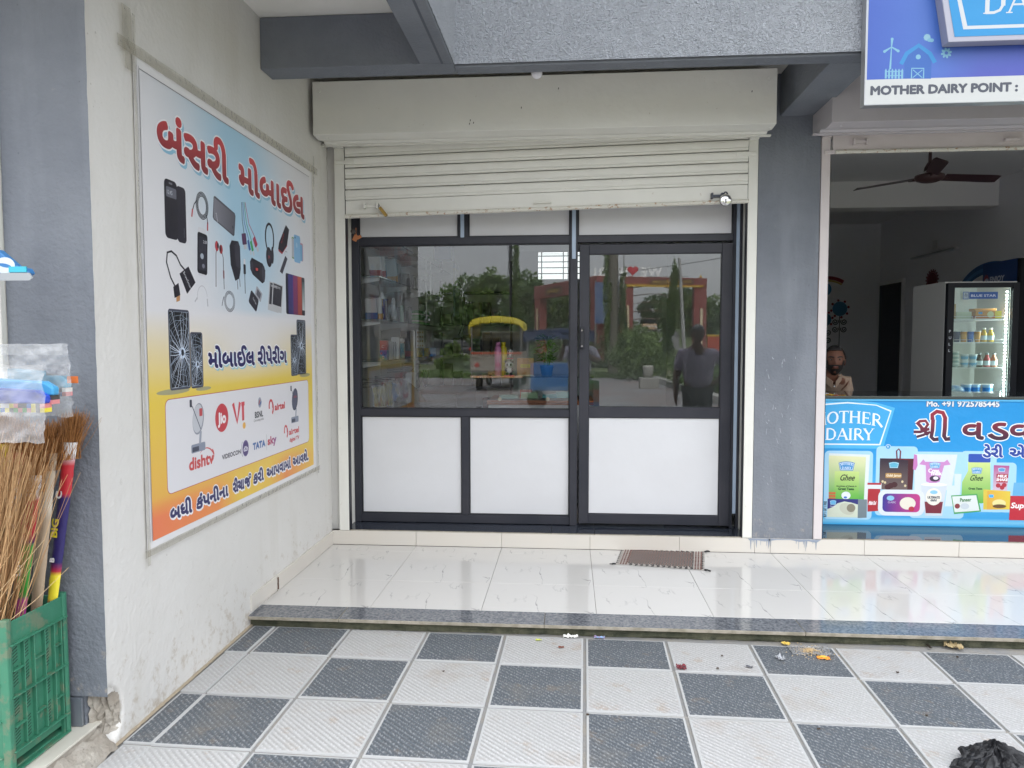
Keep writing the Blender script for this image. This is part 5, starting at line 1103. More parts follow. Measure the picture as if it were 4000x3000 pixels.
for k in range(3):
    for j in range(4):
        y = 6.95+k*.13; tb = boxy('ring_box', -1.42+.0, y, 1.346+.085+j*.042, .075, .12, .041, H('c8c3bc'), 'white carton with rows of gold discs stacked above the yellow tins', 0, 'white cartons with gold discs')
        A = Art((-1.457, y-.0606, 1.346+.085+j*.042), (1, 0, 0), (0, 0, 1), (0, -1, 0))
        for q in range(3): A.ell(.015+.022*q, .02, .007, .010, H('8c6b2a'), 1, 8)
        A.build('print', tb)
for k in range(2): boxy('tin', -1.45+.05*k, 7.0+.12*k, 1.345, .045, .08, .083, H('b9a02c'), 'yellow carton standing under the gold disc cartons', 0, 'yellow cartons on the lowest shelf')
boxy('pouch', -1.36, 7.2, 1.345, .07, .05, .085, H('9cb6cc'), 'pale blue pouch pack beside the yellow cartons', cat='pack', band=(H('3c6aa8'), 0, .3))
# hooks with hanging packs
m_wire = mat('wire', (.12, .11, .11), .5, .5)
def hook(y, z, label):
    t = thing('wire_hook', (-1.55, y, z-.03), label, 'hook', 'wire hooks under the shelves')
    MB().tube([(-1.648, y, z), (-1.42, y, z-.012), (-1.40, y, z+.01)], .003, 6).build('prong', m_wire, t)
    MB().tube([(-1.648, y, z-.03), (-1.50, y, z-.02)], .003, 6).build('brace', m_wire, t)
for y, z in ((5.42, 1.165), (5.62, 1.19), (5.86, 1.185), (6.08, 1.19), (6.5, 1.24), (7.2, 1.27)): hook(y, z, 'thin wire hook holding small packs below the lowest shelf')
def pack(x, y, z, w, h, col, label, group, clear=True, n=1):
    for k in range(n):
        t = thing('hanging_pack', (x, y+k*.02, z-h), label, 'pack', group)
        tw = rnd.uniform(-.3, .3); M = Matrix.Rotation(tw, 3, 'Z') @ Matrix.Rotation(rnd.uniform(-.12, .12), 3, 'Y')
        o = Vector((x+k*.006, y+k*.022, z)); pts = [(0, 0), (w*.5, -h*.12), (w*.28, -h*.45), (w*.5, -h*.75), (w*.2, -h), (-w*.2, -h), (-w*.42, -h*.7), (-w*.25, -h*.4), (-w*.5, -h*.1)]
        m = MB(); a = [o+M @ Vector((p[0], -.004, p[1])) for p in pts]; b = [o+M @ Vector((p[0], .004, p[1])) for p in pts]; q = len(pts)
        m.add(a+b, [list(range(q)), list(range(q, 2*q))[::-1]]+[(i, i+q, (i+1) % q+q, (i+1) % q) for i in range(q)]).build('goods', mat('goods_'+group[:7], col, .4), t)
        if clear: MB().grid(lambda u, v: o+M @ Vector(((u-.5)*w*1.5+.004*noise.noise((u*5, v*5, k)), -.008-.006*noise.noise((u*6, v*6, k+3)), .01-v*h*1.1)), 8, 10).build('sleeve', m_plast, t, smooth=True)
ye = H('b3a630')
pack(-1.47, 5.42, 1.145, .035, .185, ye, 'yellow earphone strip hanging from the hook nearest the frame', 'yellow strips on the first hook', n=6)
pack(-1.45, 5.66, 1.165, .030, .19, ye, 'yellow earphone strip hanging fanned from the second hook', 'yellow strips on the second hook', n=4)
pack(-1.43, 5.80, 1.155, .07, .15, H('4a86c4'), 'blue item in a clear sleeve hanging under the shelf', 'blue packs', n=2)
pack(-1.43, 5.98, 1.155, .05, .16, H('8a6a84'), 'mauve item in a clear sleeve hanging under the shelf', 'mauve packs', n=2)
pack(-1.42, 6.10, 1.17, .08, .19, H('5a3a66'), 'dark violet item in a crumpled clear bag hanging under the shelf', 'violet packs', n=2)
for k in range(9): pack(-1.44+.02*(k % 2), 6.50+k*.11, 1.215, .03, .17, H(('1f2026', 'b9bcc0', '23252c', '7a2a34', '2c7a62')[k % 5]), 'narrow dark or pale blister pack hanging at the far end of the row', 'narrow blister packs at the far end', clear=False)
for k in range(3): boxy('cable_box', -1.40, 6.30+.08*k, 1.0, .06, .012, .215, H('b4b7ba'), 'long white cable carton hanging beyond the violet packs', 0, 'long white cable cartons')
MB().grid(lambda u, v: (-1.46+.18*u, 6.1+.35*u, .95+.22*v*(1-u*u)), 8, 6).build('card_sheet', mat('kraft_brown', H('6f6350'), .8), label='curved brown sheet of card standing at the lower left inside the window', cat='card', solid=.003)
boxy('wall_cabinet', -1.36, 7.9, .17, .5, 1.5, .80, H('5b564f'), 'dark brown cabinet below the shelves deep in the shop', cat='cabinet')
# far stock rack and dark goods deep in the shop
t = thing('stock_rack', (-1.25, 9.2, .17), 'dark rack crowded with stock at the back wall of the phone shop', 'rack')
for z in (.5, .9, 1.3, 1.7, 2.1): MB().box(-1.64, -.72, 9.15, 9.48, z, z+.02).build('shelf', mat('rack_dark', (.05, .05, .055), .6), t)
for x in (-1.63, -.74): MB().box(x, x+.03, 9.15, 9.18, .17, 2.5).build('upright', MT['rack_dark'], t)
for k in range(26):
    z = (.52, .92, 1.32, 1.72)[k % 4]; x = -1.55+(k//4)*.125
    boxy('stock_box', x, 9.3, z, .1, .15, rnd.uniform(.12, .3), H(rnd.choice(('3a3f4a', '5a2a2c', '2c4a6a', '6a6a5a', '24262c', '7c7460'))), 'dim stock carton on the dark rack at the back of the shop', 0, 'stock cartons on the dark rack')
t = boxy('hanging_board', -1.18, 7.6, 1.75, .02, .28, .55, H('3a5668'), 'printed blue and ochre card sheet hanging in the aisle of the shop', cat='card', band=(H('5a5a30'), .6, .9))
boxy('blue_case', -1.20, 7.0, 2.27, .16, .2, .22, H('1c3a6e'), 'dark blue case hanging near the ceiling of the shop', cat='case')
MB().tube([(-1.06, 6.9, 2.1), (-1.02, 6.9, 1.95), (-1.0, 6.9, 1.75), (-1.02, 6.9, 1.62), (-1.05, 6.9, 1.55)], .006, 6).tube([(-1.04, 6.9, 2.05), (-.99, 6.9, 1.9), (-.97, 6.9, 1.7), (-1.03, 6.9, 1.52)], .005, 6).build('cable', m_alu2, label='pair of black cables hanging in a loop inside the shop window', cat='cable')
for (x, y, z0, z1) in ((-1.30, 6.6, 2.26, 1.7), (-1.26, 6.6, 2.26, 1.86), (-1.33, 6.2, 1.58, 1.10)):
    MB().box(x-.006, x+.006, y-.002, y+.002, z1, z0).build('film_strip', mat('pale_strip', (.6, .62, .6), .3), label='thin pale strip hanging down among the shelves', cat='strip', group='thin hanging strips')
# glass counter with goods
t = thing('glass_counter', (-.36, 6.15, .167), 'low glass display counter with an orange wood band behind the shop window', 'display counter')
MB().box(-.665, .20, 5.88, 6.45, .99, 1.01).box(-.665, .20, 5.88, 6.45, .975, .985).build('wood_band', mat('orange_wood', H('a8653a'), .4, var=(8, .4)), t)
MB().box(-.655, .19, 5.90, 6.45, .167, .974).build('base', m_panel, t)
MB().box(-.665, .20, 5.88, 6.45, 1.196, 1.2035).build('glass_top', m_gclear, t); MB().box(-.66, .195, 5.883, 5.888, 1.012, 1.195).build('glass_front', m_gclear, t)
for x in (-.56, -.17): MB().lathe((x, 5.879, 1.02), [(0, 0), (.016, 0), (.016, .004), (0, .004)], 16, rot=Matrix.Rotation(R(90), 3, 'X')).build('knob', mat('pale_wood', H('cdbf98'), .5), t)
for k, (x, w, c) in enumerate(((-.50, .16, 'a8c8c8'), (-.33, .14, 'b8c4a0'), (-.36, .10, 'c04a30'), (-.16, .12, '7ac0d0'), (-.05, .12, 'a8d0d8'))):
    boxy('display_item', x, 6.1+.02*k, 1.012, w, .12, .03+.02*(k % 3), H(c), ('pale aqua', 'pale olive', 'orange red', 'sky blue', 'light cyan')[k]+' pack lying inside the glass counter', cat='pack')
def bottle(x, y, z, col, label, h=.278, r=.029):
    t = thing('water_bottle', (x, y, z), label, 'bottle')
    MB().lathe((x, y, z), [(0, 0), (r, .003), (r, h*.76), (r*.86, h*.83), (r*.58, h*.88), (r*.56, h*.89)], 20).build('body', mat('bottle_'+label[:6].strip(), col, .35), t, smooth=True)
    MB().lathe((x, y, z+h*.892), [(0, 0), (r*.60, 0), (r*.60, h*.10), (r*.5, h*.108), (0, h*.108)], 16).build('cap', MT['bottle_'+label[:6].strip()], t, smooth=True)
bottle(-.577, 5.92, 1.2045, H('cc7fae'), 'pink metal water bottle standing at the left end of the glass counter'); bottle(-.538, 5.99, 1.2045, H('d4c428'), 'yellow metal water bottle standing right behind the pink one')
def bear(x, y, z, s, label):
    t = thing('toy_bear', (x, y, z), label, 'toy'); wm, bm = m_panel, m_alu2
    MB().ball((x, y, z+.048*s), .026*s, .022*s, .03*s).build('belly', wm, t, smooth=True); MB().ball((x, y-.004, z+.095*s), .036*s, .03*s, .030*s).build('head', wm, t, smooth=True)
    for d in (-1, 1):
        MB().ball((x+.026*s*d, y, z+.121*s), .012*s).build('ear', bm, t, smooth=True); MB().ball((x+.014*s*d, y-.030*s, z+.096*s), .009*s, .005*s, .011*s).build('eye_patch', bm, t, smooth=True)
        MB().ball((x+.026*s*d, y-.01, z+.055*s), .010*s, .012*s, .018*s).build('arm', bm, t, smooth=True); MB().ball((x+.016*s*d, y-.018*s, z+.018*s), .013*s, .016*s, .016*s).build('foot', bm, t, smooth=True)
    MB().box(x-.04*s, x+.04*s, y-.03*s, y+.03*s, z-.001, z+.010*s).build('base', mat('pink_base', H('c83a62'), .4), t)
bear(-.485, 5.92, 1.2045, .98, 'larger toy bear on a pink stand beside the bottles'); bear(-.483, 5.98, 1.345, .62, 'smaller toy bear in a clear box above the larger one')
MB().box(-.53, -.44, 5.95, 6.02, 1.205, 1.343).build('clear_box', m_gclear, label='clear plastic box standing behind the larger toy bear', cat='box')
t = boxy('kraft_box', -.355, 5.98, 1.2045, .135, .09, .146, H('b98a5c'), 'square kraft cardboard box with a yellow sticker on the glass counter', rough=.8)
A = Art((-.4225, 5.9345, 1.2045), (1, 0, 0), (0, 0, 1), (0, -1, 0)); A.rr(.028, .07, .108, .098, .004, H('c8b42c'), 1); A.text('THIS BOX', .034, .078, .013, H('3a3020'), 2, width=.065); A.rect(0, 0, .135, .012, H('c9b690'), 1); A.build('print', t)
t = thing('potted_plant', (-.19, 6.1, 1.2045), 'leafy green bamboo plant in a blue pot at the right of the glass counter', 'plant')
MB().lathe((-.185, 6.1, 1.2045), [(0, 0), (.045, 0), (.056, .07), (.060, .085), (.052, .085), (.05, .07), (0, .07)], 18).build('pot', mat('blue_pot', H('2862a0'), .35), t, smooth=True)
mm = MB(); mm.c = []
for k in range(150):
    a = rnd.uniform(0, 6.28); h = rnd.uniform(.03, .24); r = rnd.uniform(.0, .06); b = Vector((-.185+r*math.cos(a), 6.1+r*math.sin(a), 1.285+h)); d = Vector((math.cos(a), math.sin(a), rnd.uniform(-.2, 1.2))).normalized(); L_ = rnd.uniform(.05, .09); s = d.cross(Vector((0, 0, 1))).normalized()*.009
    mm.add([b, b+d*L_*.4+s, b+d*L_-Vector((0, 0, .02)), b+d*L_*.4-s], [(0, 1, 2, 3)]); c = lerp(H('2f6a28'), H('7fae4a'), rnd.random()); mm.c += [c]*4
mm.build('leaves', MT['leaf'], t, kind='stuff')
mm = MB()
for k in range(9): a = k*.7; mm.cone((-.185+.02*math.cos(a), 6.1+.02*math.sin(a), 1.27), (-.185+.05*math.cos(a), 6.1+.05*math.sin(a), 1.47), .004, .003, 5)
mm.build('stems', mat('stem', H('5a8a3a'), .5), t)

# ------------------------------------------------------------------ inside the dairy shop
t = thing('ceiling_fan', (2.97, 6.4, 2.80), 'dark brown three bladed ceiling fan in the dairy shop', 'fan')
m_fan = mat('fan_brown', (.045, .018, .018), .5); fx, fy, fz = 2.99, 6.4, 2.845
MB().lathe((fx, fy, fz), [(0, -.035), (.06, -.035), (.10, -.02), (.115, .0), (.11, .02), (.05, .034), (.02, .036), (0, .036)], 28).build('motor', m_fan, t, smooth=True)
MB().cone((fx, fy, fz+.03), (fx, fy, 3.34), .013, .013, 12).build('rod', m_fan, t); MB().lathe((fx, fy, fz+.055), [(.0, 0), (.045, .0), (.04, .03), (.018, .07), (0, .07)], 18).build('canopy', m_fan, t, smooth=True)
MB().lathe((fx, fy, fz+.047), [(0, 0), (.04, 0), (.04, .009), (0, .009)], 16).build('collar', m_panel, t)
for a in (R(12), R(132), R(252)):
    Mz = Matrix.Rotation(a, 3, 'Z')
    def bl(u, v):
        L_ = .13+u*.50; w = .042+.014*u; p = Mz @ Vector((L_, (v-.5)*2*w*(1-.35*max(0, u-.9)*10), .012-(v-.5)*.035)); return (fx+p.x, fy+p.y, fz+p.z-.004)
    MB().grid(bl, 12, 3).build('blade', mat('fan_blade', (.045, .022, .024), .35), t, solid=.004)
    p0 = Mz @ Vector((.09, 0, 0)); p1 = Mz @ Vector((.17, 0, .005)); MB().cone((fx+p0.x, fy+p0.y, fz), (fx+p1.x, fy+p1.y, fz+.003), .014, .010, 8).build('blade_arm', m_fan, t)
# wall paintings
def mural(O, U, N, name, label): 
    t = thing(name, O, label, 'wall painting'); return Art(O, U, (0, 0, 1), N), t
A, t = mural((1.80, 11.995, .6), (1, 0, 0), (0, -1, 0), 'wall_painting', 'painted blue flowers on curly stems and a rainbow, dairy shop back wall')
def flw(u, v, s):
    A.ell(u, v, .14*s, .14*s, H('3f7fa6'), 2, 24)
    for k in range(8): a = k*math.pi/4+.2; A.ell(u+.165*s*math.cos(a), v+.165*s*math.sin(a), .024*s, .024*s, H('8a2838'), 2, 10)
    A.stroke([(u, v-.14*s), (u, v-.62)], .012, H('1f3038'), 2)
    for dv in (-.205, -.325):
        for d in (-1, 1):
            A.stroke([(u+d*(.068+.052*(1-q/20)*math.cos(q*.62+2.6)), v+dv+.052*(1-q/20)*math.sin(q*.62+2.6)) for q in range(18)], .015, H('1f3038'), 2)
flw(2.495, 1.41, .82); flw(2.255, 1.24, .8)
A.arc(2.30, 1.45, .45, 58, 130, .055, H('8f2a38'), 1, 24); A.arc(2.30, 1.45, .405, 58, 130, .03, H('b39a48'), 1, 24); A.ell(2.25, 1.72, .11, .11, H('3a8ab6'), 2)
A.build('paint', t, MT['print_matte'])
A, t = mural((4.895, 9.9, 1.6), (0, -1, 0), (-1, 0, 0), 'wall_painting', 'painted red sun and big blue arc on the right wall above the white fridge')
A.ell(-.42, .72, .15, .12, H('6a2430'), 1, 24); A.arc(-.42, .72, .13, 0, 360, .01, H('a87078'), 2, 24, rv=.10)
for k in range(18): a = k*math.pi/9; A.ell(-.42+.165*math.cos(a), .72+.132*math.sin(a), .018, .014, H('6a2430'), 1, 8)
A.arc(.95, .35, .70, 20, 180, .13, H('2f5e94'), 1, 30, rv=.40); A.arc(.95, .35, .70, 20, 180, .04, H('4a7eb0'), 2, 30, rv=.39)
A.build('paint', t, MT['print_matte'])
t = thing('wall_door', (4.85, 11.5, .166), 'dark blue grey closed inner door in the right wall of the dairy shop', 'door')
MB().box(4.86, 4.90, 11.15, 11.9, .17, 2.36).build('leaf', mat('door_dark', (.03, .035, .05), .5), t)
MB().box(4.86, 4.899, 11.10, 11.15, .17, 2.41).build('frame', m_dc, t); MB().box(4.86, 4.899, 11.90, 11.95, .17, 2.41).build('frame', m_dc, t); MB().box(4.86, 4.899, 11.15, 11.9, 2.36, 2.41).build('frame', m_dc, t)
t = thing('tube_light', (4.88, 10.2, 2.66), 'unlit white tube light fixture on the right wall of the dairy shop', 'tube light')
MB().box(4.85, 4.898, 9.65, 10.85, 2.65, 2.675).build('batten', m_panel, t); MB().cone((4.84, 9.68, 2.663), (4.84, 10.82, 2.663), .013, .013, 10).build('tube', mat('tube_grey', (.42, .43, .45), .3), t)
MB().box(4.885, 4.898, 10.2, 10.32, 2.72, 2.84).build('switch_board', m_panel, label='small white switch plate above the tube light in the dairy shop', cat='switch plate')
# drinks fridge, white sides, glass door, lit inside
FX0, FX1, FY, FYB, FZ = 3.045, 3.60, 6.20, 6.75, 1.955
fr = thing('display_fridge', (3.32, 6.45, .17), 'white sided display fridge with a black framed glass door and lit shelves of dairy packs', 'fridge')
m_fw = mat('fridge_white', (.50, .50, .48), .4); m_fb = mat('fridge_black', (.008, .009, .013), .5, spec=.2); m_fi = mat('fridge_inside', (.50, .52, .50), .5)
MB().box(FX0, FX0+.03, FY, FYB, .2, FZ).build('side_panel', m_fw, fr); MB().box(FX1-.03, FX1, FY, FYB, .2, FZ).build('side_panel', m_fw, fr)
MB().box(FX0+.03, FX1-.03, FYB-.03, FYB, .2, FZ).build('back_panel', m_fi, fr); MB().box(FX0, FX1, FY, FYB, FZ, FZ+.012).build('top_panel', m_fw, fr); MB().box(FX0+.03, FX1-.03, FY, FYB, .2, .6).build('base', m_fb, fr)
dd = MB().box(FX0+.002, FX0+.055, FY-.045, FY-.002, .4, FZ).box(FX1-.05, FX1-.002, FY-.045, FY-.002, .4, FZ).box(FX0+.055, FX1-.05, FY-.045, FY-.002, FZ-.038, FZ).box(FX0+.055, FX1-.05, FY-.045, FY-.002, .4, .6).build('door_frame', m_fb, fr, bevel=.003)
MB().box(FX0+.055, FX1-.05, FY-.026, FY-.024, .6, FZ-.038).build('door_glass', glassmat('fridge_glass', 1.45, (.85, .92, .9)), fr)
A = Art((FX0, FY-.0455, .2), (1, 0, 0), (0, 0, 1), (0, -1, 0))
for k, c in enumerate('PULL'): A.text(c, .019, 1.355-.052*k, .030, H('a9acb4'), 1, dil=.0008)
A.rect(.165, 1.625, .385, 1.680, H('1f4f94'), 1); A.text('BLUE STAR', .180, 1.642, .026, H('b9c4d8'), 2, width=.19, dil=.0008); A.rr(.118, 1.622, .160, 1.682, .002, H('1f4f94'), 1); A.rect(.122, 1.627, .156, 1.677, H('93a5ae'), 2)
A.stroke([(.139+.014*math.cos(R(90+144*k)), 1.652+.018*math.sin(R(90+144*k))) for k in range(6)], .003, H('1f2c50'), 3)
A.build('print', fr)
led = mat('led_strip', (1, 1, 1), .5, emit=((.93, 1.0, .98), 8.0)); ledh = mat('led_housing', (.5, .5, .5), .4)
MB().box(FX1-.062, FX1-.05, FY+.004, FY+.008, .62, FZ-.05).build('led_rail', ledh, fr)
for k in range(46): MB().prism([(FX1-.075, FY+.012), (FX1-.052, FY+.004), (FX1-.052, FY+.012)], 'z', .64+k*.0275, .652+k*.0275).build('led', led, fr)
FS = (1.668, 1.478, 1.272, 1.04)
for z in FS:
    MB().box(FX0+.032, FX1-.07, FY+.02, FYB-.04, z-.010, z).build('shelf', m_panel, fr)
    for a, b in ((FX0+.06, FX0+.23), (FX0+.25, FX1-.08)): MB().tube([(a, FY+.016, z-.003), (a, FY+.016, z+.018), (b, FY+.016, z+.018), (b, FY+.016, z-.003)], .002, 5).build('guard_rail', m_panel, fr)
def tub(x, y, z, r, h, col, band, label, group=None, cat='cup', lid=(.75, .77, .78)):
    t = thing('dairy_cup', (x, y, z), label, cat, group)
    MB().lathe((x, y, z), [(0, 0), (r*.78, 0), (r, h), (0, h)], 16).build('cup', mat('cup_%d' % int(sum(col)*1000), col, .4), t, smooth=False)
    MB().lathe((x, y, z+h*.25), [(r*.84, 0), (r*.97, h*.48)], 16).build('band', mat('bandc_%d' % int(sum(band)*1000), band, .4), t); MB().lathe((x, y, z+h), [(0, 0), (r*1.06, 0), (r*1.06, .005), (0, .005)], 16).build('lid', mat('lidc_%d' % int(sum(lid)*1000), lid, .4), t)
wc = H('c2d2dc')
for k in range(4):
    for j in range(2): tub(FX0+.085+.052*j-.01, FY+.06, FS[2]+.001+k*.032, .026, .026, H('c8d0cc'), H('a4b8b8'), 'short white cup in the stack at the left of the third fridge shelf', 'short cups stacked in the fridge')
for k in range(2):
    for j in range(2): tub(FX0+.20+.066*j, FY+.06, FS[2]+.001+k*.054, .030, .047, wc, H('7ab0d4'), 'pale blue cup stacked in the middle of the third fridge shelf', 'pale blue cups stacked in the fridge')
for k, (c, b) in enumerate((('2c3a58', '2c3a58'), ('c4862c', 'd8a04c'), ('2f62b0', '4a7ac4'), ('c4862c', 'd8a04c'))): tub(FX0+.13+.054*k, FY+.055, FS[1]+.001, .025, .085, H(c), H(b), ('dark navy', 'left orange', 'blue', 'right orange')[k]+' tall milkshake cup on the second fridge shelf')
for k in range(3): tub(FX0+.235+.085*k, FY+.09+.02*(k % 2), FS[3]+.001, .038, .085, H('8fb6d6'), H('2f7ac0'), 'large pale blue tub on the bottom fridge shelf', 'large tubs in the fridge')
def gbot(x, y, z, r, h, col, capc, label):
    t = thing('drink_bottle', (x, y, z), label, 'bottle'); mm_ = mat('drink_'+label.split()[0], col, .25)
    MB().lathe((x, y, z), [(0, 0), (r, .002), (r, h*.55), (r*.55, h*.75), (r*.5, h*.88)], 16).build('body', mm_, t, smooth=True); MB().lathe((x, y, z+h*.88), [(0, 0), (r*.58, 0), (r*.58, h*.12), (0, h*.12)], 12).build('cap', mat('capc_%d' % int(sum(capc)*999), capc, .4), t)
    MB().lathe((x, y, z+h*.15), [(r*1.01, 0), (r*1.01, h*.3)], 16).build('label_band', mat('drink_label', H('c8d8e0'), .5), t)
gbot(FX0+.315, FY+.06, FS[2]+.001, .026, .115, H('2c1a1c'), H('8a9094'), 'brown glass drink bottle on the third fridge shelf'); gbot(FX0+.375, FY+.06, FS[2]+.001, .024, .115, H('a8323a'), H('8a9094'), 'red glass drink bottle on the third fridge shelf'); gbot(FX0+.430, FY+.06, FS[2]+.001, .024, .115, H('a86a4a'), H('8a9094'), 'tan glass drink bottle on the third fridge shelf')
gbot(FX0+.345, FY+.06, FS[1]+.001, .024, .115, H('c8a428'), H('d8d8cc'), 'yellow plastic drink bottle left of its pair on the second fridge shelf'); gbot(FX0+.398, FY+.06, FS[1]+.001, .024, .115, H('cdae34'), H('d8d8cc'), 'golden plastic drink bottle right of its pair on the second fridge shelf')
boxy('butter_pack', FX0+.085, FY+.08, FS[0]+.001, .05, .08, .12, H('a88a58'), 'tan paper pack at the left end of the top fridge shelf', cat='pack'); boxy('paneer_pack', FX0+.175, FY+.07, FS[0]+.001, .12, .06, .055, H('b9c0ac'), 'white green pack lying on the top fridge shelf', cat='pack')
t = boxy('cheese_box', FX0+.355, FY+.07, FS[0]+.001, .20, .10, .062, H('cc8a34'), 'orange and yellow cheese carton on the top fridge shelf', band=(H('b96a2c'), 0, .4)); boxy('cheese_box', FX0+.345, FY+.09, FS[0]+.066, .17, .09, .018, H('c98f3a'), 'flat orange carton lying on top of the cheese carton')
A = Art((FX0+.255, FY+.019, FS[0]+.001), (1, 0, 0), (0, 0, 1), (0, -1, 0)); A.rect(.15, 0, .2, .062, H('d8c034'), 1); A.ell(.115, .033, .026, .026, H('c8c49a'), 2); A.rr(.02, .036, .052, .054, .005, H('4a90c4'), 2); A.text('Cheese', .015, .016, .014, H('7a2a1c'), 2); A.build('print', t)
MB().ball((FX0+.14, FY+.09, FS[3]+.042), .085, .06, .040, fn=lambda p: p*(1+.12*noise.noise(p*40))).build('milk_pouch', mat('pouch_white', H('d4dce0'), .35, var=(16, 1.0, H('2f80c4'))), label='plump white and blue milk pouch at the left of the bottom fridge shelf', cat='pouch', smooth=True)
fl = bpy.data.lights.new('fridge_lamp', 'AREA'); fl.shape = 'RECTANGLE'; fl.size = .02; fl.size_y = 1.2; fl.energy = 1.5; fl.color = (.93, 1, .98)
flo = bpy.data.objects.new('fridge_lamp', fl); COL.objects.link(flo); flo.location = (FX1-.08, FY+.03, 1.28); flo.rotation_euler = (R(90), 0, R(65)); flo.parent = None
# second fridge, blue
b2 = thing('drinks_fridge', (4.5, 7.4, .17), 'tall dark blue drinks fridge with white ENJOY lettering on its side, behind the white fridge', 'fridge')
MB().box(4.14, 4.18, 7.14, 7.70, .2, 2.255).build('side_panel', mat('fridge_blue', H('17386e'), .4), b2); MB().box(4.18, 4.84, 7.14, 7.70, .2, 2.255).build('cabinet', mat('fridge_dark', (.012, .012, .018), .3), b2); MB().box(4.14, 4.84, 7.08, 7.139, .2, 2.25).build('door', m_fb, b2, bevel=.006)
A = Art((4.1395, 7.69, .2), (0, -1, 0), (0, 0, 1), (-1, 0, 0)); A.text('ENJOY', .115, 1.868, .070, H('b9bccb'), 1, width=.235, dil=.004, shear=.15); A.ell(.055, 1.90, .040, .045, H('8a2a3c'), 1); A.ell(.062, 1.885, .036, .024, H('b0b4c4'), 2); A.ell(.055, 1.865, .034, .020, H('1d4590'), 3)
A.build('print', b2)
boxy('pen_wrapper', 1.86, 5.45, 1.0965, .05, .03, .012, H('a8b0b4'), 'small white strip pack on the left end of the dairy counter', cat='pack')
MB().grid(lambda u, v: (1.80+u*.19, 5.40+v*.07, 1.0985+.012*math.sin(u*5)*v+.004*noise.noise((u*9, v*9, 0))), 14, 6).build('snack_packet', mat('lime_foil', H('c4d044'), .25, var=(18, .9, H('b83a34'))), label='crumpled lime yellow packet lying on the dairy counter by the guide rail', cat='packet', solid=.002, smooth=True)
MB().prism([(1.725, 1.0965), (1.785, 1.0965), (1.775, 1.16), (1.735, 1.18)], 'y', 5.50, 5.53).build('price_card', m_panel, label='small white price card standing on the dairy counter by the guide rail', cat='card')

# ------------------------------------------------------------------ people
def skin_mesh(J, Ed, root, sub=2):
    """J: name -> (pos, radius or (rx, ry)); returns verts, faces of the grown surface"""
    names = list(J); idx = {n: i for i, n in enumerate(names)}
    me = bpy.data.meshes.new('sk'); me.from_pydata([J[n][0] for n in names], [(idx[a], idx[b]) for a, b in Ed], [])
    o = bpy.data.objects.new('sk', me); COL.objects.link(o)
    md = o.modifiers.new('s', 'SKIN'); sv = me.skin_vertices[0].data
    for i, n in enumerate(names):
        r = J[n][1]; sv[i].radius = (r, r) if not isinstance(r, tuple) else r
        sv[i].use_root = (n == root)
    sb = o.modifiers.new('u', 'SUBSURF'); sb.levels = sub; sb.render_levels = sub
    dg = bpy.context.evaluated_depsgraph_get(); dg.update()
    m2 = bpy.data.meshes.new_from_object(o.evaluated_get(dg))
    v = [tuple(p.co) for p in m2.vertices]; f = [list(p.vertices) for p in m2.polygons]
    bpy.data.meshes.remove(m2); bpy.data.objects.remove(o); bpy.data.meshes.remove(me); return v, f
def hand(J, Ed, wrist, n, palm_dir, across, curl):
    """five unequal bent fingers and a thumb"""
    w = Vector(J[wrist][0]); d = Vector(palm_dir).normalized(); a = Vector(across).normalized(); nrm = d.cross(a).normalized()
    J[n+'p'] = (tuple(w+d*.05), (.030, .018)); Ed.append((wrist, n+'p'))
    for k, (off, L_) in enumerate(((-.028, .062), (-.009, .075), (.010, .070), (.028, .055))):
        b = w+d*.085+a*off; m = b+d*L_*.5+nrm*curl*.012; t = b+d*L_*(1-.35*curl)+nrm*curl*.035
        J[n+'b%d' % k] = (tuple(b), .0105); J[n+'m%d' % k] = (tuple(m), .009); J[n+'t%d' % k] = (tuple(t), .0075)
        Ed += [(n+'p', n+'b%d' % k), (n+'b%d' % k, n+'m%d' % k), (n+'m%d' % k, n+'t%d' % k)]
    J[n+'h'] = (tuple(w+d*.04-a*.045+nrm*.01), .012); J[n+'h2'] = (tuple(w+d*.075-a*.058+nrm*.03*curl), .009); Ed += [(n+'p', n+'h'), (n+'h', n+'h2')]
def head_mesh(c, rotz, pitch_, s=1.0):
    """skull with brow, nose, lips, jaw and ears; front is -Y before turning"""
    M = Matrix.Rotation(rotz, 3, 'Z') @ Matrix.Rotation(pitch_, 3, 'X')
    def f(p):
        x, y, z = p
        fr_ = max(0, -y/.098)
        if z < 0: x *= 1-.30*(-z/.118)**1.5; y *= 1-.10*(-z/.118)
        if fr_ > .3:
            y += -.022*math.exp(-((x/.013)**2+((z+.012)/.026)**2))          # nose
            y += -.008*math.exp(-((x/.022)**2+((z+.034)/.010)**2))
            y += -.006*math.exp(-((abs(x)-.03)/.02)**2-((z-.024)/.008)**2)  # brow
            y += .010*math.exp(-(((abs(x)-.031)/.014)**2+((z-.006)/.011)**2))  # sockets
            y += -.007*math.exp(-((x/.022)**2+((z+.055)/.012)**2))          # lips
            y += -.008*math.exp(-((x/.02)**2+((z+.095)/.016)**2))
        return Vector((x, y, z))
    m = MB(); m.ball((0, 0, 0), .076, .098, .118, 40, 30, fn=f)
    for d in (-1, 1): m.ball((.075*d, .012, -.008), .010, .020, .032, 10, 8)
    return [tuple(Vector(c)+M @ (Vector(p)*s)) for p in m.v], m.f, M
m_skin = mat('skin', H('704a3a'), .55, bump=[(60, .08, 'n')]); m_hair = mat('hair_black', (.012, .010, .010), .6, bump=[(120, .9, 'n')]); m_hairg = mat('hair_grey', (.22, .22, .22), .7, bump=[(120, .9, 'n')])
m_eyew = mat('eye_white', (.17, .15, .14), .5); m_eyeb = mat('eye_dark', (.01, .008, .007), .2); m_lip = mat('lip', H('70403a'), .5)
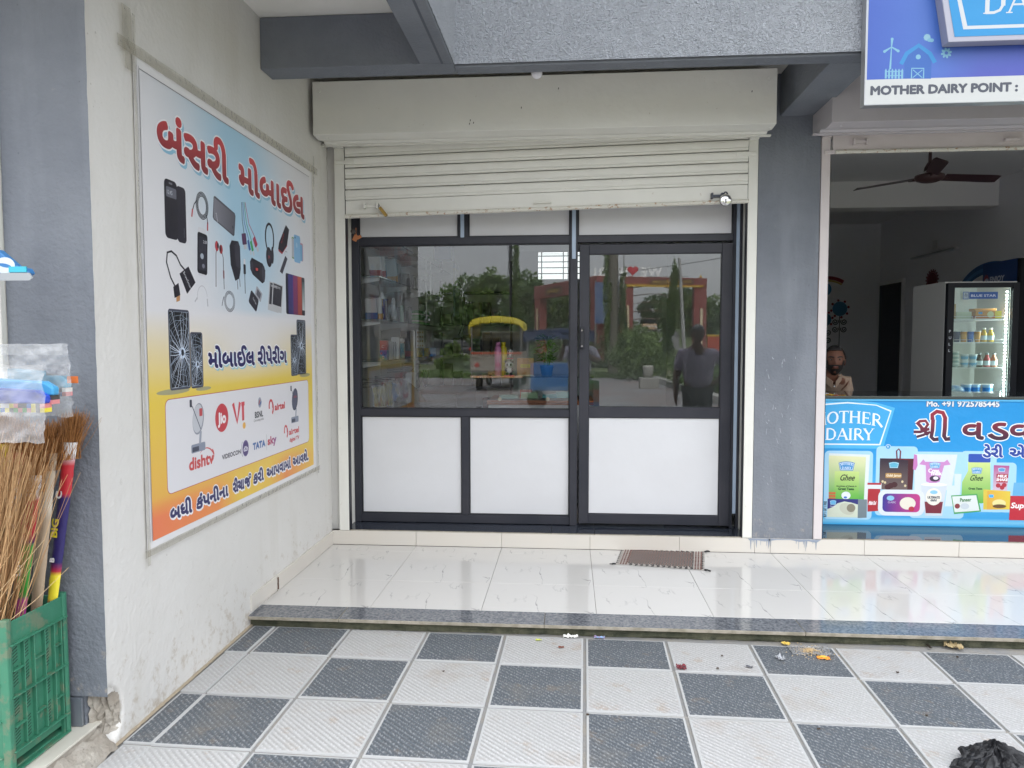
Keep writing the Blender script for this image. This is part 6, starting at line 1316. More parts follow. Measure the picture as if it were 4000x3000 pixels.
def face_parts(t, c, M, s, hair, beard, look=0):
    P = lambda x, y, z: Vector(c)+M @ (Vector((x, y, z))*s)
    for d in (-1, 1):
        MB().ball(P(.031*d, -.082, .005), .0115*s, .008*s, .0052*s, 12, 8).build('eye', m_eyew, t, smooth=True); MB().ball(P(.031*d+look, -.090, .004), .0055*s, .004*s, .0058*s, 10, 6).build('iris', m_eyeb, t, smooth=True)
        MB().grid(lambda u, v: tuple(P(d*(.012+.040*u), -.0985+.020*u*u, .021+.007*math.sin(u*2.6)+(v-.5)*.009)), 8, 2).build('eyebrow', hair, t, solid=.004)
        MB().grid(lambda u, v: tuple(P(d*.031+(u-.5)*.030, -.0925+.004*abs(u-.5)*4, .0125+.003*math.sin(u*3.14)+(v-.5)*.006)), 6, 2).build('eyelid', m_skin, t, solid=.002)
    MB().ball(P(0, -.096, -.056), .021*s, .007*s, .0065*s, 12, 6).build('lips', m_lip, t, smooth=True)
    def cap(p):
        return p*(1+.03*noise.noise(p*30))
    mh = MB(); mh.ball((0, 0, 0), .082, .104, .122, 36, 26, fn=cap)
    keep = [i for i, f in enumerate(mh.f) if (lambda q: q[2] > .030+.050*max(0, -q[1]/.1) - .13*max(0, q[1]/.1) and not (q[1] < -.030 and q[2] < .080))([sum(mh.v[k][j] for k in f)/4 for j in range(3)])]
    mh.f = [mh.f[i] for i in keep]; mh.mi = [0]*len(mh.f); mh.v = [tuple(P(*v)) for v in mh.v]
    mh.build('hair', hair, t, smooth=True, solid=.012)
    if beard:
        mb_ = MB(); mb_.ball((0, 0, 0), .0775, .100, .1195, 40, 30, fn=lambda q: Vector((q.x*(1-.29*(-q.z/.118)**1.5 if q.z < 0 else 1), q.y*(1-.09*(-q.z/.118) if q.z < 0 else 1)-(.013*math.exp(-((q.x/.03)**2+((q.z+.05)/.03)**2)) if q.y < 0 else 0), q.z))*(1.012+.02*noise.noise(q*60)))
        def ok(q): 
            if q[2] > -.024 and abs(q[0]) < .052: return False
            if q[2] > .0 or q[1] > .035: return False
            if abs(q[0]) < .024 and -.066 < q[2] < -.046: return False
            return q[2] < -.036 or abs(q[0]) > .05
        mb_.f = [f for f in mb_.f if ok([sum(mb_.v[k][j] for k in f)/4 for j in range(3)])]; mb_.mi = [0]*len(mb_.f); mb_.v = [tuple(P(*v)) for v in mb_.v]
        mb_.build('beard', hair, t, smooth=True)
def finish(t, J, Ed, root, headc, rz, pt_, s, clothes):
    v, f = skin_mesh(J, Ed, root); hv, hf, M = head_mesh(headc, rz, pt_, s)
    m = MB(); m.add(v, f); m.add(hv, hf); m.build('body', m_skin, t, smooth=True)
    for nm_, JJ, EE, rt_, mt in clothes:
        v, f = skin_mesh(JJ, EE, rt_); v = [tuple(Vector(p)+Vector((0, 0, 0))+.006*Vector((noise.noise(Vector(p)*9), noise.noise(Vector(p)*9+Vector((5, 0, 0))), 0))) for p in v]
        MB().add(v, f).build(nm_, mt, t, smooth=True)
    return M
# man leaning on the dairy counter
HC = (2.128, 6.03, 1.330)
t = thing('person', (2.10, 6.3, .17), 'bearded man in a beige shirt leaning on the dairy counter, looking at the street', 'man')
J = dict(pel=((2.08, 6.62, .80), (.15, .12)), sp=((2.08, 6.42, 1.0), (.14, .11)), ch=((2.09, 6.20, 1.13), (.16, .10)), nk=((2.12, 6.08, 1.205), .056), hd=((2.128, 6.045, 1.28), .055),
         sl=((1.93, 6.17, 1.14), .055), sr=((2.26, 6.15, 1.15), .055), el=((1.88, 6.14, .90), .042), er=((2.29, 6.14, .91), .042), wl=((1.96, 6.05, .70), .028), wr=((2.20, 6.05, .70), .028),
         hl=((1.98, 6.62, .78), .09), hr=((2.18, 6.62, .78), .09), kl=((1.96, 6.55, .47), .06), kr=((2.2, 6.52, .47), .06), al=((1.96, 6.66, .22), .04), ar=((2.2, 6.62, .22), .04), fl=((1.96, 6.5, .20), .035), fr=((2.2, 6.46, .20), .035))
Ed = [('pel', 'sp'), ('sp', 'ch'), ('ch', 'nk'), ('nk', 'hd'), ('ch', 'sl'), ('ch', 'sr'), ('sl', 'el'), ('sr', 'er'), ('el', 'wl'), ('er', 'wr'), ('pel', 'hl'), ('pel', 'hr'), ('hl', 'kl'), ('hr', 'kr'), ('kl', 'al'), ('kr', 'ar'), ('al', 'fl'), ('ar', 'fr')]
hand(J, Ed, 'wl', 'L', (0, -.1, -1), (0, 1, 0), .5); hand(J, Ed, 'wr', 'R', (0, .1, -1), (0, 1, 0), .5)
m_beige = mat('shirt_beige', H('a08a78'), .85, bump=[(90, .3, 'n'), (7, .4, 'n')]); m_trd = mat('trousers_dark', H('23252c'), .8, bump=[(60, .3, 'n')])
sh = {k: (J[k][0], r) for k, r in dict(pel=(.165, .135), sp=(.165, .135), ch=(.180, .118), nk=.070, sl=.072, sr=.072, el=.052).items()}; sh['er'] = (J['er'][0], .052); sh['nk'] = ((2.12, 6.09, 1.185), .066)
se_ = [('pel', 'sp'), ('sp', 'ch'), ('ch', 'nk'), ('ch', 'sl'), ('ch', 'sr'), ('sl', 'el'), ('sr', 'er')]
tr = {k: (J[k][0], r) for k, r in dict(pel=(.15, .13), hl=.10, hr=.10, kl=.075, kr=.075, al=.055, ar=.055).items()}; te = [('pel', 'hl'), ('pel', 'hr'), ('hl', 'kl'), ('hr', 'kr'), ('kl', 'al'), ('kr', 'ar')]
M = finish(t, J, Ed, 'pel', HC, R(-14), R(-4), .98, [('shirt', sh, se_, 'pel', m_beige), ('trousers', tr, te, 'pel', m_trd)])
face_parts(t, HC, M, .98, m_hair, True)
for d in (-1, 1): MB().grid(lambda u, v: (2.118+d*(.012+.062*u), 6.005-.012*(1-u)+.04*u+.01*v, 1.195-.055*v+.030*u-.03*(1-u)), 5, 4).build('collar', m_beige, t, solid=.005)
for k in range(2): MB().lathe((2.12, 5.998+.01*k, 1.125-.05*k), [(0, 0), (.006, 0), (.006, .002), (0, .002)], 10, rot=Matrix.Rotation(R(90), 3, 'X')).build('button', m_panel, t)

# photographer, seen only mirrored in the glass
t = thing('person', (.20, -.36, -.01), 'person in a pale grey shirt holding up a phone, mirrored beside the mullion', 'person')
x0, y0 = .16, -.42
J = dict(pel=((x0, y0, .93), (.15, .11)), sp=((x0, y0, 1.10), (.14, .11)), ch=((x0, y0+.01, 1.28), (.165, .11)), nk=((x0, y0+.02, 1.44), .055), hd=((x0, y0+.03, 1.52), .055),
         sl=((x0-.19, y0, 1.36), .055), sr=((x0+.19, y0, 1.36), .055), el=((x0-.30, y0+.15, 1.22), .043), er=((x0+.27, y0+.12, 1.20), .043), wl=((-.075, -.10, 1.39), .028), wr=((.105, -.10, 1.39), .028),
         hl=((x0-.09, y0, .88), .09), hr=((x0+.09, y0, .88), .09), kl=((x0-.10, y0+.02, .48), .06), kr=((x0+.10, y0+.02, .48), .06), al=((x0-.10, y0, .08), .042), ar=((x0+.10, y0, .08), .042), fl=((x0-.11, y0+.16, .035), .035), fr=((x0+.11, y0+.16, .035), .035))
Ed = [('pel', 'sp'), ('sp', 'ch'), ('ch', 'nk'), ('nk', 'hd'), ('ch', 'sl'), ('ch', 'sr'), ('sl', 'el'), ('sr', 'er'), ('el', 'wl'), ('er', 'wr'), ('pel', 'hl'), ('pel', 'hr'), ('hl', 'kl'), ('hr', 'kr'), ('kl', 'al'), ('kr', 'ar'), ('al', 'fl'), ('ar', 'fr')]
EdB = list(Ed); hand(J, Ed, 'wl', 'L', (.05, .05, 1), (0, -1, 0), .7); hand(J, Ed, 'wr', 'R', (-.05, .05, 1), (0, -1, 0), .7)
m_sg = mat('shirt_pale_grey', H('b6b2c0'), .85, bump=[(90, .3, 'n'), (7, .6, 'n')])
sh = {k: (J[k][0], r) for k, r in dict(pel=(.185, .145), sp=(.17, .14), ch=(.185, .13), sl=.075, sr=.075, el=.058, er=.058).items()}; sh['nk'] = ((x0, y0+.01, 1.42), .066)
tr = {k: (J[k][0], r) for k, r in dict(pel=(.15, .12), hl=.10, hr=.10, kl=.078, kr=.078, al=.06, ar=.06).items()}
M = finish(t, J, Ed, 'pel', (x0-.02, y0+.05, 1.60), R(180), R(2), 1.0, [('shirt', sh, se_, 'pel', m_sg), ('trousers', tr, te, 'pel', m_trd)]); face_parts(t, (x0-.02, y0+.05, 1.60), M, 1, m_hair, False)
MB().box(-.078, .082, -.030, -.021, 1.435, 1.512).build('phone', m_fb, bevel=.003, label='black phone held up sideways by the person in the pale grey shirt', cat='phone')
t = thing('carry_bag', (.30, -.24, .40), 'printed green, orange and blue carry bag at the side of the person in grey', 'bag')
A_ = MB(); A_.c = []
for (z0, z1, c) in ((.40, .62, H('2c66a8')), (.62, .80, H('c06030')), (.80, .93, H('4a8a3a'))):
    n0 = len(A_.v); A_.box(.17, .44, -.27, -.20, z0, z1); A_.c += [c]*(len(A_.v)-n0)
A_.build('bag_body', MT['print_matte'], t)
for x in (.24, .37): MB().tube([(x, -.235, .93), (x, -.235, 1.02), (x+(.03 if x < .3 else -.03), -.235, 1.06)], .005, 5).build('handle', m_panel, t)
A = Art((.44, -.1995, .40), (-1, 0, 0), (0, 0, 1), (0, 1, 0)); A.text('COTTON', .02, .25, .05, H('1c1a20'), 1, dil=.002, width=.2); A.ell(.13, .33, .05, .045, H('1c1a20'), 1); A.poly([(.10, .02), (.17, .02), (.135, .20)], H('d4dce0'), 1); A.build('print', t)
# man in a mauve shirt looking down, hand on hip
x0, y0 = 1.55, 1.44
t = thing('person', (x0, y0, -.01), 'grey haired man in a mauve shirt, hand on hip, mirrored in the door glass', 'man')
J = dict(pel=((x0, y0, .90), (.15, .12)), sp=((x0, y0+.03, 1.07), (.16, .13)), ch=((x0-.01, y0+.01, 1.27), (.17, .12)), nk=((x0-.02, y0+.02, 1.43), .058), hd=((x0-.02, y0+.05, 1.50), .055),
         sl=((x0-.20, y0, 1.34), .058), sr=((x0+.18, y0, 1.34), .058), el=((x0-.25, y0+.0, 1.08), .046), er=((x0+.40, y0-.05, 1.17), .044), wl=((x0-.27, y0+.08, .86), .03), wr=((x0+.20, y0+.06, 1.00), .03),
         hl=((x0-.09, y0, .86), .09), hr=((x0+.09, y0, .86), .09), kl=((x0-.10, y0+.01, .47), .06), kr=((x0+.10, y0+.01, .47), .06), al=((x0-.10, y0, .08), .042), ar=((x0+.10, y0, .08), .042), fl=((x0-.11, y0+.16, .035), .035), fr=((x0+.11, y0+.16, .035), .035))
Ed = list(EdB); hand(J, Ed, 'wl', 'L', (0, .1, -1), (0, 1, 0), .4); hand(J, Ed, 'wr', 'R', (-.9, .1, -.3), (0, .3, 1), .6)
m_mv = mat('shirt_mauve', H('b3a6bb'), .85, bump=[(90, .3, 'n'), (7, .6, 'n')])
sh = {k: (J[k][0], r) for k, r in dict(pel=(.175, .15), sp=(.19, .16), ch=(.19, .14), sl=.078, sr=.078, el=.056, er=.056).items()}; sh['nk'] = ((x0-.02, y0+.01, 1.41), .068)
sh['el'] = (tuple(Vector(J['sl'][0]).lerp(Vector(J['el'][0]), .85)), .066); sh['er'] = (tuple(Vector(J['sr'][0]).lerp(Vector(J['er'][0]), .7)), .066)
tr = {k: (J[k][0], r) for k, r in dict(pel=(.16, .13), hl=.105, hr=.105, kl=.08, kr=.08, al=.06, ar=.06).items()}
M = finish(t, J, Ed, 'pel', (x0-.02, y0+.08, 1.575), R(180), R(24), 1.0, [('shirt', sh, se_, 'pel', m_mv), ('trousers', tr, te, 'pel', m_trd)]); face_parts(t, (x0-.02, y0+.08, 1.575), M, 1, m_hairg, False)

# ------------------------------------------------------------------ left: crate with brooms, hanging packs
CX, CY = -1.775, 2.405
m_cr = mat('crate_green', H('3c7d62'), .5, bump=[(30, .2, 'n')], var=(6, .6, H('2c6650')), grime=(10, .54, H('7a7560'), .55))
cr_ = thing('crate', (-1.95, 2.26, .089), 'green ribbed plastic crate on its end holding brooms, beside the grey pillar', 'crate')
x1, ya, yb, z0, z1 = -1.778, 2.13, 2.410, .092, .585
def cbx(n, *a, **k): return MB().box(*a).build(n, m_cr, cr_, bevel=k.get('bevel', .002), seg=1)
cbx('side_wall', x1-.016, x1-.012, ya+.012, yb-.012, z0+.03, z1-.075)
cbx('side_wall', x1-.012, x1-.006, ya+.012, yb-.012, z1-.075, z1)
cbx('side_wall', x1-.34, x1-.336, ya+.012, yb-.012, z0, z1); cbx('side_wall', x1-.34, x1-.012, yb-.012, yb-.006, z0, z1); cbx('side_wall', x1-.34, x1-.012, ya+.002, ya+.008, z0, z1); cbx('base', x1-.34, x1-.012, ya, yb, z0, z0+.01)
for y in (ya, yb-.022): MB().prism([(x1-.028, y), (x1, y), (x1+.002, y+.011), (x1, y+.022), (x1-.028, y+.022)], 'z', z0, z1+.012).build('corner_post', m_cr, cr_, bevel=.003)
for k, y in enumerate((ya+.07, ya+.115, ya+.165, ya+.21, ya+.245)): cbx('rib', x1-.014, x1+.002, y, y+.004, z0+.07 if k < 4 else z0, z1-.075)
for k, z in enumerate((z0, z0+.065, z0+.145, z0+.245, z0+.33, z1-.077)):
    if k in (2, 4):
        for (a, b) in ((ya+.02, ya+.07), (ya+.115, ya+.165), (ya+.21, ya+.245)): cbx('rib', x1-.013, x1+.006, a, b, z, z+.004)
    else: cbx('rib', x1-.013, x1+.008, ya+.01, yb-.008, z, z+.005)
sl_ = MB()
for c in range(3):
    for k in range(30):
        z = z0+.075+k*.0108; y = ya+.026+c*.048+(.045 if c == 2 else 0)
        if k in (7, 8, 16, 17, 24): continue
        sl_.add([(x1-.0115, y, z), (x1-.0115, y+.030, z+.010), (x1-.0115, y+.030, z+.0135), (x1-.0115, y, z+.0035)], [(0, 1, 2, 3)])
sl_.build('slots', mat('slot_dark', (.01, .03, .02), .8), cr_, kind='stuff')
for k in range(4): cbx('front_rib', x1-.33, x1-.028, ya-.006, ya+.004, z0+.05+k*.12, z0+.055+k*.12)
for x in (x1-.10, x1-.2): cbx('front_rib', x, x+.004, ya-.006, ya+.004, z0, z1)
m_straw = mat('straw', (1, 1, 1), .75, vcol=True)
def straws(name, base, tip, n, spread_b, spread_t, r, cols, par, curve=.05, curl=0):
    m = MB(); m.c = []
    for k in range(n):
        b = Vector(base)+Vector((rnd.gauss(0, spread_b), rnd.gauss(0, spread_b), 0)); e = Vector(tip)+Vector((rnd.gauss(0, spread_t), rnd.gauss(0, spread_t*.7), rnd.gauss(0, spread_t*.5)))
        mid = (b+e)/2+Vector((rnd.gauss(0, curve), rnd.gauss(0, curve), rnd.gauss(0, curve*.5))); c = lerp(cols[0], cols[1], rnd.random()); n0 = len(m.v)
        pts = [b*(1-q)**2+mid*2*q*(1-q)+e*q*q for q in (0, .33, .66, 1)]
        for p, q, a in zip(pts[:-1], pts[1:], (1, .8, .55)): m.cone(p, q, r*a, r*a*.8, 3, 0, False)
        m.c += [c]*(len(m.v)-n0)
    return m.build(name, m_straw, par, kind='stuff')
t = thing('straw_broom', (-1.90, 2.22, .15), 'large loose coconut straw broom standing upside down in the green crate', 'broom')
straws('straw', (-2.00, 2.20, .20), (-1.86, 2.20, 1.10), 950, .034, .082, .0016, (H('966c42'), H('cda97c')), t, .03)
straws('stray_straw', (-1.95, 2.12, .45), (-1.82, 2.14, .80), 26, .05, .12, .0013, (H('c09a6a'), H('e0c8a0')), t, .05)
def wrap_broom(bx, by, tx, ty, zt, w, cols, text, label, z0_=.16):
    t = thing('packed_broom', (bx, by, z0_), label, 'broom')
    b = Vector((bx, by, z0_)); e = Vector((tx, ty, zt)); d = (e-b); U = Vector((.96, -.28, 0)).normalized(); L_ = d.length; V = d.normalized(); N = U.cross(V).normalized()
    if N.y > 0: N = -N
    a = MB(); a.c = []
    def g(u, v):
        an = (u-.5)*math.pi; ww = w*(.55+.45*v); p = b+V*(v*L_)+U*(math.sin(an)*ww/2)+N*(math.cos(an)*ww*.35)+N*(.003*noise.noise((u*9, v*60, bx*50))); return tuple(p)
    a.grid(g, 10, 60)
    a.c = [ramp(cols, (i//11)/60) for i in range(len(a.v))]
    a.build('wrapper', MT['print'], t, smooth=True)
    straws('bristles', tuple(b+V*(L_-.06)), tuple(e+V*.09), 520, w*.22, w*.42, .0009, (H('6a3f1c'), H('b07a42')), t, .004)
    A = Art(b+N*(w*.345), U, V, N)
    for (s, pos, sz, c) in text: A.text(s, .010, pos*L_, sz, c, 14, rot=R(90), dil=.0015, width=None)
    if text: A.build('print', t)
sc = lambda *a: [(p, H(c)) for p, c in a]
rd, nvy, wh, yl, gn, pk, aq = 'b52a34', '2c2560', 'dcdcdc', 'e2d238', '3f9a3a', 'c04a9a', '3a9cc0'
wrap_broom(-1.875, 2.385, -1.722, 2.385, 1.135, .058, sc((0, wh), (.40, wh), (.42, rd), (.43, yl), (.52, yl), (.53, rd), (.56, nvy), (.80, nvy), (.81, rd), (.93, rd), (.94, wh), (1, wh)), [('B', .57, .03, H('e8e8e8')), ('BIG', .66, .045, H(yl)), ('C', .80, .04, H('e8e8e8'))], 'broom in red, navy and yellow printed wrap standing rightmost in the crate')
wrap_broom(-1.905, 2.365, -1.785, 2.365, 1.10, .066, sc((0, '9c8a74'), (.3, 'a8937a'), (.75, 'b09c84'), (.8, 'c8bfae'), (1, 'a8947a')), [], 'broom in a plain creased clear wrap, second from the right in the crate')
wrap_broom(-1.945, 2.33, -1.815, 2.33, 1.03, .062, sc((0, aq), (.40, aq), (.42, pk), (.50, pk), (.52, gn), (.72, gn), (.73, nvy), (.76, rd), (.9, rd), (.92, wh), (1, wh)), [('UP', .60, .045, H('e8e8e8'))], 'broom in green, pink and aqua printed wrap in the middle of the crate')
wrap_broom(-1.98, 2.37, -1.90, 2.38, 1.10, .065, sc((0, '4a3a30'), (.5, '5a4636'), (.7, rd), (.8, nvy), (.86, wh), (.92, rd), (1, '8a3030')), [('BROOMS', .72, .028, H('e8e8e8'))], 'broom with red and navy collar behind the loose straw in the crate')
wrap_broom(-2.03, 2.37, -1.97, 2.38, 1.13, .065, sc((0, '4a3a30'), (.6, '7a5a3a'), (.75, yl), (1, 'c8b040')), [], 'broom with yellow collar at the far left of the crate')
# hanging packs of dust pans
t = thing('dustpan_pack', (-1.66, 2.05, 1.18), 'clear bag with violet blue dustpans and colourful mottled edge, hanging nearest the camera', 'pack')
def pan(t, xa, xb, y, za, zb, col, nm_='dustpan'):
    m = MB(); m.prism([(xa, za), (xb, za), (xb+.002, za+(zb-za)*.45), (xb-.03, za+(zb-za)*.8), (xa, zb)], 'y', y, y+.03).build(nm_, mat('pan_'+str(int(col[2]*100)), col, .3), t, bevel=.006)
    a = MB(); a.c = []
    n = 16
    for i in range(n):
        x0_, x1_ = xa+(xb-xa)*i/n, xa+(xb-xa)*(i+1)/n
        for j in range(2):
            n0 = len(a.v); a.box(x0_, x1_, y-.002, y+.03, za-.026+.013*j, za-.013+.013*j); a.c += [H(rnd.choice(('e6d44a', 'e8e4dc', '3a6ab0', '4aa04a', '4a4644', 'e8e4dc', 'e6d44a', 'd88a8a')))]*(len(a.v)-n0)
    a.build('mottled_foam', MT['print_matte'], t)
pan(t, -1.80, -1.575, 2.07, 1.295, 1.345, H('3a56c8')); pan(t, -1.80, -1.567, 2.095, 1.318, 1.372, H('4aa0d0'))
def bag(t, xa, xb, y, za, zb, sk=0):
    MB().grid(lambda u, v: (xa+(xb-xa)*u+sk*v+.004*noise.noise((v*12, 0, xa)), y-.012*math.sin(u*3.1)-.010*noise.noise((u*7, v*7, y*9))-.006*noise.noise((u*22, v*14, 2)), za+(zb-za)*v+.006*noise.noise((u*6, 3, v))), 34, 30).build('clear_bag', m_plast, t, smooth=True)
bag(t, -1.82, -1.562, 2.05, 1.180, 1.412)
t = thing('dustpan_pack', (-1.66, 2.2, 1.23), 'clear bag with a turquoise dustpan, hanging behind the violet blue ones', 'pack')
pan(t, -1.80, -1.600, 2.20, 1.335, 1.398, H('2aa0c4')); MB().box(-1.6, -1.565, 2.205, 2.21, 1.350, 1.372).build('orange_tag', mat('orange_tag', H('d8743c'), .4), t)
bag(t, -1.84, -1.568, 2.185, 1.245, 1.475, -.01)
MB().grid(lambda u, v: (-1.79+.19*u, 2.17+.02*u, 1.44+.035*v), 4, 2).build('bag_flap', m_plast, t)
MB().box(-1.665, -1.59, 2.2, 2.204, 1.375, 1.41).build('card', mat('card_navy', H('2c3c5c'), .5, var=(30, .8, H('c8c8cc'))), t)
t = thing('scrub_pack', (-1.76, 2.2, 1.68), 'cleaning brush in a blue printed pack with a clear tip sticking out beside the pillar', 'pack')
MB().prism([(-1.84, 1.680), (-1.735, 1.680), (-1.706, 1.700), (-1.714, 1.715), (-1.75, 1.725), (-1.81, 1.775), (-1.84, 1.775)], 'y', 2.195, 2.225).build('card', mat('pack_blue', H('3a7ab4'), .35), t, bevel=.004)
MB().box(-1.77, -1.712, 2.19, 2.1945, 1.702, 1.720).build('teal_head', mat('teal_head', H('3ab0c4'), .3), t); MB().prism([(-1.84, 1.676), (-1.70, 1.676), (-1.690, 1.684), (-1.70, 1.70), (-1.84, 1.70)], 'y', 2.188, 2.192).build('clear_tip', mat('grey_tip', (.34, .36, .37), .3), t)
A = Art((-1.84, 2.1935, 1.676), (1, 0, 0), (0, 0, 1), (0, -1, 0)); A.ell(.055, .048, .034, .026, H('cfd8dc'), 1); A.ell(.055, .048, .022, .006, H('3a7ab4'), 2, rot=-.2); A.rect(.03, .004, .105, .024, H('24406c'), 1); A.rect(.035, .008, .055, .020, H('d4d8dc'), 2); A.build('print', t)
t = thing('shop_display', (-1.9, 2.2, 1.4), 'blue printed display strip at the very left edge by the left shop shutter', 'display strip')
MB().box(-1.93, -1.838, 2.16, 2.18, 1.40, 1.86).build('strip', mat('strip_blue', H('2a52a8'), .4), t)
side_guide(-2.035, -1.988, m_shut, 'cream guide channel of the left neighbour shop beside the grey pillar', 3.1, .09).location.y -= 2.53
# ------------------------------------------------------------------ litter on the tiles
def scrap(name, x, y, w, h, c, label, cat, z=.004, amp=.012, rot=0, var=None, m=None, solid=.0012):
    cr0, s0 = math.cos(rot), math.sin(rot)
    def g(u, v):
        a, b = (u-.5)*w*(1-.3*abs(noise.noise((v*3, x, 1)))), (v-.5)*h*(1-.3*abs(noise.noise((u*3, y, 4)))); return (x+a*cr0-b*s0, y+a*s0+b*cr0, z+amp*abs(noise.noise((u*4+x*7, v*4+y*3, 1))))
    MB().grid(g, 9, 7).build(name, m or mat('scrap_'+name, c, .55, var=var), label=label, cat=cat, solid=solid, group='specks of dirt on the tiles' if name == 'crumb' else None)
scrap('wrapper', .156, 3.585, .055, .030, H('6aa6cc'), 'small pale blue and red sweet wrapper by the mossy step', 'wrapper', var=(40, .9, H('b03a44')), rot=-.1)
scrap('tissue', .013, 3.583, .075, .035, H('d8d6d0'), 'torn white tissue scraps at the foot of the mossy step', 'tissue', amp=.02)
scrap('dry_leaf', -.033, 3.453, .028, .018, H('7a4a3a'), 'tiny brown dry leaf left of the blue wrapper', 'leaf'); scrap('peel', -.145, 3.53, .03, .012, H('b8c050'), 'tiny yellow green peel by the step left of the tissue', 'peel')
scrap('yellow_wrapper', 1.063, 3.58, .04, .028, H('d0b050'), 'small yellow wrapper against the mossy step', 'wrapper', rot=-.5)
scrap('noodle_wrapper', 1.19, 3.425, .062, .036, H('cf4a2a'), 'bright orange and red snack wrapper on the dark tile', 'wrapper', var=(30, .9, H('e8c040')), rot=-.15)
scrap('foil_cone', .987, 3.402, .03, .05, H('a8aaae'), 'small crushed silver foil on the dark tile', 'foil', amp=.03, rot=.4); scrap('silver_foil', .822, 3.304, .03, .012, H('5c5c62'), 'tiny grey foil shred on the pale tile', 'foil', rot=-.5)
scrap('black_scrap', .512, 3.267, .045, .035, H('2c262a'), 'crumpled dark scrap with a red speck at a tile corner', 'scrap', amp=.03, var=(60, .9, H('a03040')))
scrap('paper', 1.86, 3.60, .085, .06, H('a8946c'), 'folded tan paper by the mossy step on the right', 'paper', amp=.04, rot=-.4); scrap('twig', 1.744, 3.594, .012, .05, H('3a322a'), 'short dark twig by the step near the tan paper', 'twig')
mm = MB()
for k in range(420):
    a, r = rnd.uniform(0, 6.28), abs(rnd.gauss(0, .034)); mm.obox((1.154+r*1.4*math.cos(a), 3.50+r*math.sin(a), .003+rnd.uniform(0, .012)*max(0, 1-r*22)), (.006, .0028, .0022), Matrix.Rotation(a*3, 3, 'Z'))
mm.build('spilled_rice', mat('rice', H('c9ae84'), .7), label='small heap of spilled puffed rice grains on the dark tile', cat='grains', kind='stuff')
MB().grid(lambda u, v: (1.06+.19*u, 3.455+.10*v, .004+.014*abs(noise.noise((u*6, v*5, 2)))), 14, 10).build('clear_film', m_plast, label='thin torn clear plastic bag around the spilled rice', cat='plastic bag', smooth=True)
# black plastic bag, crumpled
def bb(u, v):
    a = 2*math.pi*u; h = v; r = .125*(1-h**1.3)*(1+.38*noise.noise((math.cos(a)*1.6, math.sin(a)*1.6, h*2)))+.012*noise.noise((math.cos(a)*7, math.sin(a)*7, h*8))
    return (1.505+1.25*r*math.cos(a)-.03*h, 2.545+.9*r*math.sin(a)+.02*h, .002+.092*h*(1+.35*noise.noise((math.cos(a)*2, math.sin(a)*2, 5)))+.02*noise.noise((math.cos(a)*5, math.sin(a)*5, h*6)))
MB().grid(bb, 70, 34).build('plastic_bag', mat('black_film', (.012, .012, .014), .38, spec=.4, bump=[(14, .8, 'n'), (40, .5, 'n')]), label='crumpled black plastic bag on the pale tile at the lower right', cat='plastic bag', smooth=False)
for k in range(11):
    x, y = rnd.uniform(-1.4, 2.0), rnd.uniform(2.4, 3.55); scrap('crumb', x, y, rnd.uniform(.005, .012), rnd.uniform(.004, .009), H('4a3c30'), 'tiny dark speck of dirt lying on the tiles', 'crumb')

# ------------------------------------------------------------------ the street behind the camera (what the shop glass mirrors)
def foliage(name, c, rad, n, leaf, cols, par=None, clumps=26, seed=1, kind=None, **kw):
    r = random.Random(seed); c = Vector(c); m = MB(); m.c = []; cl = []
    for k in range(clumps):
        while True:
            p = Vector((r.uniform(-1, 1), r.uniform(-1, 1), r.uniform(-1, 1)))
            if p.length < 1: break
        p = p.normalized()*p.length**.45; cl.append((Vector((p.x*rad[0]*.8, p.y*rad[1]*.8, p.z*rad[2]*.8)), r.uniform(.22, .45), r.random()))
    for k in range(n):
        o, s, tone = cl[k % clumps]; d = Vector((r.gauss(0, 1), r.gauss(0, 1), r.gauss(0, 1))).normalized()
        p = c+o+Vector((d.x*rad[0], d.y*rad[1], d.z*rad[2]))*s*r.uniform(.55, 1.05)
        a = Vector((r.gauss(0, 1), r.gauss(0, 1), r.gauss(0, .6))).normalized(); b = a.cross(Vector((r.gauss(0, 1), r.gauss(0, 1), r.gauss(0, 1)))).normalized(); L_ = leaf*r.uniform(.6, 1.4)
        m.add([p-a*L_*.5, p+b*L_*.28, p+a*L_*.5, p-b*L_*.28], [(0, 1, 2, 3)]); q = lerp(cols[0], cols[1], tone*.5+r.random()*.5); m.c += [q]*4
    return m.build(name, MT['leaf'], par, kind=kind, **kw)
G1 = ((.045, .085, .028), (.16, .25, .075)); G2 = ((.07, .125, .035), (.22, .31, .09)); G3 = ((.035, .065, .025), (.12, .19, .06))
m_bark = mat('bark', (.10, .075, .055), .95, bump=[(12, .9, 'n')], var=(6, .7, (.17, .15, .12)))
def tree(x, y, zb, h, rad, n, leaf, cols, label, seed, group='trees along the road', cz=None, clumps=26, name='tree'):
    t = thing(name, (x, y, zb), label, 'tree', group); m = MB(); top = Vector((x, y, zb+h-rad[2]*.6))
    m.cone((x, y, zb-.3), (x+.1, y, zb+h*.45), h*.030, h*.02, 8); r = random.Random(seed)
    for k in range(6):
        a = r.uniform(0, 6.28); m.cone((x+.1, y, zb+h*(.3+.03*k)), (x+rad[0]*.6*math.cos(a), y+rad[1]*.6*math.sin(a), zb+h*(.6+.05*k)), h*.012, h*.005, 6)
    m.build('trunk', m_bark, t); foliage('crown', (x, y, (zb+h-rad[2]) if cz is None else cz), rad, n, leaf, cols, t, clumps, seed, kind='stuff')
RY = lambda D: 10.36-D
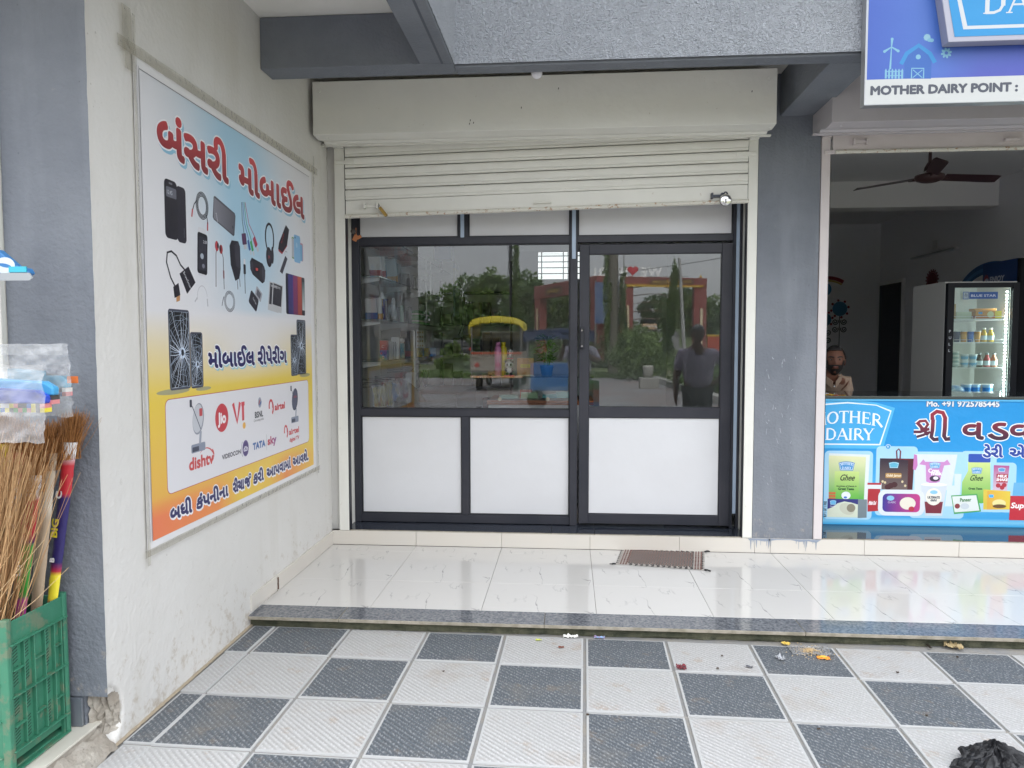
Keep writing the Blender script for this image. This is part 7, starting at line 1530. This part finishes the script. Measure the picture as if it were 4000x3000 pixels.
tg = [(-9.5, 70, .0, 8.3, (3.0, 2.2, 2.7), 4200, .42, G1, 'broad dark green tree left of the vine covered pole in the window reflection'),
      (-6.4, 66, .0, 8.0, (2.4, 2.0, 2.8), 3600, .42, G2, 'lighter green feathery tree just left of the vine covered pole'),
      (-11.8, 60, .0, 5.6, (2.4, 2.0, 2.2), 3000, .38, G3, 'low dark tree behind the grey car in the reflection'),
      (-13.6, 58, .0, 4.6, (2.2, 1.8, 2.0), 2600, .38, G3, 'lowest dark tree at the far left of the reflected road'),
      (-3.6, 60, .0, 7.2, (2.0, 1.8, 3.0), 3200, .40, G1, 'tall green tree between the vine covered pole and the side gate'),
      (-8.0, 58, .0, 4.2, (2.4, 1.8, 2.1), 3000, .36, G1, 'bushy tree behind the yellow covered truck'),
      (-4.8, 52, .0, 3.9, (2.0, 1.5, 1.9), 2600, .34, G3, 'dark bushy tree right behind the truck canopy'),
      (1.2, 62, .0, 7.2, (2.6, 2.0, 2.6), 3400, .40, G2, 'green tree seen through the side gate opening'),
      (-1.0, 70, .0, 7.2, (2.4, 2.0, 2.6), 3000, .42, G1, 'green tree behind the side gate column'),
      (14.2, 78, 1.2, 6.2, (2.6, 2.0, 2.8), 3600, .42, G2, 'green tree to the right of the maroon gate'),
      (17.0, 74, .6, 5.2, (2.6, 2.0, 2.2), 3000, .42, G1, 'low green tree at the right edge of the door reflection'),
      (12.4, 88, 2.4, 6.0, (2.6, 2.0, 2.4), 3000, .42, G1, 'dark green tree seen through the right part of the gate'),
      (10.6, 95, 2.8, 4.4, (2.0, 2.0, 1.8), 2200, .40, G3, 'small dark tree beyond the gate beside the road'),
      (6.0, 92, 2.6, 3.0, (1.8, 2.0, 1.3), 1800, .40, G3, 'small dark tree beyond the gate at its left column'),
      (22.5, 70, .5, 7.5, (3.0, 2.4, 3.0), 2600, .5, G1, 'tree far right beyond the red wall'), (-17.5, 66, .0, 8.0, (3.2, 2.4, 3.2), 2600, .5, G1, 'tree far left beyond the side road')]
for k, (x, D, zb, h, rad, n, lf, cols, lab) in enumerate(tg): tree(x, RY(D), zb, h, rad, n, lf, cols, lab, 30+k)
foliage('distant_woods', (2, RY(135), 2.5), (46, 3, 3.2), 9000, 1.0, G1, None, 60, 5, 'stuff', label='distant line of green woods beyond the road', cat='woods')
foliage('hedge', (1.6, RY(44), .9), (4.4, 1.2, 1.3), 5200, .22, G1, None, 40, 6, 'stuff', label='overgrown dark green hedge in front of the maroon gate', cat='hedge')
foliage('shrubs', (2.9, RY(30), .9), (1.3, 1.6, 1.25), 5200, .16, G2, None, 30, 8, 'stuff', label='leafy green shrubs around the big tree trunk beside the paved yard', cat='shrubs')
foliage('shrubs', (4.3, RY(24), .4), (1.0, 4.5, .75), 4200, .15, G1, None, 30, 9, 'stuff', label='low green shrubs behind the concrete kerb at the yard edge', cat='shrubs')
foliage('verge_grass', (-3.2, RY(33), .02), (6.5, 3.2, .22), 7000, .16, ((.05, .10, .02), (.16, .24, .06)), None, 60, 10, 'stuff', label='rough grass strip between the paved yard and the side road', cat='grass')
foliage('weeds', (-5.6, RY(36), .6), (1.2, .8, .9), 1800, .18, G2, None, 14, 11, 'stuff', label='clump of tall weeds beside the yellow covered truck', cat='weeds')
# big trunk, poles
t = thing('tree', (2.05, RY(33), 0), 'thick grey brown tree trunk with climbing leaves, at the left side of the door reflection', 'tree')
MB().grid(lambda u, v: (2.0-.10*v+(.25+.03*noise.noise((u*5, v*14, 0)))*math.cos(u*6.283), RY(33)+(.25+.03*noise.noise((u*5, v*14, 4)))*math.sin(u*6.283), v*8.5), 20, 60).build('trunk', mat('palm_bark', (.16, .145, .115), .95, bump=[(9, .8, 'n')], var=(7, .7, (.09, .085, .07))), t, smooth=True)
foliage('climber', (1.72, RY(33)+.2, 3.8), (.22, .3, 2.6), 1400, .13, G2, t, 22, 14, kind='stuff')
foliage('climber', (2.40, RY(33)+.2, 2.7), (.20, .3, 2.1), 1400, .13, G1, t, 22, 15, kind='stuff')
t = thing('utility_pole', (-2.16, RY(27), 0), 'dark steel pole with thick hanging vines, in the middle of the window reflection', 'pole')
MB().cone((-2.16, RY(27), -.1), (-2.16, RY(27), 9), .065, .055, 12).build('shaft', mat('pole_dark', (.025, .025, .028), .6), t)
foliage('vine', (-1.95, RY(27), 4.1), (.16, .22, 2.4), 2000, .10, G2, t, 26, 16, kind='stuff'); foliage('vine', (-1.92, RY(27), 1.9), (.30, .3, 1.3), 1500, .12, G1, t, 20, 17, kind='stuff')
MB().tube([(-2.24, RY(27), 7), (-2.28, RY(27), 5.2), (-2.22, RY(27), 4.6), (-2.3, RY(27), 3.6)], .012, 5).build('cable', m_alu2, t)
t = thing('utility_pole', (5.95, RY(38.5), 0), 'pale concrete pole with leafy creeper on its left, before the gateway', 'pole')
MB().cone((6.05, RY(38.5), -.1), (5.68, RY(38.5), 5.85), .12, .075, 8).build('shaft', mat('pole_concrete', (.36, .36, .36), .9), t)
foliage('creeper', (5.42, RY(38.5), 3.9), (.26, .3, 1.9), 2600, .12, G2, t, 26, 18, kind='stuff'); foliage('creeper', (5.15, RY(38.5), 2.4), (.45, .4, 1.2), 2200, .13, G1, t, 22, 19, kind='stuff'); foliage('creeper', (4.9, RY(38.5), 1.0), (.6, .5, .9), 1800, .14, G3, t, 18, 20, kind='stuff')
t = thing('lamp_post', (3.38, RY(45), 0), 'thin grey metal post beside the left gate column', 'post'); MB().cone((3.38, RY(45), 0), (3.30, RY(45), 8), .05, .04, 8).build('shaft', mat('post_grey', (.30, .30, .31), .6), t)
t = thing('banner_board', (2.2, RY(43), 0), 'faded blue narrow banner board on posts behind the big trunk', 'banner'); MB().box(1.50, 2.9, RY(43), RY(43)+.05, 2.6, 5.0).build('cloth', mat('banner_blue', H('39507c'), .7, var=(2, .6, H('8a94ac'))), t); MB().cone((1.55, RY(43), 0), (1.55, RY(43), 5.1), .05, .05, 8).build('post', m_steel, t); MB().cone((2.85, RY(43), 0), (2.85, RY(43), 5.1), .05, .05, 8).build('post', m_steel, t)
# wires
def wire(a, b, sag, label):
    pts = [(a[0]+(b[0]-a[0])*k/14, a[1]+(b[1]-a[1])*k/14, a[2]+(b[2]-a[2])*k/14-sag*4*(k/14)*(1-k/14)) for k in range(15)]
    MB().tube(pts, .018, 4).build('overhead_wire', m_alu2, label=label, cat='wire')
wire((4.5, RY(46), 6.0), (16, RY(46), 8.2), .25, 'overhead wire rising to the right in the door reflection'); wire((-30, RY(40), 8.6), (3.3, RY(45), 7.6), .6, 'overhead wire crossing high above the window reflection'); wire((7, RY(60), 9.0), (24, RY(50), 9.6), .5, 'thin overhead wire high at the right of the door reflection')
# gate
m_mar = mat('maroon_paint', H('8a4c48'), .8, var=(2, .4, H('7a4440')), bump=[(20, .2, 'n')]); m_yel = mat('gate_yellow', H('c09a2c'), .7); m_cream = mat('gate_cream', H('c8b89c'), .7)
t = thing('gateway', (7.3, RY(58), 0), 'large maroon gateway with yellow trim and raised letters, mirrored in the door glass', 'gateway')
Yg = RY(57.5)
def gbx(n, m_, *a): return MB().box(*a).build(n, m_, t, bevel=.02)
gbx('column', m_mar, 3.98, 4.98, Yg-1, Yg, -.1, 6.62); gbx('column', m_mar, 9.65, 10.6, Yg-1, Yg, -.1, 6.40); 
MB().prism([(3.98, 6.03), (10.6, 5.86), (10.6, 6.42), (3.98, 6.62)], 'y', Yg-1.05, Yg+.05).build('beam', m_mar, t, bevel=.02)
MB().prism([(3.72, 5.85), (10.3, 5.72), (10.3, 5.87), (3.72, 6.04)], 'y', Yg+.06, Yg+.14).build('trim', m_yel, t); MB().box(3.72, 3.88, Yg+.06, Yg+.14, 2.3, 6.03).build('trim', m_yel, t)
gbx('light_strip', m_cream, 4.50, 4.68, Yg+.01, Yg+.08, 2.6, 4.35); gbx('light_strip', m_cream, 10.1, 10.32, Yg+.01, Yg+.08, .9, 4.1)
for k in range(5):
    z0_ = 5.75-.62*k; pts = [(4.98+4.67*q/14, Yg-.5, z0_-.9*(q/14)-.06*k*(q/14)+.55*math.sin(math.pi*q/14)) for q in range(15)]; MB().tube(pts, .035, 6).build('arch_rod', mat('rod_brown', H('6c5044'), .7), t)
for x in (4.3, 10.2): MB().ball((x, Yg-.4, 6.66 if x < 5 else 6.56), .12).build('finial', m_yel, t, smooth=True)
pl = gbx('name_plate', mat('plate_dark', H('3a2c2a'), .5), 6.25, 9.6, Yg+.055, Yg+.10, 6.0, 6.34)
A = Art((9.5, Yg+.102, 6.0), (-1, 0, 0), (0, 0, 1), (0, 1, 0)); A.text('ઈશ્વરીયા મહાદેવ પ્રવેશ', .1, .09, .22, H('c8a04c'), 1, width=3.0, dil=.01); A.build('print', pl, MT['print_matte'])
def letter(ch, x, z, s, m_):
    v, f = text2d(ch); xs = [p[0] for p in v]; cx = (min(xs)+max(xs))/2; mm = MB()
    for oi_, o_ in enumerate(((0, 0), (.045, 0), (-.045, 0), (0, .045), (0, -.045))):
        b = len(mm.v); k = len(v); mm.v += [(x-(p[0]-cx+o_[0])*s, Yg+.02+oi_*.004, z+(p[1]+o_[1])*s) for p in v]+[(x-(p[0]-cx+o_[0])*s, Yg-.12-oi_*.004, z+(p[1]+o_[1])*s) for p in v]
        ed = {}
        for q in f:
            mm.f.append([b+i for i in q]); mm.mi.append(0); mm.f.append([b+k+i for i in q][::-1]); mm.mi.append(0)
            for i in range(len(q)): e = (q[i], q[(i+1) % len(q)]); ed[tuple(sorted(e))] = ed.get(tuple(sorted(e)), 0)+1
        for (i, j), c in ed.items():
            if c == 1: mm.f.append([b+i, b+j, b+k+j, b+k+i]); mm.mi.append(0)
    mm.build('letter', m_, t)
m_wl = mat('white_letter', (.88, .88, .89), .5); m_hr = mat('heart_red', H('c02838'), .4)
for ch, px in (('W', 2555), ('E', 2510), ('I', 2443), ('S', 2428), ('H', 2409), ('W', 2385), ('A', 2360), ('R', 2345), ('I', 2323)):
    ang = math.atan((px-2000)/2842)-.0780405; letter(ch, 57.5*math.tan(ang), 6.60, 1.0, m_wl)
hx = 57.5*math.tan(math.atan((2469-2000)/2842)-.0780405); hp = [(hx+.42*math.sin(a)**3, 7.08+.026*(13*math.cos(a)-5*math.cos(2*a)-2*math.cos(3*a)-math.cos(4*a))) for a in [2*math.pi*k/28 for k in range(28)]]
MB().prism(hp, 'y', Yg-.12, Yg+.05).build('heart', m_hr, t)
MB().box(4.9, 9.2, Yg-.1, Yg-.04, 6.55, 6.60).build('letter_rail', m_steel, t)
t = thing('side_gate', (-.5, RY(47), 0), 'maroon side gateway with a gold lettered plate, left of the big trunk in the reflection', 'gateway')
a_, b_2 = Vector((-2.45, RY(52), 0)), Vector((1.75, RY(43.5), 0)); dv_ = (b_2-a_).normalized(); nv_ = Vector((-dv_.y, dv_.x, 0))
if nv_.y < 0: nv_ = -nv_
def gs_box(n, m_, s0, s1, z0, z1, d0=-.5, d1=0):
    p = [a_+dv_*s0+nv_*d0, a_+dv_*s1+nv_*d0, a_+dv_*s1+nv_*d1, a_+dv_*s0+nv_*d1]; return MB().prism([(q.x, q.y) for q in p], 'z', z0, z1).build(n, m_, t, bevel=.02)
gs_box('column', m_mar, 0, 1.0, -.1, 5.0); gs_box('column', m_mar, 8.4, 9.3, -.1, 5.0); gs_box('beam', m_mar, 0, 9.3, 4.55, 5.45, -.55, .05); gs_box('light_strip', m_cream, .42, .62, 1.5, 3.9, .01, .08)
pl = gs_box('name_plate', MT['plate_dark'], 2.0, 4.6, 4.72, 5.2, .052, .09)
A = Art(a_+dv_*4.5+nv_*.095+Vector((0, 0, 4.72)), -dv_, (0, 0, 1), nv_); A.text('પ્રવેશ', .2, .12, .34, H('c8a04c'), 1, width=2.0, dil=.012); A.build('print', pl, MT['print_matte'])
t = thing('boundary_wall', (9.4, RY(48), 0), 'orange red boundary wall with a yellow coping, at the right of the door reflection', 'wall')
MB().box(8.95, 16.5, RY(48)-.2, RY(48), -.1, 1.86).build('wall', mat('orange_red_paint', H('a8432c'), .8, var=(2, .5, H('94402c'))), t); MB().box(8.9, 16.5, RY(48)-.25, RY(48)+.05, 1.862, 1.98).build('coping', m_yel, t)
# yard kerb, white bucket, cart
t = thing('kerb', (3.3, -14, 0), 'long low concrete kerb running along the right edge of the paved yard', 'kerb')
ka, kb = Vector((3.13, -20.6, 0)), Vector((3.62, -6.5, 0))
for k in range(14): p = ka.lerp(kb, k/14); q = ka.lerp(kb, (k+.985)/14); MB().prism([(p.x, p.y), (q.x, q.y), (q.x+.28, q.y), (p.x+.28, p.y)], 'z', -.05, .17).build('kerb_stone', mat('kerb_conc', (.30, .29, .27), .9, bump=[(20, .5, 'n')], rndc=.12), t, bevel=.01)
t = thing('paint_bucket', (2.55, RY(24), .17), 'dirty white plastic bucket near the kerb in the door reflection', 'bucket')
for_b = [(0, 0), (.15, 0), (.17, .34), (.175, .36), (.175, .39), (.16, .39), (.14, .02), (0, .02)]
MB().lathe((2.58, RY(24), .34), for_b, 20).build('pail', mat('bucket_white', H('b4b2aa'), .5, grime=(6, .6, H('8a8478'), .6)), t, smooth=True); MB().box(2.3, 2.9, RY(24)-.3, RY(24)+.3, -.02, .34).build('concrete_block', MT['kerb_conc'], label='low concrete block under the white bucket', cat='block', bevel=.01)
MB().tube([(2.41, RY(24), .70), (2.45, RY(24)+.02, .55), (2.58, RY(24)+.03, .50), (2.71, RY(24)+.02, .55), (2.75, RY(24), .70)], .006, 5).build('handle', m_steel, t)
t = thing('vendor_cart', (-.45, RY(16), 0), 'blue painted vendor cart with a dark blue canopy, beside the mullion in the window reflection', 'cart')
m_bl = mat('cart_blue', H('1f5a98'), .6, var=(5, .4, H('2a6cab'))); yq = RY(16)
MB().box(-.85, .35, yq-.8, yq, .42, 1.02).build('body', m_bl, t, bevel=.01); MB().grid(lambda u, v: (-1.0+1.55*u, yq-1.0+1.1*v, 1.78+.05*noise.noise((u*5, v*5, 0))-.12*abs(u-.5)), 12, 8).build('canopy', mat('canopy_navy', H('24365c'), .7), t, solid=.02); MB().grid(lambda u, v: (-1.0+1.55*u, yq+.1+.03*noise.noise((u*9, v*3, 0)), 1.76-.2*v-.12*abs(u-.5)), 14, 4).build('canopy_flap', MT['canopy_navy'], t, solid=.01)
for x in (-.9, .4): MB().cone((x, yq, .3), (x, yq, 1.75), .02, .02, 8).build('post', m_steel, t)
for x in (-.7, .2): MB().lathe((x, yq+.03, .22), [(0, -.03), (.20, -.03), (.22, 0), (.20, .03), (0, .03)], 18, rot=Matrix.Rotation(R(90), 3, 'X')).build('wheel', m_alu2, t)
# truck with yellow cover
t = thing('mini_truck', (-2.22, RY(22), 0), 'small goods truck with a yellow tarpaulin cover, seen from behind in the window reflection', 'truck')
tx, ty = -2.22, RY(22.2); m_tarp = mat('tarp_yellow', H('c4b428'), .55, bump=[(5, .8, 'n'), (20, .4, 'n')], var=(3, .4, H('a89a24'))); m_bed = mat('truck_panel', H('8a8378'), .6, grime=(5, .58, H('6a4a34'), .7)); m_tyre = mat('tyre', (.015, .015, .015), .85)
m_org = mat('truck_orange', H('c07a2c'), .6, var=(9, .6, H('e0dcd0')))
def tarp(u, v):
    a = math.pi*(.5-.5*(1-2*u)); x = tx-.80*math.cos(math.pi*u); zc = 1.93+.36*math.sin(math.pi*u)**.55; return (x*1.0+.02*noise.noise((u*9, v*5, 0)), ty-2.5*v+.03*noise.noise((u*12, v*3, 4)), zc+.025*noise.noise((u*12, v*6, 2)))
MB().grid(tarp, 30, 16).build('tarpaulin', m_tarp, t, smooth=True, solid=.01)
def skirt(u, v):
    x = tx-.84*math.cos(math.pi*u); e = 1.93+.36*math.sin(math.pi*u)**.55; return (x+.02*noise.noise((u*15, v*3, 9)), ty+.03+.05*v+.02*noise.noise((u*18, v*2, 1)), e-(.20+.05*noise.noise((u*14, 0, 3)))*v)
MB().grid(skirt, 36, 4).build('tarpaulin_flap', m_tarp, t, smooth=True, solid=.008)
for s_ in (-1, 1): MB().grid(lambda u, v: (tx+s_*(.80+.04*v), ty-2.5*u, 1.95-.30*v-.05*noise.noise((u*9, 1, s_))), 14, 3).build('tarpaulin_side', m_tarp, t, smooth=True, solid=.008)
for x in (-.76, .76): MB().box(tx+x-.02, tx+x+.02, ty-.03, ty+.01, .5, 1.98).build('canopy_post', m_steel, t)
MB().box(tx-.80, tx+.80, ty-.03, ty+.02, .62, 1.20).build('tailboard', m_bed, t, bevel=.01)
for s_ in (-1, 1): MB().box(tx+s_*.80-.02, tx+s_*.80+.02, ty-2.4, ty-.04, .62, 1.20).build('side_board', m_bed, t, bevel=.01)
MB().box(tx-.82, tx+.82, ty-2.4, ty-.04, .56, .62).build('load_bed', m_steel, t); MB().box(tx-.8, tx+.8, ty-2.46, ty-2.41, .6, 1.55).build('headboard', mat('cab_dark', H('2a2c2e'), .6), t)
MB().box(tx-.76, tx+.76, ty-4.1, ty-2.5, .45, 1.86).build('cab', mat('cab_cream', H('9a947e'), .5), t, bevel=.08)
for k in range(4): MB().box(tx-.62+.33*k, tx-.36+.33*k, ty-2.40, ty-2.39, 1.64, 1.75).build('roof_slot', mat('slot_light', (.75, .75, .72), .5), t)
MB().box(tx-.80, tx+.80, ty-.01, ty+.06, .40, .47).build('bumper', m_org, t, bevel=.01); MB().box(tx-.78, tx+.78, ty+.021, ty+.028, 1.13, 1.19).build('scalloped_trim', mat('trim_rust', H('a84a2c'), .6), t)
for (x, c) in ((-.60, 'a83a2c'), (.05, '7a4a2a'), (.45, '4a5a30')): MB().lathe((tx+x, ty+.022, .80), [(0, 0), (.075, 0), (.075, .004), (0, .004)], 16, rot=Matrix.Rotation(R(-90), 3, 'X')).build('painted_emblem', mat('emb_'+c, H(c), .6), t)
A = Art((tx+.25, ty+.065, .44), (-1, 0, 0), (0, 0, 1), (0, 1, 0)); MB().box(tx-.26, tx+.26, ty+.0, ty+.05, .50, .61).build('number_plate', mat('plate_yel', H('8a6a2c'), .5), t)
for x in (-.58, .58): MB().lathe((tx+x, ty-.45, .26), [(0, -.09), (.22, -.09), (.26, -.06), (.26, .06), (.22, .09), (0, .09)], 22, rot=Matrix.Rotation(R(90), 3, 'Y')).build('wheel', m_tyre, t, smooth=False)
for x in (-.62, .62): MB().lathe((tx+x, ty-3.5, .26), [(0, -.09), (.22, -.09), (.26, -.06), (.26, .06), (.22, .09), (0, .09)], 22, rot=Matrix.Rotation(R(90), 3, 'Y')).build('wheel', m_tyre, t, smooth=False)
# grey car
def car(cx, cy, ang, label, body, sc_=1.0, kind='suv'):
    t = thing('parked_car', (cx, cy, 0), label, 'car'); M = Matrix.Rotation(ang, 3, 'Z')
    def W_(p): return tuple(Vector((cx, cy, 0))+M @ Vector(p)*sc_)
    prof = [(-2.15, .35), (-2.2, .75), (-2.12, .98), (-1.95, 1.30), (-1.72, 1.62), (-1.2, 1.70), (0, 1.72), (.55, 1.60), (1.15, 1.12), (1.9, 1.0), (2.2, .80), (2.22, .35)]
    m = MB(); n = len(prof)
    def sec(y, s): return [W_((x*(1-.02*s), y*(1 if z < 1.05 else .86), z)) for x, z in prof]
    a, b = sec(-.88, 1), sec(.88, 1); m.add(a+b, [list(range(n))[::-1], list(range(n, 2*n))]+[(i, (i+1) % n, (i+1) % n+n, i+n) for i in range(n)]); m.build('body', body, t, bevel=.05, seg=3, smooth=False)
    gm = mat('car_glass', (.01, .012, .014), .08)
    for s in (-1, 1):
        y = s*.80; m = MB(); m.add([W_((-1.55, y, 1.15)), W_((-.75, y*1.02, 1.13)), W_((-.75, y, 1.56)), W_((-1.45, y*.98, 1.54))], [(0, 1, 2, 3)]); m.add([W_((-.68, y*1.02, 1.13)), W_((.2, y*1.02, 1.12)), W_((.2, y, 1.57)), W_((-.68, y, 1.57))], [(0, 1, 2, 3)]); m.add([W_((.27, y*1.02, 1.12)), W_((1.0, y*1.02, 1.12)), W_((.55, y, 1.52)), W_((.27, y, 1.56))], [(0, 1, 2, 3)]); m.build('side_window', gm, t, solid=.02)
    MB().add([W_((-2.02, -.66, 1.22)), W_((-2.02, .66, 1.22)), W_((-1.79, .60, 1.58)), W_((-1.79, -.60, 1.58))], [(0, 1, 2, 3)]).build('rear_window', gm, t, solid=.03)
    for s in (-1, 1):
        MB().add([W_((-2.19, s*.52, .92)), W_((-2.19, s*.88, .92)), W_((-2.08, s*.90, 1.18)), W_((-2.10, s*.62, 1.10))], [(0, 1, 2, 3)]).build('tail_lamp', mat('lamp_red', (.55, .03, .03), .25), t, solid=.05)
        for x in (-1.38, 1.38): MB().lathe(W_((x, s*.82, .34)), [(0, -.1), (.24, -.1), (.34, -.09), (.34, .09), (.24, .1), (0, .1)], 20, rot=M @ Matrix.Rotation(R(90), 3, 'X')).build('wheel', m_tyre, t)
        for x in (-1.38, 1.38): MB().lathe(W_((x, s*.925, .34)), [(0, -.01), (.2, -.01), (.18, .01), (0, .01)], 10, rot=M @ Matrix.Rotation(R(90), 3, 'X')).build('rim', m_steel, t)
    MB().add([W_((-2.215, -.35, .58)), W_((-2.215, .35, .58)), W_((-2.215, .35, .72)), W_((-2.215, -.35, .72))], [(0, 1, 2, 3)]).build('number_plate', m_panel, t, solid=.02)
car(-9.3, RY(53.5), R(218), 'dark grey people carrier with red tail lamp, parked left of the truck', mat('car_grey', (.10, .105, .11), .25, .6, coat=.5))
car(-8.2, RY(62), R(182), 'orange and white car partly hidden behind the grey one in the reflection', mat('car_orange', H('b06a3a'), .35, coat=.4))
# lorry coming down the road
t = thing('lorry', (8.75, RY(80), 2.55), 'cream and orange lorry with a dark windscreen coming through the gateway', 'lorry')
lx, ly, lz = 8.75, RY(80), 2.72
MB().box(lx-.75, lx+.75, ly-4, ly, lz+.15, lz+.80).build('cab', mat('lorry_cream', H('c89a6a'), .5, var=(6, .5, H('d8d4c8'))), t, bevel=.05); MB().box(lx-.70, lx+.70, ly-3.9, ly-.03, lz+.801, lz+1.35).build('windscreen', mat('car_glass', (.01, .012, .014), .08), t, bevel=.05)
MB().box(lx-.72, lx+.72, ly+.01, ly+.05, lz+.50, lz+.58).build('white_stripe', m_panel, t); MB().box(lx-.75, lx+.75, ly-.02, ly+.08, lz+.02, lz+.15).build('bumper', m_alu2, t)
for s in (-1, 1): MB().ball((lx+s*.68, ly+.04, lz+.36), .09, .05, .07).build('headlamp', m_panel, t, smooth=True); MB().cone((lx+s*.6-.1, ly-.6, lz+.0), (lx+s*.6+.1, ly-.6, lz+.0), .28, .28, 14).build('wheel', m_tyre, t)
# reflected interior of the far side: scooter shop stalls etc. are left out; a low building line far away
t = thing('far_building', (7.5, RY(150), 3.8), 'low pinkish far building beyond the gateway', 'building'); MB().box(4, 13, RY(155), RY(150), 3.6, 7.2).build('wall', mat('far_pink', H('9a6a58'), .9), t)
for k in range(5): MB().box(4.6+k*1.7, 5.5+k*1.7, RY(150)+.01, RY(150)+.05, 5.2, 6.4).build('window', MT['car_glass'], t)
